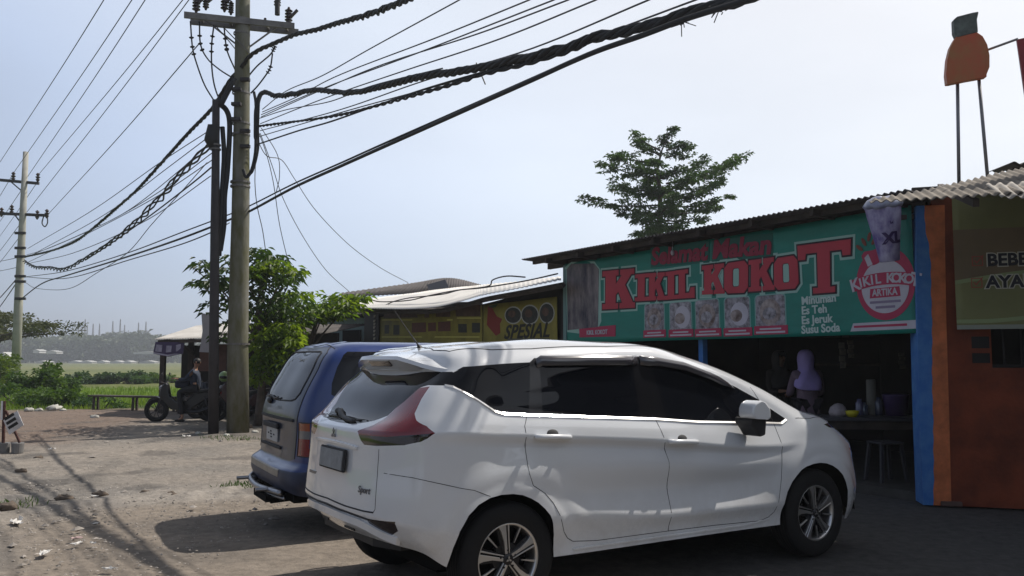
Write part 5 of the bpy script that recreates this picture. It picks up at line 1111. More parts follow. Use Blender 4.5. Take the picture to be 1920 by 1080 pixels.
def build_orange_shop():
    an = R_(-18); o = Vector((4.40, 8.75, 0)); root = empty('orange_shop', o, an, 'orange painted shop at the right edge with an old grey sheet roof', 'shop')
    z = lambda x, y: 2.87 + .31 * (y + 1.7)
    A_, B_ = (-.75, -1.7), (5.2, -1.7)
    # roof: upper sheets cut back obliquely on the left, lower strip along the eave
    V = []; n = int(5.95 / .08 * 8); rows = 10; F = []
    for j in range(rows + 1):
        for i in range(n + 1):
            x = -.75 + 5.95 * i / n; yb = min(1.6, -1.62 + max(0, (x + .75)) * 1.14 if x < 1.0 else .37 + (x - 1) * .35); y = -1.7 + (yb + 1.7) * j / rows
            V.append((x, y, z(x, y) + .012 * math.sin(2 * math.pi * x / .08) + .02 * noise.noise(Vector((x * .8, y, 3)))))
    F = [(j * (n + 1) + i, j * (n + 1) + i + 1, (j + 1) * (n + 1) + i + 1, (j + 1) * (n + 1) + i) for j in range(rows) for i in range(n)]
    rf = obj('roof', V, F, M_asb, root, True); s = rf.modifiers.new('s', 'SOLIDIFY'); s.thickness = .007
    corr('roof_lower_sheet', [(.25, -1.80, 2.83), (5.2, -1.80, 2.81), (5.2, -1.25, 3.05), (.25, -1.25, 3.05)], mat('paler_sheet', (.36, .33, .29), .85, var=.3, vscale=4), root, .09, .014, seed=6)
    b = MB(); b.beam((-.2, -.1, 3.22), (5, -.1, 3.22), .06, .1)
    for i in range(5): b.beam((.1 + i * 1.15, -1.6, 2.83), (.1 + i * 1.15, .1, 3.30), .05, .07)
    b.build('rafter_frame', M_wood, root)
    # back roof and walls so that the sun is kept out
    b = MB(); b.box((2.4, 2.6, 3.0), (5.4, 5.0, .05)); b.build('back_roof', M_rust, root)
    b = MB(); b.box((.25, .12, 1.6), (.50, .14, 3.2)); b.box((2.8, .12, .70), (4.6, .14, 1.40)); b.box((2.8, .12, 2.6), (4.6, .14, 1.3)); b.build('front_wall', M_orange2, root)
    b = MB(); b.box((2.5, 4.8, 1.5), (5.2, .12, 3.0)); b.box((5.05, 2.4, 1.5), (.12, 4.8, 3.0)); b.build('back_wall', M_darkwall, root)
    b = MB()
    for k in range(9): b.box((.62 + k * .16, .10, 1.68), (.018, .018, .50))
    b.box((1.3, .10, 1.42), (1.6, .05, .03)); b.build('window_bars', M_nearblack, root)
    for zz, hh in ((1.66, .12), (1.50, .10)): b = MB(); b.box((.40, .045, zz), (.16, .01, hh)); b.build('notice_board', M_nearblack, root)
    return root
OS = build_orange_shop()
def build_pillar():
    c = Vector((4.385, 8.78, 0)); root = empty('painted_pillar', c, R_(-12), 'pillar between the shops, flaking blue on the left and orange on the right', 'pillar')
    # (height, left edge, paint boundary, right edge) read off the photograph
    prof = []
    for v, l, m_, r_ in ((952, 1734, 1752, 1783), (800, 1728, 1751, 1779), (700, 1725, 1749, 1776), (600, 1722, 1747, 1773), (500, 1720, 1745, 1771), (455, 1720, 1741, 1770), (430, 1720, 1736, 1770), (375, 1720, 1734, 1769)):
        q = [at(u, v, 8.78) for u in (l, m_, r_)]; prof.append((q[0].z, q[0].x - c.x, q[1].x - c.x, q[2].x - c.x))
    prof[0] = (0., *prof[0][1:]); zs = [p[0] for p in prof]
    def itp(z, k):
        for i in range(len(prof) - 1):
            if z <= prof[i + 1][0]: t = (z - prof[i][0]) / (prof[i + 1][0] - prof[i][0]); return prof[i][k] * (1 - t) + prof[i + 1][k] * t
        return prof[-1][k]
    zz = [i * .05 for i in range(63)]; wob = lambda z: .004 * math.sin(z * 31) + .008 * nz(z, 2, 2.3)
    bd = [(itp(z, 2) + wob(z), z) for z in zz]
    b = MB(); b.prism([(itp(z, 1), z) for z in zz] + bd[::-1], .30, FT, 0); b.V = [Vector((v.x, v.y + .30, v.z)) for v in b.V]; b.build('blue_side', M_bluep, root)
    b = MB(); b.prism(bd + [(itp(z, 3), z) for z in zz[::-1]], .30, FT, 0); b.V = [Vector((v.x, v.y + .305, v.z)) for v in b.V]; b.build('orange_side', M_orange, root)
    b = MB(); b.box((.09, .10, .02), (.20, .26, .05)); b.build('pillar_base', mat('dirty_base', (.10, .06, .05), .9, var=.4, vscale=8), root, bevel=.01)
build_pillar()
def build_orange_banner():
    an = R_(-18); o = Vector((4.40, 8.75, 0)); d = Vector((math.sin(R_(18)), math.cos(R_(18)), 0)) * -.09; root = empty('menu_banner', o + d, an, 'olive banner on the orange shop listing BEBEK and AYAM', 'banner')
    zb, H, W = 1.79, 1.38, 3.6; M0 = Matrix.Translation((.17, 0, zb)) @ FT; wv = lambda v: wave(v, .012)
    V, F = sheet(W, H, 50, 20, M0); o_ = obj('cloth', [wv(v) for v in V], F, mat('olive_banner', (.22, .22, .085), .6, var=.12, vscale=1.5), root, True); s = o_.modifiers.new('s', 'SOLIDIFY'); s.thickness = .004; s.offset = 1
    def art(name, mb, m): mb.V = [wv(v) for v in mb.V]; return mb.build(name, m, root)
    def strip(top, bot, name, m, h1, h0):
        b = MB(); n = 24
        for k in range(n):
            x0, x1 = W * k / n, W * (k + 1) / n; b.prism([(x0, bot(x0)), (x1, bot(x1)), (x1, top(x1)), (x0, top(x0))], h1, M0, h0)
        art(name, b, m)
    strip(lambda x: 1.02, lambda x: .48 + .10 * math.sin(x * 1.4), 'brown_band', mat('brown_band', (.20, .145, .08), .6, var=.1, vscale=2), .0065, .003)
    strip(lambda x: .50 + .12 * math.sin(x * 1.3), lambda x: .46 + .12 * math.sin(x * 1.3), 'pale_curve', mat('pale_curve', (.30, .36, .17), .6), .0085, .0065)
    strip(lambda x: .10 + .14 * sstep(.2, 1.6, x), lambda x: .06 + .14 * sstep(.2, 1.6, x), 'pale_curve', bpy.data.materials['pale_curve'], .0085, .003)
    strip(lambda x: .045, lambda x: .0, 'hem', mat('hem_pale', (.30, .32, .26), .6), .0085, .003)
    bk = mat('banner_black', (.02, .02, .03), .6); wh = mat('letter_edge', (.62, .60, .50), .6)
    for s, u, v in (('BEBEK', 1850, 489), ('AYAM', 1849, 530)):
        q = onpl(u, v, (o.x + d.x, o.y + d.y), (o.x + d.x + math.cos(an), o.y + d.y + math.sin(an))); e = q - (o + d); x = e.x * math.cos(an) + e.y * math.sin(an) - .17; zz = q.z - zb
        art('banner_word', text_mb(s, .17, .004, 'LEFT', .016, M0 @ Matrix.Translation((x, zz, .0067))), wh); art('banner_word', text_mb(s, .17, .004, 'LEFT', .006, M0 @ Matrix.Translation((x, zz, .0107))), bk)
        b = MB(); Mx = M0 @ Matrix.Translation((x - .085, zz, 0)); fr = [(-.05, -.05), (.05, -.05), (.05, -.042), (-.05, -.042)]
        for k in range(4): b.prism(fr, .0095, Mx @ Matrix.Rotation(k * math.pi / 2, 4, 'Z'), .0065)
        b.prism([(-.03, .005), (-.008, -.028), (.06, .055), (.055, .06), (-.008, -.010), (-.024, .012)], .0115, Mx, .0095); art('tick_box', b, mat('tick_red', (.42, .09, .06), .6) if s == 'BEBEK' else bpy.data.materials['tick_red'])
build_orange_banner()
def build_bottle():
    c = at(1822, 365, 8.5); root = empty('bottle_sign', c, R_(-8), 'orange bottle-shaped sign board on two thin poles above the grey roof', 'sign')
    T = lambda u, v: at(u, v, 8.5) - c
    P = [(1776, 158), (1774, 140), (1776, 112), (1781, 90), (1788, 76), (1792, 70), (1828, 64), (1838, 72), (1846, 88), (1850, 108), (1850, 130), (1845, 143), (1845, 148), (1810, 153), (1782, 158)]
    q = [((T(*p)).x, (T(*p)).z) for p in P]; b = MB(); b.prism(q, .04, FT, -.04); b.build('bottle_body', mat('orange_juice_print', (.50, .075, .018), .5, vscale=4, col2=(.34, .14, .03)), root, bevel=.015, seg=3, auto=60)
    q = [((T(*p)).x, (T(*p)).z) for p in [(1792, 72), (1788, 62), (1787, 38), (1793, 33), (1820, 27), (1831, 26), (1828, 40), (1830, 64)]]; b = MB(); b.prism(q, .045, FT, -.045); b.build('bottle_cap', mat('cap_print', (.07, .085, .075), .6, var=.6, vscale=9), root, bevel=.012)
    for k, (p0, p1) in enumerate((((1800, 152), (1803, 364)), ((1837, 148), (1856, 362)))):
        b = MB(); b.tube([T(*p0) + Vector((0, .05, .08)), T(*p1) + Vector((0, .05 + .0 * k, -.02))], .018, 8); b.build('pole', mat('grey_steel', (.22, .22, .23), .5, .5) if k == 0 else bpy.data.materials['grey_steel'], root, smooth=True)
    b = MB(); b.tube([T(1848, 94) + Vector((0, .05, 0)), at(1908, 77, 8.3) - c], .012, 6); b.build('stay_rod', bpy.data.materials['grey_steel'], root)
build_bottle()
def build_red_flag():
    a = at(1905, 76, 8.3); a2 = at(1921, 290, 8.3); root = empty('red_sign', a, R_(-18), 'red upright sign board cut off by the right edge of the view', 'sign')
    H = a.z - a2.z; b = MB(); b.prism([(0, 0), (.75, .10), (.85, -H - .25), (.10, -H)], .03, FT, 0); b.build('panel', mat('dark_red_panel', (.25, .012, .015), .5, var=.2), root)
    b = MB(); b.tube([(.02, .02, 0), (.11, .02, -H)], .014, 6); b.tube([(.80, .02, .1), (.88, .02, -H - .9)], .018, 6); b.tube([(.40, .02, 0), (.45, .02, -H - .8)], .018, 6); b.build('frame', M_wood, root)
build_red_flag()
def build_scrap():
    c = at(1895, 311, 9.6); root = empty('loose_roof_sheet', c, R_(-14), 'short ragged strip of dark roof sheet at the right edge above the grey roof', 'roof sheet')
    corr('sheet', [(0, 0, .03), (2.2, 0, .05), (2.2, 1.2, .22), (0.1, 1.2, .18)], M_rust, root, .15, .02); b = MB(); b.beam((.1, .3, .0), (2.1, .3, .02), .05, .06); b.beam((1.2, .5, .05), (1.2, .5, -.9), .06, .06); b.build('batten', M_wood, root)
build_scrap()

# ---- the yellow shop further left
p_ = L0 - Vector((.515, -.857, 0)) * 9.2
def loc_on(root_o, ang, u, v, y):
    """photo pixel on the plane y=const of a frame -> local (x, y, z)"""
    ex = Vector((math.cos(ang), math.sin(ang), 0)); ey = Vector((-math.sin(ang), math.cos(ang), 0)); q = root_o + ey * y; w_ = onpl(u, v, (q.x, q.y), (q.x + ex.x, q.y + ex.y)); e = w_ - root_o
    return Vector((e.dot(ex), y, w_.z))
def build_yellow_shop():
    root = empty('yellow_shop', p_, FA, 'low shop under a white metal roof with a yellow banner, left of the green shop', 'shop')
    J = lambda cu, cv, y: loc_on(p_, FA, 680 + cu / 4.923, 520 + cv / 4.923, y)
    lo = [(-70, 285), (0, 287), (200, 290), (400, 292), (560, 285), (700, 270), (830, 240), (960, 205), (1100, 165), (1450, 98), (1830, 22)]
    hi = [(-20, 215), (150, 185), (300, 165), (500, 140), (640, 118), (780, 102), (900, 88), (1000, 80), (1100, 68), (1450, 35), (1830, -10)]
    Pl = catmull([J(*q, -.5) for q in lo], 26); Ph = catmull([J(*q, 1.2) for q in hi], 26); n = len(Pl); rows = 6; V = []
    for j in range(rows + 1):
        for i in range(n): 
            p = Pl[i].lerp(Ph[i], j / rows); V.append((p.x, p.y, p.z + .010 * math.sin(p.x * 2 * math.pi / .09 if False else i * 2.1)))
    F = [(j * n + i, j * n + i + 1, (j + 1) * n + i + 1, (j + 1) * n + i) for j in range(rows) for i in range(n - 1)]
    o = obj('roof', V, F, M_whitesheet, root, True); s = o.modifiers.new('s', 'SOLIDIFY'); s.thickness = .006
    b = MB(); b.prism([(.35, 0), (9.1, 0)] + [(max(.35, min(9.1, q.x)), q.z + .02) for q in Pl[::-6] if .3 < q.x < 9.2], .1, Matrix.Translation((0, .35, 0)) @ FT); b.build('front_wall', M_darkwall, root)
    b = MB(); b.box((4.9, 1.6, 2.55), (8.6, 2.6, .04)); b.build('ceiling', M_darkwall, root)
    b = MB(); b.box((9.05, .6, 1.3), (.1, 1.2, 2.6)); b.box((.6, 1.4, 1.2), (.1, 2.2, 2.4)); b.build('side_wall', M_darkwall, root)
    b = MB(); b.tube([q + Vector((0, .12, -.07)) for q in Pl[::6]], .05, 4); b.build('eave_board', M_wood, root)
    # cables lying over the roof sheet
    b = MB()
    for k, pts in enumerate(([(190, 285), (300, 240), (440, 210), (600, 195), (760, 175), (900, 140), (1120, 120), (1500, 60), (1800, -5)], [(60, 215), (160, 245), (420, 235), (620, 190), (860, 145), (1150, 110), (1200, 50), (1330, 15), (1500, 25)])):
        P = catmull([J(cu, cv - 2, .0) + Vector((0, 0, .05)) for cu, cv in pts], 6); b2 = MB(); b2.tube(P, .014, 5); b2.build('roof_cable', M_nearblack, root)
    return root
build_yellow_shop()
def build_yellow_banner():
    an = FA; d = Vector((-math.sin(an), math.cos(an), 0)) * -.02; o = p_ + d; J = lambda cu, cv: loc_on(o, an, 680 + cu / 4.923, 520 + cv / 4.923, 0)
    root = empty('yellow_banner', o, an, 'long yellow banner with bowls and the word SPESIAL at its right end', 'banner')
    zb = 1.30; x0, x1 = J(150, 400).x, J(1800, 300).x; M0 = FT; M_yel = mat('banner_yellow', (.235, .20, .03), .6, var=.3, vscale=2.5)
    mx = J(1115, 300).x
    for a_, c_, nm in ((x0, mx - .03, 'cloth'), (mx, x1, 'cloth')):
        V, F = sheet(c_ - a_, 1.28, 40, 6, Matrix.Translation((a_, 0, zb)) @ FT); q = obj(nm, [wave(v, .007) for v in V], F, M_yel, root, True); s = q.modifiers.new('s', 'SOLIDIFY'); s.thickness = .004; s.offset = 1
    def poly(name, pts, m, h1=.007, h0=.003):
        b = MB(); b.prism([(J(*p).x, J(*p).z) for p in pts], h1, M0, h0); b.V = [wave(v, .007) for v in b.V]; b.build(name, m, root)
    mb = mat('menu_brown', (.085, .045, .03), .6, var=.5, vscale=6); mr_ = mat('menu_red', (.15, .04, .03), .6, vscale=11, col2=(.08, .03, .025)); md = mat('menu_dark', (.03, .03, .025), .6, var=.6, vscale=8)
    for r_ in [(200, 305, 330, 375), (340, 300, 620, 372), (680, 285, 810, 365), (860, 250, 1090, 360)]: poly('menu_panel', [(r_[0], r_[3]), (r_[2], r_[3]), (r_[2], r_[1]), (r_[0], r_[1])], mb)
    for r_ in [(455, 415, 590, 510), (610, 415, 680, 500), (700, 405, 810, 500)]: poly('price_panel', [(r_[0], r_[3]), (r_[2], r_[3] - 4), (r_[2], r_[1]), (r_[0], r_[1] + 6)], mr_)
    for r_ in [(205, 440, 245, 520), (285, 440, 340, 530), (880, 430, 960, 510), (1010, 420, 1085, 510)]: poly('dish_picture', [(r_[0], r_[3]), (r_[2], r_[3]), (r_[2], r_[1]), (r_[0], r_[1])], md)
    for r_ in [(180, 385, 830, 400), (180, 545, 1080, 556), (870, 370, 1095, 382)]: poly('banner_line', [(r_[0], r_[3]), (r_[2], r_[3]), (r_[2], r_[1]), (r_[0], r_[1])], mat('yellow_line', (.55, .50, .12), .6))
    poly('red_map_shape', [(1160, 270), (1195, 280), (1240, 360), (1290, 385), (1270, 430), (1275, 515), (1235, 540), (1150, 440)], mat('map_red', (.22, .02, .015), .6))
    poly('green_flame', [(1165, 265), (1250, 245), (1230, 275), (1180, 290)], mat('flame_green', (.03, .06, .02), .6))
    for cx, cy, rx, ry in ((1390, 350, 70, 75), (1545, 345, 75, 85), (1705, 330, 65, 90)):
        poly('bowl_rim', [(cx + rx * 1.12 * math.cos(k * .3307), cy + ry * 1.1 * math.sin(k * .3307)) for k in range(19)], mat('bowl_rim_pale', (.40, .40, .36), .6) if cx == 1390 else bpy.data.materials['bowl_rim_pale'])
        poly('bowl_picture', [(cx + rx * math.cos(k * .3307), cy + ry * .95 * math.sin(k * .3307)) for k in range(19)], md, .011, .007)
        poly('noodle_picture', [(cx - 10 + rx * .5 * math.cos(k * .52), cy - 12 + ry * .45 * math.sin(k * .52)) for k in range(12)], mb, .014, .011)
    A_, B_ = J(1310, 515), J(1730, 490); t = text_mb('SPESIAL', .30, .005, 'CENTER', .008, None, .35, 1.05); w_ = max(v.x for v in t.V) - min(v.x for v in t.V)
    T = M0 @ Matrix.Translation(((A_.x + B_.x) / 2, (A_.z + B_.z) / 2, .004)) @ Matrix.Diagonal(((B_.x - A_.x) / w_, 1.2, 1, 1)) @ Matrix.Translation((-(max(v.x for v in t.V) + min(v.x for v in t.V)) / 2, 0, 0)); t.V = [wave(T @ v, .007) for v in t.V]; t.build('banner_word', mat('black_print', (.012, .012, .01), .6), root)
    poly('grey_footer', [(1340, 585), (1730, 585), (1730, 560), (1340, 565)], mat('footer_grey', (.10, .10, .07), .6))
build_yellow_banner()
def build_strip_banner():
    o = p_ + Vector((-math.sin(FA), math.cos(FA), 0)) * -.06; J = lambda u, v: loc_on(o, FA, u, v, 0); root = empty('narrow_dark_banner', o, FA, 'narrow black upright banner with a column of small white letters', 'banner')
    a, c = J(684, 600), J(711, 600); b = MB(); b.box(((a.x + c.x) / 2, 0, 1.85), (c.x - a.x, .03, 1.75)); b.build('cloth', mat('black_cloth', (.02, .018, .018), .7), root)
    b = MB(); x = J(703.5, 600).x
    for k, v in enumerate((593, 602, 608, 614, 621, 628, 635)): q = J(703.5, v); b.box((x - .02 * (k % 2), -.022, q.z), (.09, .012, .055)); b.box((x + .05, -.022, q.z + .02), (.03, .012, .03))
    b.build('letter_column', mat('cream_letters', (.50, .45, .40), .6), root)
build_strip_banner()
def build_pale_house():
    c = at(640, 640, 25.2); c.z = 0; root = empty('pale_green_house', c, R_(-40), 'pale green walled house between the trees and the yellow shop', 'house')
    b = MB(); b.box((0, .0, 1.35), (6.4, .15, 2.7)); b.box((3.2, 2, 1.3), (.15, 4, 2.6)); b.build('wall', mat('pale_green_wall', (.36, .47, .45), .8, var=.18, vscale=1.2), root)
    corr('roof', [(-3.4, -.6, 2.75), (3.6, -.6, 2.75), (3.6, 4, 3.2), (-3.4, 4, 3.2)], M_rust, root, .12, .02)
    b = MB(); b.box((.6, -.10, 1.9), (.8, .05, .9)); b.build('window', M_nearblack, root); b = MB(); b.box((-1.6, -.10, 1.0), (.8, .05, 2.0)); b.build('door', mat('door_teal', (.03, .11, .10), .7), root)
build_pale_house()
def build_far_roofs():
    for i, (lo, hi, Y, m, lab) in enumerate((([(655, 556), (845, 538), (845, 552), (700, 568)], [(655, 547), (770, 532), (840, 521), (905, 533)], 29, M_rust, 'dark sloping roof with a grey sheet end behind the white metal roof'),)):
        a = at(750, 560, Y); root = empty('dark_roofed_house', (a.x, Y, 0), 0, lab, 'house')
        o = Vector((a.x, Y, 0)); P0 = [at(640, 556, Y) - o, at(800, 548, Y) - o, at(905, 545, Y - .5) - o, at(905, 534, Y + 2) - o, at(842, 521, Y + 2) - o, at(770, 531, Y + 2) - o, at(640, 549, Y + 2) - o]
        n = 120; V = []
        lo_ = catmull([P0[0], P0[1], P0[2]], 60); hi_ = catmull([P0[6], P0[5], P0[4], P0[3]], 40)
        for q in (lo_, hi_):
            for k in range(n + 1): p = q[int(k * (len(q) - 1) / n)]; V.append(p + Vector((0, 0, .018 * math.sin(k * 2.2))))
        o1 = obj('roof', V, [(k, k + 1, n + 2 + k, n + 1 + k) for k in range(n)], m, root, True); s = o1.modifiers.new('s', 'SOLIDIFY'); s.thickness = .03
        b = MB(); b.box((.2, 1.2, 1.75), (5.2, 1.5, 3.5)); b.build('wall', M_darkwall, root)
        b = MB(); q = [at(800, 534, Y - .2) - o, at(835, 524, Y - .2) - o, at(842, 540, Y - .2) - o, at(806, 547, Y - .2) - o]; b.prism([(v.x, v.z) for v in q], .03, Matrix.Translation((0, -.2, 0)) @ FT); b.build('loose_sheet', mat('grey_sheet', (.16, .16, .17), .6), root)
build_far_roofs()

# ---- roadside stall left of the poles
def build_stall():
    o = at(370, 770, 23.0); o.z = 0; root = empty('roadside_stall', o, 0, 'roadside stall with a thin pale sheet roof on posts, left of the steel pole', 'stall')
    q = lambda u, v, Y: at(u, v, Y) - o
    A_, B_, C_, D_ = q(288, 636.5, 23.4), q(470, 632, 21.8), q(470, 600, 25.6), q(368, 611, 26.0)
    corr('roof', [A_, B_, C_, D_], mat('pale_roof_sheet', (.42, .40, .37), .5, var=.15, vscale=2), root, .10, .012)
    b = MB(); b.beam(A_ + Vector((.1, .1, -.06)), B_ + Vector((0, .1, -.06)), .06, .09); b.beam(D_ + Vector((0, -.1, -.06)), C_ + Vector((0, -.1, -.06)), .06, .09); b.beam(A_ + Vector((.2, .1, -.06)), D_ + Vector((.1, -.1, -.06)), .06); b.build('roof_frame', M_wood, root)
    for (u, Y, zt) in ((305, 23.6, 2.0), (357, 24.2, 2.2), (386, 25.6, 2.5), (430, 22.3, 2.1)):
        p = q(u, 700, Y); b = MB(); b.box((p.x, p.y, zt / 2), (.13, .13, zt)); b.build('post', M_wood, root)
    b = MB(); p = q(334, 655, 24.0); r2 = q(362, 690, 24.0); b.beam(q(337, 640, 24), q(372, 678, 24), .06); b.build('brace', M_wood, root)
    b = MB(); p = q(410, 720, 24.4); b.box((p.x, p.y + .6, .95), (2.2, 1.2, 1.9)); b.build('cabinet', M_darkwall, root, bevel=.02)
    b = MB(); p = q(400, 672, 23.6); b.box((p.x, p.y, p.z + .02), (.75, .05, .75)); b.build('brown_panel', mat('brown_panel', (.12, .055, .04), .7, var=.3), root)
build_stall()
def hang(name, uv, Y, m, label, cat, arts=(), th=.02):
    o = at(*uv[0], Y); root = empty(name, o, 0, label, cat); b = MB(); P = [((at(u, v, Y) - o).x, (at(u, v, Y) - o).z) for u, v in uv]; b.prism(P, th, FT); b.V = [Vector((v.x, v.y + .03 * math.sin(v.x * 7), v.z)) for v in b.V]; b.build('cloth', m, root)
    for nm, pp, m2 in arts: b = MB(); b.prism([((at(u, v, Y) - o).x, (at(u, v, Y) - o).z) for u, v in pp], th + .05, FT, th + .035); b.V = [Vector((v.x, v.y + .03, v.z)) for v in b.V]; b.build(nm, m2, root)
    return root
Mw_ = mat('washed_white_print', (.30, .28, .36), .6, var=.3, vscale=9)
hang('purple_banner', [(292, 641), (288, 663), (315, 669), (344, 663), (347, 642)], 23.1, mat('purple_cloth', (.045, .028, .085), .6, var=.25), 'small dark purple banner with three pale squares hanging under the stall roof', 'banner',
     [('print_square', [(294, 646), (305, 647), (304, 660), (292, 659)], Mw_), ('print_square', [(313, 648), (323, 648), (322, 660), (312, 661)], Mw_), ('print_square', [(331, 647), (340, 645), (340, 657), (331, 659)], Mw_), ('hem_line', [(289, 660), (315, 665), (344, 660), (344, 663), (315, 668), (289, 663)], Mw_)])
hang('upright_banner', [(378, 587), (396, 590), (396, 661), (374, 660), (377, 645), (380, 620)], 21.5, mat('grey_white_cloth', (.36, .34, .36), .7, var=.1), 'plain greyish-white upright banner beside the steel pole', 'banner')
def build_shack():
    o = at(505, 760, 22.6); o.z = 0; root = empty('shade_filler_shack', o, R_(-20), 'added dark shack filling the shade under the trees, between the concrete pole and the van', 'shack')
    b = MB(); b.box((0, .6, 1.1), (3.4, .1, 2.2)); b.box((-1.65, 1.5, 1.1), (.1, 1.9, 2.2)); b.build('wall', M_darkwall, root)  # dark wall put in to stand for the deep shade under the trees
    b = MB(); b.box((.15, .42, 1.05), (.55, .04, 1.9)); b.V = [v + Vector((0, .04 * math.sin(v.x * 9), 0)) for v in b.V]; b.build('teal_tarp', mat('teal_tarp', (.012, .12, .085), .6, var=.2), root)
    corr('roof', [(-1.9, -.4, 2.15), (1.9, -.4, 2.15), (1.9, 2, 2.5), (-1.9, 2, 2.5)], M_rust, root, .1, .014)
    b = MB(); b.box((-.5, 0, .42), (1.5, .5, .06))
    for x in (-1.2, .2): b.beam((x, 0, 0), (x, 0, .42), .07)
    b.build('shelf', M_wood, root)
build_shack()
def bench(name, a, c, z, label, cat='bench'):
    root = empty(name, a, 0, label, cat); d = c - a; b = MB(); b.beam((0, 0, z), (d.x, d.y, z), .38, .05); b.build('seat', M_wood, root, bevel=.008)
    for t in (.04, .5, .96): 
        for s in (-1, 1): b = MB(); p = d * t; b.beam((p.x, p.y + s * .14, 0), (p.x, p.y + s * .12, z), .06); b.build('leg', M_wood, root)
    return root
bench('long_bench', Vector((-12.75, 25.9, -.06)), Vector((-9.6, 24.6, -.02)), .46, 'long dark wooden bench at the far edge of the dirt lot')
# ------------------------------------------------------------ poles and cables
M_conc = mat('mossy_concrete', (.17, .165, .14), .9, vscale=4.5, bump=.3, bscale=16, col2=(.085, .082, .028), aniso=(1, 1, .35))
M_conc2 = mat('pale_concrete', (.34, .33, .29), .9, var=.15, vscale=2, bump=.2)
M_iron = mat('dark_steel_pole', (.030, .026, .028), .7, var=.3, vscale=3)
M_cable = mat('cable_black', (.012, .012, .014), .65)
M_wire = mat('wire_grey', (.06, .06, .068), .6)
M_galv = mat('galvanised', (.15, .14, .13), .55, .4, var=.25, vscale=5)
M_ins = mat('brown_insulator', (.035, .018, .016), .3)
YP = 17.37
def lathe_fins(b, P, k0, n, r, step):       # little sheds threaded on a cable end
    for i in range(n):
        k = min(len(P) - 2, k0 + i * step); p = P[k]; d = (P[k + 1] - P[k]).normalized()
        b.lathe([(.006, -.012), (r, -.018), (r * .9, -.006), (.008, .016)], 8, Matrix.Translation(p) @ d.to_track_quat('Z', 'Y').to_matrix().to_4x4())
def build_main_pole():
    o = at(444, 813, YP); o.z = 0; root = empty('concrete_utility_pole', o, 0, 'tall mossy round concrete utility pole with a steel crossarm', 'utility pole')
    T = lambda u, v, Y=YP: at(u, v, Y) - o
    b = MB(); cs = [(446, 815, .225), (446, 640, .205), (451, 400, .180), (453.5, 200, .160), (455, 30, .150), (457, -150, .138)]
    b.tube([T(u, v) for u, v, _ in cs], [r_ for *_, r_ in cs], 24); b.build('shaft', M_conc, root, smooth=True)
    for v, r_ in ((342, .19), (350, .19), (253, .178), (232, .175), (38, .16), (64, .158), (645, .212), (175, .172)):
        b = MB(); p = T(454 - (v / 400) * 4, v); b.lathe([(r_ + .002, -.02), (r_ + .012, -.02), (r_ + .012, .02), (r_ + .002, .02)], 20, Matrix.Translation(p), cap=False); b.build('clamp_band', M_galv, root)
    b = MB(); L_, R__ = at(351, 34, 17.05) - o, at(556, 55, 17.72) - o
    for dy in (-.17, .17): b.beam(L_ + Vector((0, dy, 0)), R__ + Vector((0, dy, 0)), .05, .13)
    for t in (.12, .38, .72, .9): p = L_.lerp(R__, t); b.beam(p + Vector((0, -.17, 0)), p + Vector((0, .17, 0)), .04, .04)
    b.build('crossarm', M_galv, root)
    b = MB(); b.beam(T(245, -96, 17.2), T(620, -96, 17.5), .12, .14); b.build('crossarm', M_galv, root)
    b = MB(); b.beam(T(385, 38, 17.2), T(452, 90), .03); b.beam(T(520, 50, 17.5), T(458, 95), .03); b.build('arm_brace', M_galv, root)
    # cut-outs and pin insulators on the arm
    for k, (u, v, big) in enumerate(((368, 6, 1), (386, 2, .8), (421, 4, 1), (433, 12, .7), (520, -2, .9), (541, 32, 1), (497, 34, .35), (446, 20, .6))):
        p = T(u, v + 10, 17.2 + .0025 * (u - 350)); h = .34 * big; b = MB()
        prof = [(.02, -h * .3)]
        for j in range(5): zz = h * (j / 5 - .1); prof += [(.035 * big + .01, zz), (.085 * big, zz + .01), (.085 * big, zz + .022), (.035 * big + .01, zz + .035)]
        b.lathe(prof + [(.02, h)], 10, Matrix.Translation(p)); 
        if big > .7: b.beam(p + Vector((.06, -.05, h * .3)), p + Vector((.20, -.05, h * .75)), .05)
        b.build('insulator', M_ins, root)
    b = MB(); b.tube([T(520, 28, 17.6), T(520, -40, 17.6)], .055, 8); b.build('fuse_tube', M_iron, root)
    # cable tails with sheds, from arm to conduits
    tails = [[(357, 40), (361, 89), (370, 123), (384, 160), (402, 190)], [(374, 41), (376, 83), (389, 110), (411, 130), (436, 146)], [(401, 47), (397, 83), (397, 123), (402, 160), (414, 195)], [(420, 50), (424, 86), (429, 104), (441, 131)],
             [(516, 86), (507, 102), (482, 124), (460, 150)], [(511, 100), (507, 126), (499, 140), (484, 160), (470, 175)], [(404, 48), (425, 72), (441, 92)], [(420, 52), (452, 85), (467, 99)]]
    for k, tl in enumerate(tails):
        P = catmull([T(u, v, 17.1 if u < 440 else 17.6) for u, v in tl], 8); b = MB(); b.tube(P, .016 if k < 6 else .011, 6)
        if k < 6: lathe_fins(b, P, 5 if k not in (4, 5) else (1 if k == 4 else 8), 3, .052, 3 if k != 4 else 2)
        b.build('cable_tail', M_cable, root)
    # looping bundle tied to the right of the shaft
    b = MB(); P = catmull([T(u, v, YP - .25) for u, v in ((500, 172), (488, 178), (481, 205), (480, 240), (479, 285), (472, 318), (462, 332), (456, 318))], 8); b.tube(P, [.05] * (len(P) // 2) + [.035] * (len(P) - len(P) // 2), 8)
    P = catmull([T(u, v, YP - .3) for u, v in ((486, 182), (484, 240), (484, 280), (474, 320), (464, 328))], 8); b.tube(P, .022, 6); b.tube(catmull([T(u, v, YP - .2) for u, v in ((476, 172), (479, 188), (480, 205))], 5), .03, 6); b.build('cable_loop', M_cable, root)
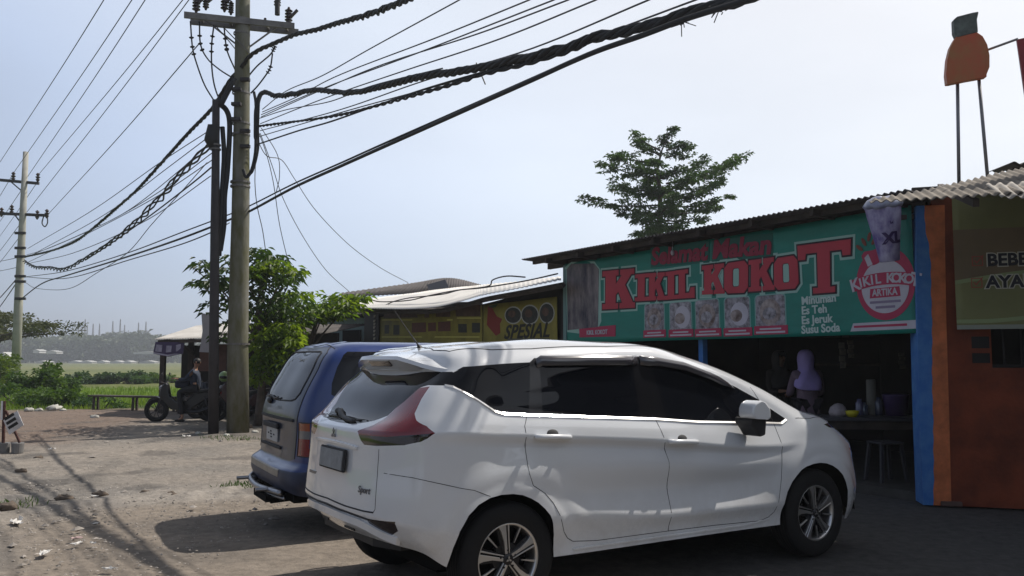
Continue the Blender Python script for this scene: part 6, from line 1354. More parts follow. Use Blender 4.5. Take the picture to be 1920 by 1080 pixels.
    for v in (150, 168, 196, 224, 246, 275):
        b = MB(); p = T(455, v, YP - .16); b.box(tuple(p + Vector((.06 if v % 4 else -.12, -.03, 0))), (.20, .10, .07)); b.build('bracket', M_iron, root, bevel=.01)
    b = MB(); b.beam(T(441, 70, YP - .17), T(470, 102, YP - .17), .018); b.build('stay_wire', M_galv, root)
    return root
build_main_pole()
def build_steel_pole():
    o = at(400, 812, YP - .25); o.z = 0; root = empty('steel_utility_pole', o, 0, 'slim dark steel pole just left of the concrete pole', 'utility pole'); T = lambda u, v, Y=YP - .25: at(u, v, Y) - o
    b = MB(); b.tube([T(400, 816), T(401.5, 600), T(403, 430), T(404.5, 300), T(405, 188)], [.105, .095, .09, .08, .075], 14); b.build('shaft', M_iron, root, smooth=True)
    b = MB(); P = catmull([T(u, v, YP - .1) for u, v in ((412, 195), (424, 206), (430, 225), (430, 262), (426, 325), (421, 370), (420, 420), (413, 470))], 6); b.tube(P, .055, 8); b.build('conduit', M_cable, root, smooth=True)
    b = MB(); P = catmull([T(u, v, YP - .15) for u, v in ((417, 238), (420, 287), (418, 330), (414, 400), (411, 480))], 6); b.tube(P, .05, 8); b.build('conduit', M_cable, root, smooth=True)
    b = MB(); b.tube([T(401, 236), T(397, 262), T(402, 275)], [.13, .16, .11], 8); b.build('cable_joint', M_cable, root, smooth=True)
    b = MB(); b.tube(catmull([T(u, v) for u, v in ((412, 200), (440, 146))], 4), .06, 8); b.build('conduit', M_cable, root, smooth=True)
    for v in (272, 280): b = MB(); b.lathe([(.10, -.015), (.11, -.015), (.11, .015), (.10, .015)], 14, Matrix.Translation(T(404, v)), cap=False); b.build('clamp_band', M_galv, root)
build_steel_pole()
def build_far_pole():
    Y = 40.; o = at(28, 728, Y); o.z = -.1; root = empty('far_utility_pole', o, 0, 'pale concrete utility pole with two crossarms at the left, beyond the dirt lot', 'utility pole'); T = lambda u, v, Y_=Y: at(u, v, Y_) - o
    b = MB(); b.tube([T(28, 735), T(35, 560), T(42, 420), T(48.5, 285)], [.21, .19, .155, .12], 16); b.build('shaft', M_conc2, root, smooth=True)
    for a, c in (((-6, 337), (73, 344)), ((-6, 400), (90, 404))):
        b = MB(); b.beam(T(*a), T(*c), .10, .13); b.beam(T((a[0] + c[0]) / 2 - 14, a[1] + 3), T(42, a[1] + 22), .05); b.build('crossarm', M_iron, root)
    for u, v in ((25, 330), (71, 332), (3, 397), (22, 392), (88, 400), (70, 402)):
        b = MB(); p = T(u, v); b.lathe([(.03, -.25), (.10, -.12), (.04, -.08), (.12, 0), (.04, .05), (.10, .12), (.03, .2)], 8, Matrix.Translation(p)); b.build('insulator', M_ins, root)
    b = MB(); P = catmull([T(u, v) for u, v in ((89, 405), (89, 418), (84, 425), (79, 418), (82, 405))], 6); b.tube(P, .03, 5); b.build('jumper', M_wire, root)
    for v in (437, 465, 481, 518, 528, 560): b = MB(); b.box(tuple(T(38, v, Y - .15)), (.5, .1, .12)); b.build('bracket', M_iron, root)
build_far_pole()

def cable(pts, r, label, m=None, group=None, name='overhead_cable', twist=None, sub=8, steps=None, ext=False):
    """pts: (u, v, Y). Straight in plan between given depths: 1/Y runs linearly along the picture"""
    P = [Vector((p[0], p[1], 1. / p[2])) for p in pts]; C_ = catmull(P, sub); W_ = [at(p.x, p.y, 1. / max(p.z, 1e-4)) for p in C_]
    if ext:                                  # the line goes on past the edge of the view
        e_ = -1 if pts[-1][1] < 25 else 0; d_ = (W_[-1] - W_[-3]).normalized() if e_ else (W_[0] - W_[2]).normalized(); d_.z = max(d_.z, -.02); q_ = W_[e_].copy(); add = [q_ + d_ * t + Vector((0, 0, .004 * t * t)) for t in (1.5, 3, 5, 7.5, 10, 13, 16)]
        W_ = W_ + add if e_ else add[::-1] + W_
    o = W_[len(W_) // 2].copy(); b = MB(); Q = [w_ - o for w_ in W_]
    if twist:
        n, amp, pitch, rr = twist; L = 0; acc = [0.]
        for i in range(1, len(Q)): L += (Q[i] - Q[i - 1]).length; acc.append(L)
        N = int(L / pitch * 7); S = []; j = 0
        for k in range(N + 1):
            s_ = L * k / N
            while j < len(acc) - 2 and acc[j + 1] < s_: j += 1
            S.append(Q[j].lerp(Q[j + 1], (s_ - acc[j]) / max(1e-6, acc[j + 1] - acc[j])))
        for q in range(n):
            V = []
            for k, p in enumerate(S):
                t = (S[min(k + 1, N)] - S[max(k - 1, 0)]).normalized(); x = t.cross(Vector((0, 0, 1))).normalized(); y = x.cross(t)
                a = 2 * math.pi * (k / N * L / pitch + q / n); am = amp * (1 + .9 * noise.noise(Vector((k * .035, q * 3.1, 0)))); a += 2.8 * noise.noise(Vector((k * .022, 7.7 + pitch, 0)))
                V.append(p + x * am * math.cos(a) + y * am * math.sin(a))
            b.tube(V, rr, 6)
    else: b.tube(Q, r, 6)
    ob = b.build(name, m or M_cable, None, smooth=True); ob.location = o
    return tag(ob, label, 'cable', group)
def cable_x(pts, r, label, **k): return cable(pts, r, label, ext=(pts[-1][1] < 25 or pts[0][1] < 0), **k)
def plan(u, v, pA=(-5.2, 17.1), pB=(.1, 8.75)):        # depth of the roadside cable run at a photo column
    return max(1.2, onpl(u, v, pA, pB).y)
def run(pts, r, label, dy=0., **k): return cable_x([(u, v, plan(u, v) + dy) for u, v in pts], r, label, **k)
G1 = 'thick black cables along the road'
run([(497, 172), (518, 180), (554, 176), (591, 169), (658, 174), (721, 161), (794, 143), (867, 133), (971, 112), (1049, 94), (1127, 68), (1205, 52), (1283, 26), (1388, 0), (1460, -24)], .04, 'thickest twisted black cable bundle sweeping from the concrete pole to the top right', group=G1, twist=(4, .028, .75, .026))
run([(484, 237), (554, 228), (606, 221), (658, 211), (762, 183), (850, 158), (903, 140), (971, 124), (1049, 102), (1100, 82)], .022, 'second twisted cable hanging just under the thickest bundle', group=G1, twist=(2, .013, .5, .015))
run([(482, 271), (560, 245), (620, 228), (700, 200), (794, 168), (890, 140), (960, 122)], .014, 'straight cable under the thickest bundle at its pole end', group=G1)
run([(38, 562), (80, 531), (130, 515), (240, 481), (340, 447), (400, 428), (470, 394), (554, 350), (640, 312), (752, 267), (809, 237), (900, 194), (1000, 150), (1065, 118), (1127, 88), (1205, 66), (1290, 30), (1388, 3), (1460, -20)], .026, 'long smooth double cable crossing in front of the concrete pole from lower left to top right', group=G1) if False else None
def longrun(pts, r, label, dd=0., **k):
    # left part runs to the far pole, right part follows the road run
    out = []
    for u, v in pts:
        if u >= 430: Y = plan(u, v) + dd
        else: Y = 1. / ((1 - (430 - u) / 390.) / 17.0 + ((430 - u) / 390.) / 40.)
        out.append((u, v, Y))
    return cable_x(out, r, label, **k)
longrun([(38, 562), (80, 531), (130, 515), (240, 481), (340, 447), (430, 412), (470, 395), (554, 350), (640, 311), (720, 275), (809, 235), (900, 194), (1000, 149), (1065, 119), (1127, 93), (1205, 66), (1290, 34), (1388, 4), (1460, -18)], .024, 'long smooth cable crossing in front of the concrete pole from lower left to top right', -.3, group=G1)
longrun([(49, 519), (130, 507), (240, 474), (340, 436), (430, 402), (470, 385), (554, 343), (640, 305), (720, 269), (809, 230), (900, 190), (1000, 146), (1065, 117)], .014, 'thinner cable lying just above the long smooth cable', -.25, group=G1)
longrun([(40, 519), (130, 521), (240, 488), (340, 458), (400, 434), (430, 418)], .014, 'short lower cable from the far pole ending at the steel pole', 0, group=G1)
run2 = lambda pts, r, label, **k: cable([(u, v, (1. / ((1 - (430 - u) / 390.) / 17.2 + ((430 - u) / 390.) / 40.)) if u < 430 else 17.2 - (u - 430) / 330. * 8) for u, v in pts], r, label, **k)
run3 = lambda pts, r, label, **k: cable_x([(u, v, (1. / ((1 - (430 - u) / 390.) / 17.8 + ((430 - u) / 390.) / 40.)) if u < 430 else 17.8 - (u - 430) / 330. * 8) for u, v in pts], r, label, **k)
run3([(800, -16), (762, 0), (700, 25), (632, 44), (594, 56), (554, 65), (518, 80), (490, 92), (468, 106), (450, 130), (432, 150), (412, 182), (395, 207), (353, 250), (306, 302), (259, 354), (226, 384), (194, 412), (166, 435), (139, 454), (97, 470), (45, 482)], .05, 'thick twisted cable passing over the steel pole and sagging to the far pole', group=G1, twist=(3, .024, .8, .023))
run2([(400, 268), (380, 286), (343, 322), (318, 352), (292, 380), (269, 404), (246, 425), (220, 446), (194, 464), (156, 487), (130, 502), (113, 506), (95, 503), (65, 501), (45, 490)], .04, 'loosely braided cable sagging from the steel pole to the far pole', group=G1, twist=(3, .062, 2.1, .022))
run2([(396, 314), (370, 336), (337, 362), (290, 398), (243, 432), (200, 462), (160, 488)], .018, 'plain cable hanging just under the braided cable', group=G1)
G2 = 'thin wires between the two poles'
for k, pts in enumerate(([(388, 305), (337, 363), (285, 420), (240, 473), (181, 512), (130, 541), (71, 541), (48, 530)], [(400, 240), (300, 305), (180, 390), (52, 466)], [(400, 250), (310, 318), (200, 400), (60, 478)], [(400, 262), (330, 325), (240, 395), (150, 440), (55, 480)], [(400, 285), (310, 352), (210, 412), (100, 462), (50, 478)], [(398, 300), (300, 365), (180, 430), (52, 492)], [(395, 330), (280, 410), (150, 470), (50, 495)])):
    run2(pts, .011, ['thin slack wire hanging lowest between the poles', 'topmost thin wire between the two poles', 'second thin wire from the top between the poles', 'third thin wire from the top between the poles', 'fourth thin wire from the top, above the braided cable', 'fifth thin wire crossing the braided cable', 'sixth thin wire below the braided cable'][k], m=M_wire, group=G2)
G3 = 'bare power lines to the far pole'
for k, (a, c) in enumerate((((313, -100), (27, 322)), ((336, -100), (52, 331)), ((422, -100), (71, 329)), ((428, -100), (50, 398)), ((375, 80), (92, 400)), ((256, -100), (0, 304)))):
    mu, mv = (a[0] + c[0]) / 2, (a[1] + c[1]) / 2 + 5
    cable([(a[0], a[1], 17.4), (mu, mv, 2 / (1 / 17.4 + 1 / 40.)), (c[0], c[1], 40.)], .013, ['power line to the upper left insulator of the far pole', 'power line passing behind the top of the far pole', 'power line to the upper right insulator of the far pole', 'power line to the lower crossarm beside the far pole', 'power line from the near crossarm end to the far lower crossarm end', 'power line leaving the view at the left edge, left of the far pole'][k], m=M_wire, group=G3)
for k, (a, c) in enumerate((((27, 322), (-40, 430)), ((48, 345), (-40, 470)), ((45, 410), (-40, 520)), ((40, 440), (-40, 540)), ((38, 515), (-40, 600)), ((38, 520), (-30, 615)), ((38, 482), (-40, 494)), ((38, 500), (-40, 512)), ((71, 340), (-20, 470)))):
    cable([(a[0], a[1], 40.), ((a[0] + c[0]) / 2, (a[1] + c[1]) / 2 + 2, 55), (c[0], c[1], 80.)], .03 if k in (4, 5) else .016, 'line number'.replace('line number', ['upper line', 'second line', 'third line', 'fourth line', 'upper thick cable', 'lower thick cable', 'nearly level upper wire', 'nearly level lower wire', 'crossing line'][k]) + ' running left from the far pole out of view', m=M_wire, group='lines running left from the far pole')
G4 = 'thin wires fanning to the top right'
for k, pts in enumerate(([(492, 205), (538, 170), (606, 141), (700, 88), (861, 0), (900, -22)], [(492, 210), (560, 180), (640, 139), (820, 70), (992, 0)], [(490, 215), (620, 160), (800, 93), (1038, 0)], [(490, 219), (600, 170), (720, 120), (900, 62), (1065, 0)], [(488, 232), (620, 180), (760, 132), (940, 72), (1117, 0)], [(488, 245), (640, 205), (800, 150), (1000, 90), (1216, 0)], [(486, 256), (660, 205), (860, 150), (1080, 82), (1304, 0)], [(486, 222), (540, 205), (620, 190), (700, 160), (830, 128)])):
    run(pts, .009, ['thin wire rising steepest to the top edge', 'thin wire second from the steepest one', 'thin wire third from the steepest one', 'thin wire in the middle of the fan', 'thin wire just above the thick bundle at the top', 'thin wire crossing the thick bundle', 'lowest thin wire behind the thick bundle', 'short thin wire ending on the thick bundle'][k], .2 + .05 * k, m=M_wire, group=G4)
G5 = 'house service wires dropping from the concrete pole'
for k, pts in enumerate(([(484, 245, 17.3), (500, 290, 17.8), (513, 345, 18.5), (524, 420, 19.5), (540, 490, 20.3)], [(488, 250, 17.3), (510, 310, 18), (530, 370, 19), (566, 440, 21), (610, 505, 23.5), (655, 547, 26)], [(482, 262, 17.3), (500, 292, 17.6), (528, 300, 18), (552, 335, 19), (590, 392, 20.5), (650, 455, 22.5), (710, 500, 25), (765, 530, 28)], [(480, 290, 17.3), (478, 340, 17.4), (482, 385, 17.6), (492, 430, 18), (498, 470, 18.3)], [(490, 240, 17.3), (520, 290, 18), (524, 330, 18.2), (518, 360, 18.4)])):
    cable(pts, .009, ['service wire falling into the leafy tree', 'service wire falling to the dark roof behind', 'wavy service wire reaching the dark roof ridge', 'service wire hanging beside the pole shaft', 'short loose wire end dangling beside the pole'][k], m=M_wire, group=G5)
# odds and ends caught on the cables
def litter_on_cable(u, v, dy, seed, label):
    c = at(u, v, plan(u, v) + dy); b = MB(); r = random.Random(seed)
    for i in range(7): p = Vector((r.gauss(0, .02), 0, r.gauss(0, .02))); b.tube([p, p + Vector((r.gauss(0, .05), r.gauss(0, .03), r.gauss(-.03, .05)))], .004, 4)
    b.box((0, 0, 0), (.05, .02, .04)); o = b.build('cable_scrap', M_nearblack); o.location = c; tag(o, label, 'debris', 'scraps caught on the cables')
litter_on_cable(1275, 41, -.1, 1, 'dark scrap caught on the cables near the top right'); litter_on_cable(1348, 17, -.1, 2, 'stringy scrap caught on the cables at the top right corner')
c = at(893, 118, plan(893, 118)); c2 = at(910, 158, plan(905, 150)); b = MB(); b.tube([(0, 0, 0), tuple(c2 - c)], .008, 5); o = b.build('twig', M_galv); o.location = c; tag(o, 'thin pale stick caught across the thick bundle', 'debris')
# ------------------------------------------------------------ people
M_skin = mat('skin', (.30, .16, .10), .55)
def skin_mesh(name, chains, m, parent, sub=1):
    """chains: lists of ((x,y,z), r); shared points are joined by position. Applied skin + subdivision, first point is the root"""
    V = []; E_ = []; Rr = []; key = {}
    for ch in chains:
        prev = None
        for p, r in ch:
            k = tuple(round(c, 4) for c in p)
            if k not in key: key[k] = len(V); V.append(p); Rr.append(r)
            i = key[k]
            if prev is not None and prev != i: E_.append((prev, i))
            prev = i
    me = bpy.data.meshes.new(name); me.from_pydata(V, E_, []); o = bpy.data.objects.new(name, me); COL.objects.link(o)
    s = o.modifiers.new('s', 'SKIN'); s.use_smooth_shade = True
    for i, r in enumerate(Rr):
        d = me.skin_vertices[0].data[i]; d.radius = r if isinstance(r, tuple) else (r, r)
    me.skin_vertices[0].data[0].use_root = True
    q = o.modifiers.new('q', 'SUBSURF'); q.levels = sub; q.render_levels = sub
    dg = bpy.context.evaluated_depsgraph_get(); me2 = bpy.data.meshes.new_from_object(o.evaluated_get(dg)); bpy.data.objects.remove(o); bpy.data.meshes.remove(me)
    me2.materials.clear(); me2.materials.append(m); me2.polygons.foreach_set('use_smooth', [True] * len(me2.polygons))
    n = bpy.data.objects.new(name, me2); COL.objects.link(n); n.parent = parent; return n
def hand_chains(w_, d, up, sc=1.):
    """five separate fingers from the wrist w_ in direction d (curled a little)"""
    w_ = Vector(w_); d = Vector(d).normalized(); u = Vector(up).normalized(); s = d.cross(u).normalized(); P = w_ + d * .05 * sc; out = [[(tuple(w_), .026 * sc), (tuple(P), (.034 * sc, .020 * sc))]]
    for k, (off, L) in enumerate(((-.030, .070), (-.010, .078), (.010, .074), (.028, .058))):
        a = P + d * .030 * sc + s * off * sc; b_ = a + d * L * .5 * sc - u * .010 * sc; c = b_ + d * L * .38 * sc - u * .026 * sc
        out.append([(tuple(P), (.034 * sc, .020 * sc)), (tuple(a), .0095 * sc), (tuple(b_), .0085 * sc), (tuple(c), .007 * sc)])
    a = w_ + d * .022 * sc - s * .034 * sc; out.append([(tuple(w_), .026 * sc), (tuple(a), .011 * sc), (tuple(a + d * .032 * sc - s * .014 * sc - u * .012), .009 * sc)])
    return out
def person(loc, rz, label, pose, top, bottom, scarf=None, hair=None, H=1.55):
    """built facing -Y, standing or seated; pose gives joint positions"""
    root = empty('person', loc, rz, label, 'person'); J = pose; ch = []
    pel = J['pelvis']; che = J['chest']; nk = J['neck']; hd = J['head']
    ch.append([(pel, (.105, .085)), (tuple((Vector(pel) + Vector(che)) / 2), (.095, .07)), (che, (.12, .08)), (nk, .048), (tuple(Vector(nk).lerp(Vector(hd), .45)), .048), (hd, (.070, .085)), (tuple(Vector(hd) + Vector((0, 0, .075))), (.062, .075))])
    for s in ('l', 'r'):
        sh, el, wr = J['sh' + s], J['el' + s], J['wr' + s]; ch.append([(che, (.12, .08)), (sh, .050), (tuple(Vector(sh).lerp(Vector(el), .4)), .044), (el, .036), (tuple(Vector(el).lerp(Vector(wr), .35)), .034), (wr, .026)])
        ch += hand_chains(wr, Vector(wr) - Vector(el), J.get('up', (0, 0, 1)))
        hp, kn, an_, to = J['hp' + s], J['kn' + s], J['an' + s], J['to' + s]; ch.append([(pel, (.105, .085)), (hp, .082), (kn, .058), (tuple(Vector(kn).lerp(Vector(an_), .35)), .054), (an_, .036), (to, .032)])
    skin_mesh('body', ch, M_skin, root)
    # face: nose, eyes, mouth, ears
    f = Vector((0, -1, 0)); hv = Vector(hd) + Vector((0, 0, .03)); b = MB(); b.sphere(hv + f * .092, (.012, .016, .024), 8, 6); b.sphere(hv + Vector((.078, .0, 0)), (.010, .018, .028), 8, 6); b.sphere(hv + Vector((-.078, 0, 0)), (.010, .018, .028), 8, 6); b.build('nose_and_ears', M_skin, root, smooth=True)
    for s in (-1, 1): b = MB(); b.sphere(hv + f * .080 + Vector((s * .030, 0, .022)), (.013, .008, .008), 8, 6); b.build('eye', mat('eye', (.03, .02, .02), .2) if 'eye' not in bpy.data.materials else bpy.data.materials['eye'], root)
    b = MB(); b.sphere(hv + f * .084 + Vector((0, 0, -.042)), (.024, .008, .006), 8, 6); b.build('mouth', mat('lips', (.25, .07, .06), .5) if 'lips' not in bpy.data.materials else bpy.data.materials['lips'], root)
    g = 1.22; tc = [[(tuple(Vector(pel) - Vector((0, 0, .10))), (.175, .15)), (pel, (.165, .14)), (tuple((Vector(pel) + Vector(che)) / 2), (.140, .115)), (che, (.165, .12)), (tuple(Vector(nk) - Vector((0, 0, .03))), .062)]]
    for s in ('l', 'r'): sh, el, wr = J['sh' + s], J['el' + s], J['wr' + s]; tc.append([(che, (.165, .12)), (sh, .068), (tuple(Vector(sh).lerp(Vector(el), .45)), .060), (el, .052), (tuple(Vector(el).lerp(Vector(wr), .85)), .042)])
    if J.get('tunic'): tc[0].insert(0, (tuple(Vector(pel) - Vector((0, 0, .30))), (.19, .16))); tc[0] = tc[0]
    skin_mesh('shirt', tc, top, root)
    bc = []
    for s in ('l', 'r'):
        hp, kn, an_ = J['hp' + s], J['kn' + s], J['an' + s]; bc.append([(pel, (.135, .115)), (hp, .105), (kn, .076), (tuple(Vector(kn).lerp(Vector(an_), .9)), .058)])
    skin_mesh('trousers', bc, bottom, root)
    for s in ('l', 'r'):
        b = MB(); a = Vector(J['an' + s]); t = Vector(J['to' + s]); c = (a + t) / 2; c.z = min(a.z, t.z) + .005; b.sphere(c, (.046, .125, .035) if abs((t - a).y) > abs((t - a).x) else (.125, .046, .035), 10, 6); b.build('shoe', M_nearblack, root, smooth=True)
    if scarf:
        b = MB(); h = Vector(hd); V0_ = []
        prof = [(.001, .135), (.05, .130), (.082, .105), (.098, .06), (.104, .01), (.098, -.05), (.092, -.10), (.115, -.15), (.165, -.20), (.205, -.27), (.215, -.35), (.20, -.40)]
        n = 22
        for i, (r_, z) in enumerate(prof):
            for k in range(n):
                a = 2 * math.pi * k / n; q = 1 + .10 * math.sin(a * 5 + i) * (i > 6) + .05 * math.sin(a * 9 + i * 1.3) * (i > 3); ex = 1.0 if i < 7 else .95
                V0_.append((h.x + r_ * ex * q * math.cos(a), h.y + .010 + r_ * (1.12 if i < 7 else .82) * q * math.sin(a), h.z + z + (.07 * max(0, math.cos(a + .6)) if i > 8 else 0)))
        F = []
        for i in range(len(prof) - 1):
            for k in range(n):
                a = 2 * math.pi * (k + .5) / n
                if 2 <= i <= 5 and abs((a - 1.5 * math.pi)) < .75: continue      # face opening
                F.append((i * n + k, i * n + (k + 1) % n, (i + 1) * n + (k + 1) % n, (i + 1) * n + k))
        o = obj('headscarf', V0_, F, scarf, root, True); s_ = o.modifiers.new('s', 'SOLIDIFY'); s_.thickness = .008
        u = o.modifiers.new('u', 'SUBSURF'); u.levels = 1; u.render_levels = 1
    if hair:
        b = MB(); h = Vector(hd); b.sphere(h + Vector((0, .018, .055)), (.088, .098, .085), 14, 10); b.V = [v if v.z > h.z - .005 or v.y > h.y else Vector((v.x, v.y + .05, v.z + .02)) for v in b.V]; b.build('hair', hair, root, smooth=True)
    return root
stand = dict(pelvis=(0, 0, .84), chest=(0, .01, 1.14), neck=(0, 0, 1.27), head=(0, -.02, 1.39), shl=(.165, .01, 1.20), shr=(-.165, .01, 1.20), ell=(.21, -.06, .95), elr=(-.22, -.05, .94), wrl=(.14, -.26, .93), wrr=(-.15, -.25, .95),
             hpl=(.085, 0, .80), hpr=(-.085, 0, .80), knl=(.09, -.01, .43), knr=(-.09, -.01, .43), anl=(.09, .03, .08), anr=(-.09, .03, .08), tol=(.10, -.10, .04), tor=(-.10, -.10, .04), tunic=True)
hw = at(1512, 700, 11.3)
person((hw.x, 11.3, .09), R_(185), 'woman in a lilac headscarf with her back to the lot, inside the green shop', stand, mat('dusty_pink_cloth', (.20, .14, .18), .8, var=.15, vscale=9), mat('dark_skirt', (.03, .025, .03), .9), mat('lilac_cloth', (.46, .37, .76), .75, var=.08, vscale=6))
hw = at(1462, 720, 12.4)
person((hw.x, 12.4, .09), R_(20), 'woman in a dark headscarf standing in the gloom, left of the lilac one', stand, mat('dark_brown_cloth', (.035, .03, .028), .9), mat('black_skirt', (.015, .015, .015), .9), mat('grey_scarf', (.045, .043, .042), .85))
# rider sitting sideways on the motorbike
bo = at(343, 786, 20.6); bo.z = 0
sit = dict(pelvis=(0, 0, .86), chest=(-.06, .0, 1.16), neck=(-.03, 0, 1.30), head=(.0, 0, 1.41), shl=(-.05, .16, 1.21), shr=(-.06, -.16, 1.21), ell=(-.22, .20, 1.0), elr=(-.24, -.18, 1.02), wrl=(-.40, .16, 1.04), wrr=(-.42, -.14, 1.05),
           hpl=(-.02, .09, .82), hpr=(-.02, -.09, .82), knl=(-.38, .17, .74), knr=(-.36, -.19, .74), anl=(-.30, .19, .36), anr=(-.24, -.23, .12), tol=(-.40, .19, .33), tor=(-.36, -.24, .06))
# ------------------------------------------------------------ motorbikes
def motorbike(loc, rz, label, m):
    root = empty('motorbike', loc, rz, label, 'motorbike', 'motorbikes at the roadside stall')     # front towards -X
    for x in (-.62, .62):
        T = Matrix.Translation((x, 0, .28)) @ Matrix.Rotation(math.pi / 2, 4, 'X'); wh = obj('wheel', [], [], None, root)
        b = MB(); b.lathe([(.19, -.045), (.22, -.06), (.26, -.05), (.285, -.02), (.288, 0), (.285, .02), (.26, .05), (.22, .06), (.19, .045)], 28, T, cap=False); b.build('tyre', M_tyre, wh, smooth=True)
        b = MB(); b.lathe([(.178, -.04), (.192, -.04), (.192, .04), (.178, .04)], 28, T, cap=False); b.lathe([(.001, -.05), (.04, -.05), (.04, .05), (.001, .05)], 12, T)
        for k in range(10): b.beam((x, 0, .28), (x + .18 * math.cos(k * .628), 0, .28 + .18 * math.sin(k * .628)), .014)
        b.build('rim', M_alloyd, wh)
    b = MB(); b.beam((-.62, -.06, .28), (-.44, -.06, .78), .035); b.beam((-.62, .06, .28), (-.44, .06, .78), .035); b.tube([(-.46, -.30, .96), (-.44, -.12, .93), (-.42, 0, .90), (-.44, .12, .93), (-.46, .30, .96)], .014, 6); b.beam((-.44, 0, .75), (-.42, 0, .92), .05); b.build('fork_and_handlebar', M_iron, root)
    P = [(-.56, .62), (-.50, .86), (-.42, .93), (-.36, .90), (-.30, .60), (-.10, .46), (.08, .50), (.25, .66), (.60, .72), (.86, .76), (.80, .64), (.58, .54), (.30, .36), (.0, .26), (-.28, .30), (-.40, .45)]
    b = MB(); b.prism(P, .10, FT, -.10); b.build('fairing', m, root, bevel=.03, seg=3, auto=60)
    P = [(.02, .60), (.10, .72), (.40, .77), (.70, .80), (.72, .75), (.30, .66)]; b = MB(); b.prism(P, .12, FT, -.12); b.build('seat', M_black, root, bevel=.03, seg=3)
    b = MB(); b.prism([(-.86, .42), (-.78, .55), (-.62, .60), (-.46, .55), (-.48, .52), (-.62, .56), (-.76, .51), (-.83, .41)], .06, FT, -.06); b.build('front_mudguard', m, root)
    b = MB(); b.sphere((-.52, 0, .80), (.05, .10, .07), 12, 8); b.build('headlamp', M_lens, root, smooth=True)
    for s in (-1, 1): b = MB(); b.tube([(-.46, s * .22, .95), (-.44, s * .28, 1.10)], .006, 5); b.sphere((-.43, s * .30, 1.14), (.015, .06, .04), 10, 6); b.build('mirror', M_black, root)
    b = MB(); b.box((.05, 0, .30), (.32, .20, .22)); b.tube([(.1, -.12, .24), (.40, -.14, .24), (.72, -.16, .36)], [.03, .045, .05], 8); b.beam((.2, .12, .28), (.62, .12, .28), .03, .06); b.beam((.62, -.12, .28), (.5, -.10, .62), .04); b.build('engine_and_exhaust', M_alloyd, root, bevel=.01)
    b = MB(); b.sphere((.88, 0, .68), (.03, .08, .04), 8, 6); b.build('tail_lamp', M_red, root)
    b = MB(); b.prism([(-.14, .47), (-.06, .44), (.12, .58), (.06, .62)], .108, FT, -.108); b.build('side_stripe', M_lens, root)
    b = MB(); b.beam((.0, -.10, .22), (-.05, -.24, .0), .02); b.build('side_stand', M_iron, root); return root
M_bk = mat('bike_black', (.008, .008, .009), .35, coat=.15)
mb1 = motorbike((bo.x, 20.6, 0), R_(6), 'black motorbike facing left with a rider sitting on it, nearest at the stall', M_bk)
person((bo.x + .30, 20.6, -.02), R_(6), 'rider in a dark blue jacket sitting on the nearest black motorbike', sit, mat('dark_blue_jacket', (.020, .030, .055), .8, var=.2), mat('dark_jeans', (.018, .018, .022), .9), hair=mat('black_hair', (.008, .007, .007), .6))
motorbike((bo.x + .55, 21.6, 0), R_(-6), 'second motorbike standing behind the one with the rider', mat('bike_dark_blue', (.012, .018, .04), .3, coat=.5))
motorbike((bo.x + 1.35, 20.9, 0), R_(14), 'third motorbike half hidden behind the steel pole', mat('bike_dark_red', (.04, .008, .01), .3, coat=.5))
def helmet(c, col, label):
    root = empty('helmet', c, R_(20), label, 'helmet'); b = MB(); b.sphere((0, 0, .10), (.125, .145, .13), 18, 12); b.V = [v for v in b.V]; b.build('shell', mat('helmet_shell', col, .3, coat=.5), root, smooth=True); b = MB(); b.sphere((0, -.035, .09), (.115, .125, .07), 14, 8); b.build('visor', M_trim, root, smooth=True)
helmet(Vector((bo.x + .98, 20.55, .98)), (.22, .34, .12), 'pale green helmet hung at head height beside the rider')
b = MB(); b.box((0, 0, .10), (.36, .26, .20)); o_ = b.build('dark_bag', mat('navy_cloth', (.015, .02, .035), .8), bevel=.06, seg=4, auto=60); o_.location = (bo.x - .02, 20.62, .80); tag(o_, 'dark navy bag lying on the motorbike seat before the rider', 'bag')

# ------------------------------------------------------------ furniture and goods in the green shop
def at_in(u, v, Y, z=None): p = at(u, v, Y); 
def table(loc, rz, L, Wd, H, label, m, n='table'):
    root = empty(n, loc, rz, label, 'table'); b = MB(); b.box((0, 0, H - .02), (L, Wd, .04)); b.build('table_top', m, root, bevel=.006); b = MB(); b.box((0, 0, H - .09), (L - .08, Wd - .08, .10)); b.build('apron', M_wood, root)
    for sx in (-1, 1):
        for sy in (-1, 1): b = MB(); b.box((sx * (L / 2 - .05), sy * (Wd / 2 - .05), H / 2 - .02), (.06, .06, H - .04)); b.build('leg', M_wood, root)
tb = at(1625, 790, 10.35); TH = .80
table((tb.x, 10.35, .09), R_(-4), 1.5, .6, TH - .09, 'dark serving table inside the green shop, behind the white bonnet', mat('table_dark', (.05, .05, .06), .5))
def lathe_thing(name, prof, loc, m, label, cat, group=None):
    b = MB(); b.lathe(prof, 20); o = b.build(name, m, smooth=True); o.location = loc; return tag(o, label, cat, group)
p = at(1598, 781, 10.2); lathe_thing('bowl', [(.03, 0), (.05, .005), (.075, .04), (.082, .075), (.078, .075), (.065, .03), (.001, .02)], (p.x, 10.2, TH), mat('yellow_plastic', (.62, .55, .02), .4), 'small bright yellow bowl on the serving table', 'bowl')
p = at(1572, 775, 10.3); o = lathe_thing('cloth_bundle', [(.001, 0), (.09, .0), (.11, .05), (.09, .11), (.04, .15), (.001, .16)], (p.x, 10.3, TH), mat('pale_cloth', (.33, .29, .30), .8, var=.2, vscale=20), 'pale crumpled cloth bundle left of the yellow bowl', 'cloth'); 
for v in o.data.vertices: v.co += Vector((noise.noise(v.co * 18), noise.noise(v.co * 18 + Vector((5, 5, 5))), 0)) * .03
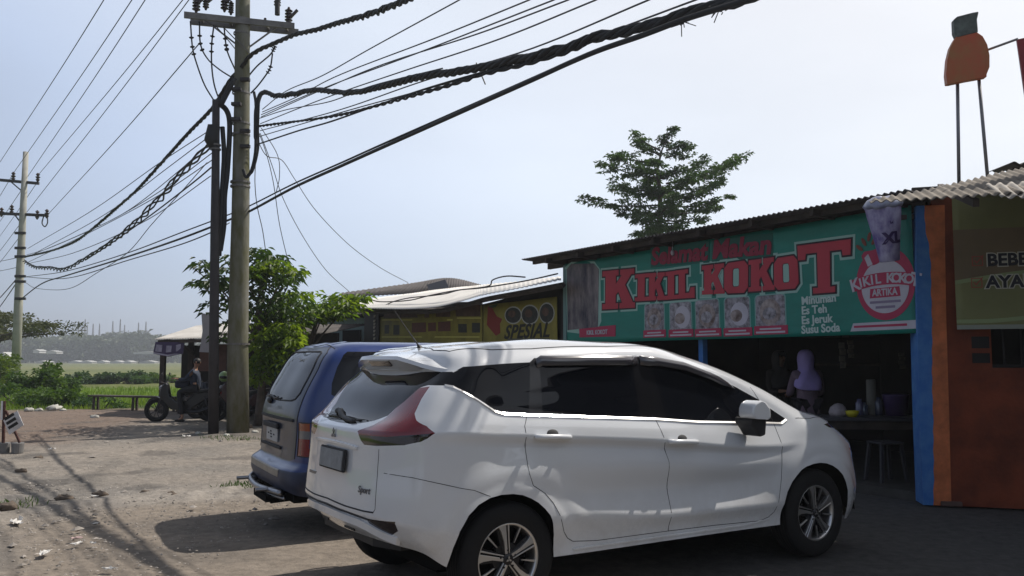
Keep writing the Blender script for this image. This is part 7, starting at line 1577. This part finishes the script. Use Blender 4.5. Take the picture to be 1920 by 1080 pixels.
p = at(1634, 745, 10.6); lathe_thing('paper_roll', [(.001, 0), (.055, 0), (.058, .02), (.058, .42), (.05, .44), (.001, .44)], (p.x, 10.6, TH + .0), mat('cream_paper', (.17, .165, .14), .8), 'tall cream paper roll standing on the serving table', 'roll')
p = at(1680, 760, 10.5); lathe_thing('plastic_tub', [(.001, 0), (.13, 0), (.155, .24), (.16, .25), (.15, .26), (.001, .26)], (p.x, 10.5, TH), mat('purple_plastic', (.055, .03, .11), .45), 'purple plastic tub at the right end of the serving table', 'tub')
for k, (u, h, c) in enumerate(((1612, .20, (.12, .12, .2)), (1620, .16, (.08, .1, .14)), (1648, .22, (.05, .06, .1)))): p = at(u, 770, 10.55); lathe_thing('jar', [(.001, 0), (.045, 0), (.05, .02), (.05, h * .75), (.03, h * .85), (.03, h), (.001, h)], (p.x, 10.55, TH), mat('jar_glass', c, .15, coat=.6), ['tall bluish jar just right of the yellow bowl', 'short dark jar between the bluish jar and the paper roll', 'dark jar right of the paper roll'][k], 'jar', 'jars on the serving table')
st = at(1660, 850, 9.9); root = empty('plastic_stool', (st.x, 9.9, .09), R_(10), 'dull grey plastic stool on the floor in front of the serving table', 'stool'); b = MB(); b.box((0, 0, .44), (.30, .30, .03)); b.build('seat', mat('grey_plastic', (.045, .045, .055), .5), root, bevel=.02, seg=3)
for sx in (-1, 1):
    for sy in (-1, 1): b = MB(); b.beam((sx * .12, sy * .12, .43), (sx * .16, sy * .16, 0), .035); b.build('leg', bpy.data.materials['grey_plastic'], root)
for k, (u, v, h, lab) in enumerate(((1578, 648, .32, 'long snack packet string'), (1594, 642, .22, 'short snack packet string'), (1690, 665, .2, 'small packet string near the blue pillar'))):
    p = at(u, v, 10.4); root = empty('hanging_packets', p, 0, lab + ' hanging under the banner', 'packets', 'packet strings hanging in the shop'); b = MB(); b.beam((0, 0, .05), (0, 0, 1.0 if k < 2 else .9), .006); b.build('string', M_nearblack, root)
    b = MB()
    for j in range(4): b.box((.01 * (j % 2), 0, -h * j / 4), (.07, .012, h / 4 * .9))
    b.build('packets', mat('packet_foil', (.13, .12, .09), .35, .3, var=.4, vscale=20) if k == 0 else bpy.data.materials['packet_foil'], root)
b = MB(); b.tube([(0, 0, 0), (0, 0, .16)], .005, 5); b.sphere((0, 0, -.03), (.028, .028, .04), 10, 8); o = b.build('light_bulb', M_pale, smooth=True); o.location = at(1261, 470, plan(1261, 470) * 0 + 12.05); tag(o, 'small unlit pale bulb hanging in front of the banner', 'bulb')

# ------------------------------------------------------------ small things on the dirt lot
def leaning_sign():
    o = at(20, 848, 13.6); o.z = 0; root = empty('roadside_sign', o, 0, 'small white sign with three dark lines, tilted on a dark stake frame', 'sign'); T = lambda u, v, Y=13.6: at(u, v, Y) - o
    b = MB(); b.beam(T(8, 752), T(6, 832), .035); b.beam(T(11, 770), T(37, 830), .03); b.build('stake_frame', mat('red_brown_wood', (.06, .02, .015), .8), root)
    q = [(7, 788), (33, 770), (45, 797), (18, 815)]; P = [((T(*p, 13.5)).x, (T(*p, 13.5)).z) for p in q]; b = MB(); b.prism(P, .012, FT); b.V = [v + Vector((0, -.1, 0)) for v in b.V]; b.build('sign_board', mat('sign_white', (.62, .60, .60), .6, var=.1, vscale=14), root)
    for k in range(3):
        a = T(13 + k * 3.6, 786 + k * 8.2, 13.45); c = T(30 + k * 3.6, 775.5 + k * 8.2, 13.45); b = MB(); d = c - a; b.beam(a + Vector((0, -.06, 0)), c + Vector((0, -.06, 0)), .012, .045); b.build('text_line', M_nearblack, root)
    b = MB(); b.prism([((T(*p)).x, (T(*p)).z) for p in [(3, 752), (7, 752), (6, 787), (2, 787)]], .02, FT); b.build('second_board', bpy.data.materials['sign_white'], root)
    for u in (7, 33): b = MB(); p = T(u, 840, 13.6); b.lathe([(.08, 0), (.085, .02), (.095, .16), (.09, .17), (.001, .165)], 16, Matrix.Translation((p.x, 0, .0))); b.build('concrete_foot', mat('foot_cement', (.17, .165, .16), .9, var=.2), root, smooth=False)
leaning_sign()
def litter(u, v, s, seed, label, m):
    p = gnd(u, v, .02); r = random.Random(seed); n = 5; V = [(s * (i / n - .5) * 1.6 + r.gauss(0, s * .08), s * (j / n - .5) * r.uniform(.5, .9) + r.gauss(0, s * .06), abs(r.gauss(0, s * .12))) for i in range(n + 1) for j in range(n + 1)]
    F = [(i * (n + 1) + j, (i + 1) * (n + 1) + j, (i + 1) * (n + 1) + j + 1, i * (n + 1) + j + 1) for i in range(n) for j in range(n)]
    o = obj('litter', V, F, m, None); o.location = p; o.rotation_euler = (0, 0, r.uniform(0, 6)); sm = o.modifiers.new('s', 'SOLIDIFY'); sm.thickness = .003; tag(o, label, 'litter', 'scraps of litter on the dirt lot')
Mp = mat('litter_white', (.62, .60, .57), .7, var=.1); Mpk = mat('litter_pink', (.50, .36, .34), .7)
for k, (u, v, s, l, m) in enumerate(((145, 1019, .075, 'white scrap with a pink piece beside it, lower left', Mp), (143, 1009, .07, 'pinkish scrap touching a white one, lower left', Mpk), (174, 1018, .045, 'small grey-white scrap right of the pinkish one', Mp), (84, 1037, .11, 'long torn white paper near the bottom left corner', Mp), (206, 1066, .07, 'yellowish white scrap near the bottom edge', Mp), (31, 980, .14, 'large torn white sheet at the left edge', Mp), (97, 842, .09, 'white scrap right of the leaning sign', Mp), (178, 930, .06, 'white scrap by the dark clod in the middle of the lot', Mp), (350, 818, .12, 'pale flat scrap in the shade below the steel pole', Mp), (180, 981, .05, 'tiny pale scrap between the two cable shadows', Mp))): litter(u, v, s * .8, k, l, m)
def rock(u, v, s, seed, m, label, group, sq=.55):
    p = gnd(u, v, 0); b = MB(); b.sphere((0, 0, s * sq * .5), (s, s * .8, s * sq), 12, 8); b.V = [v_ + Vector((noise.noise(v_ * (2.2 / s) + Vector((seed, 0, 0))), noise.noise(v_ * (2.2 / s) + Vector((0, seed, 0))), noise.noise(v_ * (2.2 / s) + Vector((0, 0, seed))))) * s * .35 for v_ in b.V]
    o = b.build('rock', m, smooth=True); o.location = p; tag(o, label, 'rock', group)
Mr1 = mat('white_stone', (.44, .43, .39), .9, var=.15, vscale=5, bump=.4); Mr2 = mat('dark_clod', (.11, .085, .065), .95, var=.4, vscale=12, bump=.5)
for k, (u, v, s, l) in enumerate(((100, 769, .20, 'largest whitish boulder at the foot of the bushes'), (73, 771, .11, 'small whitish boulder left of the largest one'), (55, 771, .14, 'rounded greenish-white boulder near the sign'), (118, 771, .10, 'small whitish boulder right of the largest one'), (178, 784, .11, 'grey boulder by the bench leg'))): rock(u, v, s, k * 3.1, Mr1, l, 'boulders along the grass edge', .5)
for k, (u, v, s, l) in enumerate(((188, 930, .085, 'dark clod with a white scrap beside it'), (272, 925, .06, 'dark clod on the broken edge, left of the van'), (40, 885, .075, 'dark clod near the left edge'), (120, 938, .09, 'dark clod beside the tyre ruts'), (15, 955, .11, 'dark clod at the left edge'), (72, 860, .07, 'dark clod below the sign foot'), (320, 930, .07, 'reddish clod on the broken edge, nearer the van'))): rock(u, v, s, k * 1.7 + 9, Mr2, l, 'dark clods on the dirt lot', .4)
for k, (u, v, s) in enumerate(((465, 803, .10), (478, 812, .07), (500, 793, .09), (372, 814, .06), (392, 822, .045), (425, 818, .06), (455, 826, .045))): rock(u, v, s, k * 2.3 + 30, Mr1 if k % 2 else Mr2, ['pale lump right of the concrete pole foot', 'dark lump right of the concrete pole foot', 'pale lump beside the added shack', 'dark lump left of the steel pole', 'pale chip at the steel pole foot', 'dark lump between the two poles', 'pale chip before the concrete pole'][k], 'rubble at the foot of the poles')
# weeds by the van bumper and poles
lv = Leaves(91)
for (u, v, n, sp) in ((455, 914, 120, .12), (470, 916, 80, .1), (30, 950, 60, .15), (410, 822, 70, .2), (450, 825, 80, .25)):
    p = gnd(u, v)
    for _ in range(n): lv.leaf(p + Vector((lv.r.gauss(0, sp), lv.r.gauss(0, sp), 0)), (lv.r.gauss(0, .6), lv.r.gauss(0, .6), 1), .08, .012, 0)
tag(lv.build('weeds', M_leafmid), 'tufts of weeds by the van bumper and at the foot of the poles', 'weeds', kind='stuff')

# ------------------------------------------------------------ across the road, behind the viewer (seen only in glass and paint)
b = MB(); b.box((0, -8.2, -.045), (90, 18.3, .10)); o = b.build('road', mat('asphalt', (.055, .054, .052), .9, var=.2, vscale=6, bump=.3, bscale=60)); tag(o, kind='structure')
r = random.Random(77)
for k, (x, y, h, w_) in enumerate(((17, -4.5, 5.6, 3.0), (20.5, -8, 7.0, 3.6), (15, -9.5, 6.2, 3.2), (25, -3, 8.0, 3.8), (-6.5, -13.5, 7.5, 3.4))):
    root = empty('roadside_tree', (x, y, 0), 0, ['low roadside tree nearest the two-storey house', 'broad roadside tree in the middle of the group', 'small roadside tree nearest the road', 'tallest roadside tree, farthest to the right', 'single roadside tree across the road'][k], 'tree', 'trees outside the view to the right'); b = MB(); b.tube([(0, 0, 0), (.2, 0, h * .3), (0, .1, h * .6)], [.25, .18, .1], 8); b.build('trunk', M_bark, root); lv = Leaves(100 + k)
    for j in range(26): lv.blob((r.gauss(0, w_ * .5), r.gauss(0, w_ * .4), h * r.uniform(.25, .9)), (w_ * .38, w_ * .38, h * .14), 130, .36, .24, .8)
    lv.build('crown', M_leafdark, root)
root = empty('long_house', (10.5, -15.5, 0), 0, 'long dark-roofed house across the road, behind the viewer', 'house')
b = MB(); b.box((0, 0, 2.0), (17, 5, 4.0)); b.build('wall', mat('brown_wall', (.12, .10, .085), .85, var=.2), root); b = MB(); b.prism([(-9, 3.9), (9, 3.9), (7.5, 7.2), (-7.5, 7.2)], 6, Matrix.Translation((0, 3, 0)) @ FT); b.build('roof', M_rust, root)
for x in (-5.5, -1.5, 2.5, 6): b = MB(); b.box((x, 2.52, 1.7), (1.2, .06, 1.3)); b.build('window', M_nearblack, root)
root = empty('two_storey_house', (14.2, 4.3, 0), R_(-4), 'two-storey grey house standing right of the orange shop, outside the view', 'house')
b = MB(); b.box((0, 0, 3.0), (6, 6, 6.0)); b.build('wall', mat('grey_brown_wall', (.09, .08, .07), .85, var=.25), root)
b = MB(); b.prism([(-3.6, 5.95), (3.6, 5.95), (0, 7.8)], 7, Matrix.Translation((0, 3.5, 0)) @ FT); b.build('roof', M_rust, root)
for yy in (-1.6, 1.4):
    for zz in (1.7, 4.4): b = MB(); b.box((-3.02, yy, zz), (.06, 1.3, 1.3)); b.build('window', M_nearblack, root)
b = MB(); b.box((-3.25, 0, 2.95), (.5, 6.2, .12)); b.build('canopy', mat('pale_canopy', (.42, .41, .39), .7), root)
root = empty('added_reflection_wall', (27, -6, 0), R_(75), 'long added wall behind the roadside trees, outside the view, blocking low sky in reflections', 'wall')
b = MB(); b.box((0, 0, 1.3), (34, .2, 2.6)); b.build('wall_face', mat('added_reflection_wall', (.07, .075, .055), .9, var=.3), root); b = MB(); b.box((0, 0, 2.66), (34.2, .3, .12)); b.build('coping', M_cement, root)  # unseen wall, added to keep low sky out of the window reflections
# ------------------------------------------------------------ haze
hz = MB(); hz.box((0, 1800, 9.5), (5600, 5000, 23)); ho = hz.build('haze', None); tag(ho, 'pale bluish haze lying over the fields', 'haze', kind='stuff')
hm = bpy.data.materials.new('haze'); hm.use_nodes = True; hn = hm.node_tree; hn.nodes.remove(hn.nodes['Principled BSDF'])
pv = hn.nodes.new('ShaderNodeVolumePrincipled'); pv.inputs['Color'].default_value = (.86, .90, .96, 1); pv.inputs['Density'].default_value = .00095; pv.inputs['Anisotropy'].default_value = .35
hn.links.new(pv.outputs[0], hn.nodes['Material Output'].inputs['Volume']); ho.data.materials.append(hm)
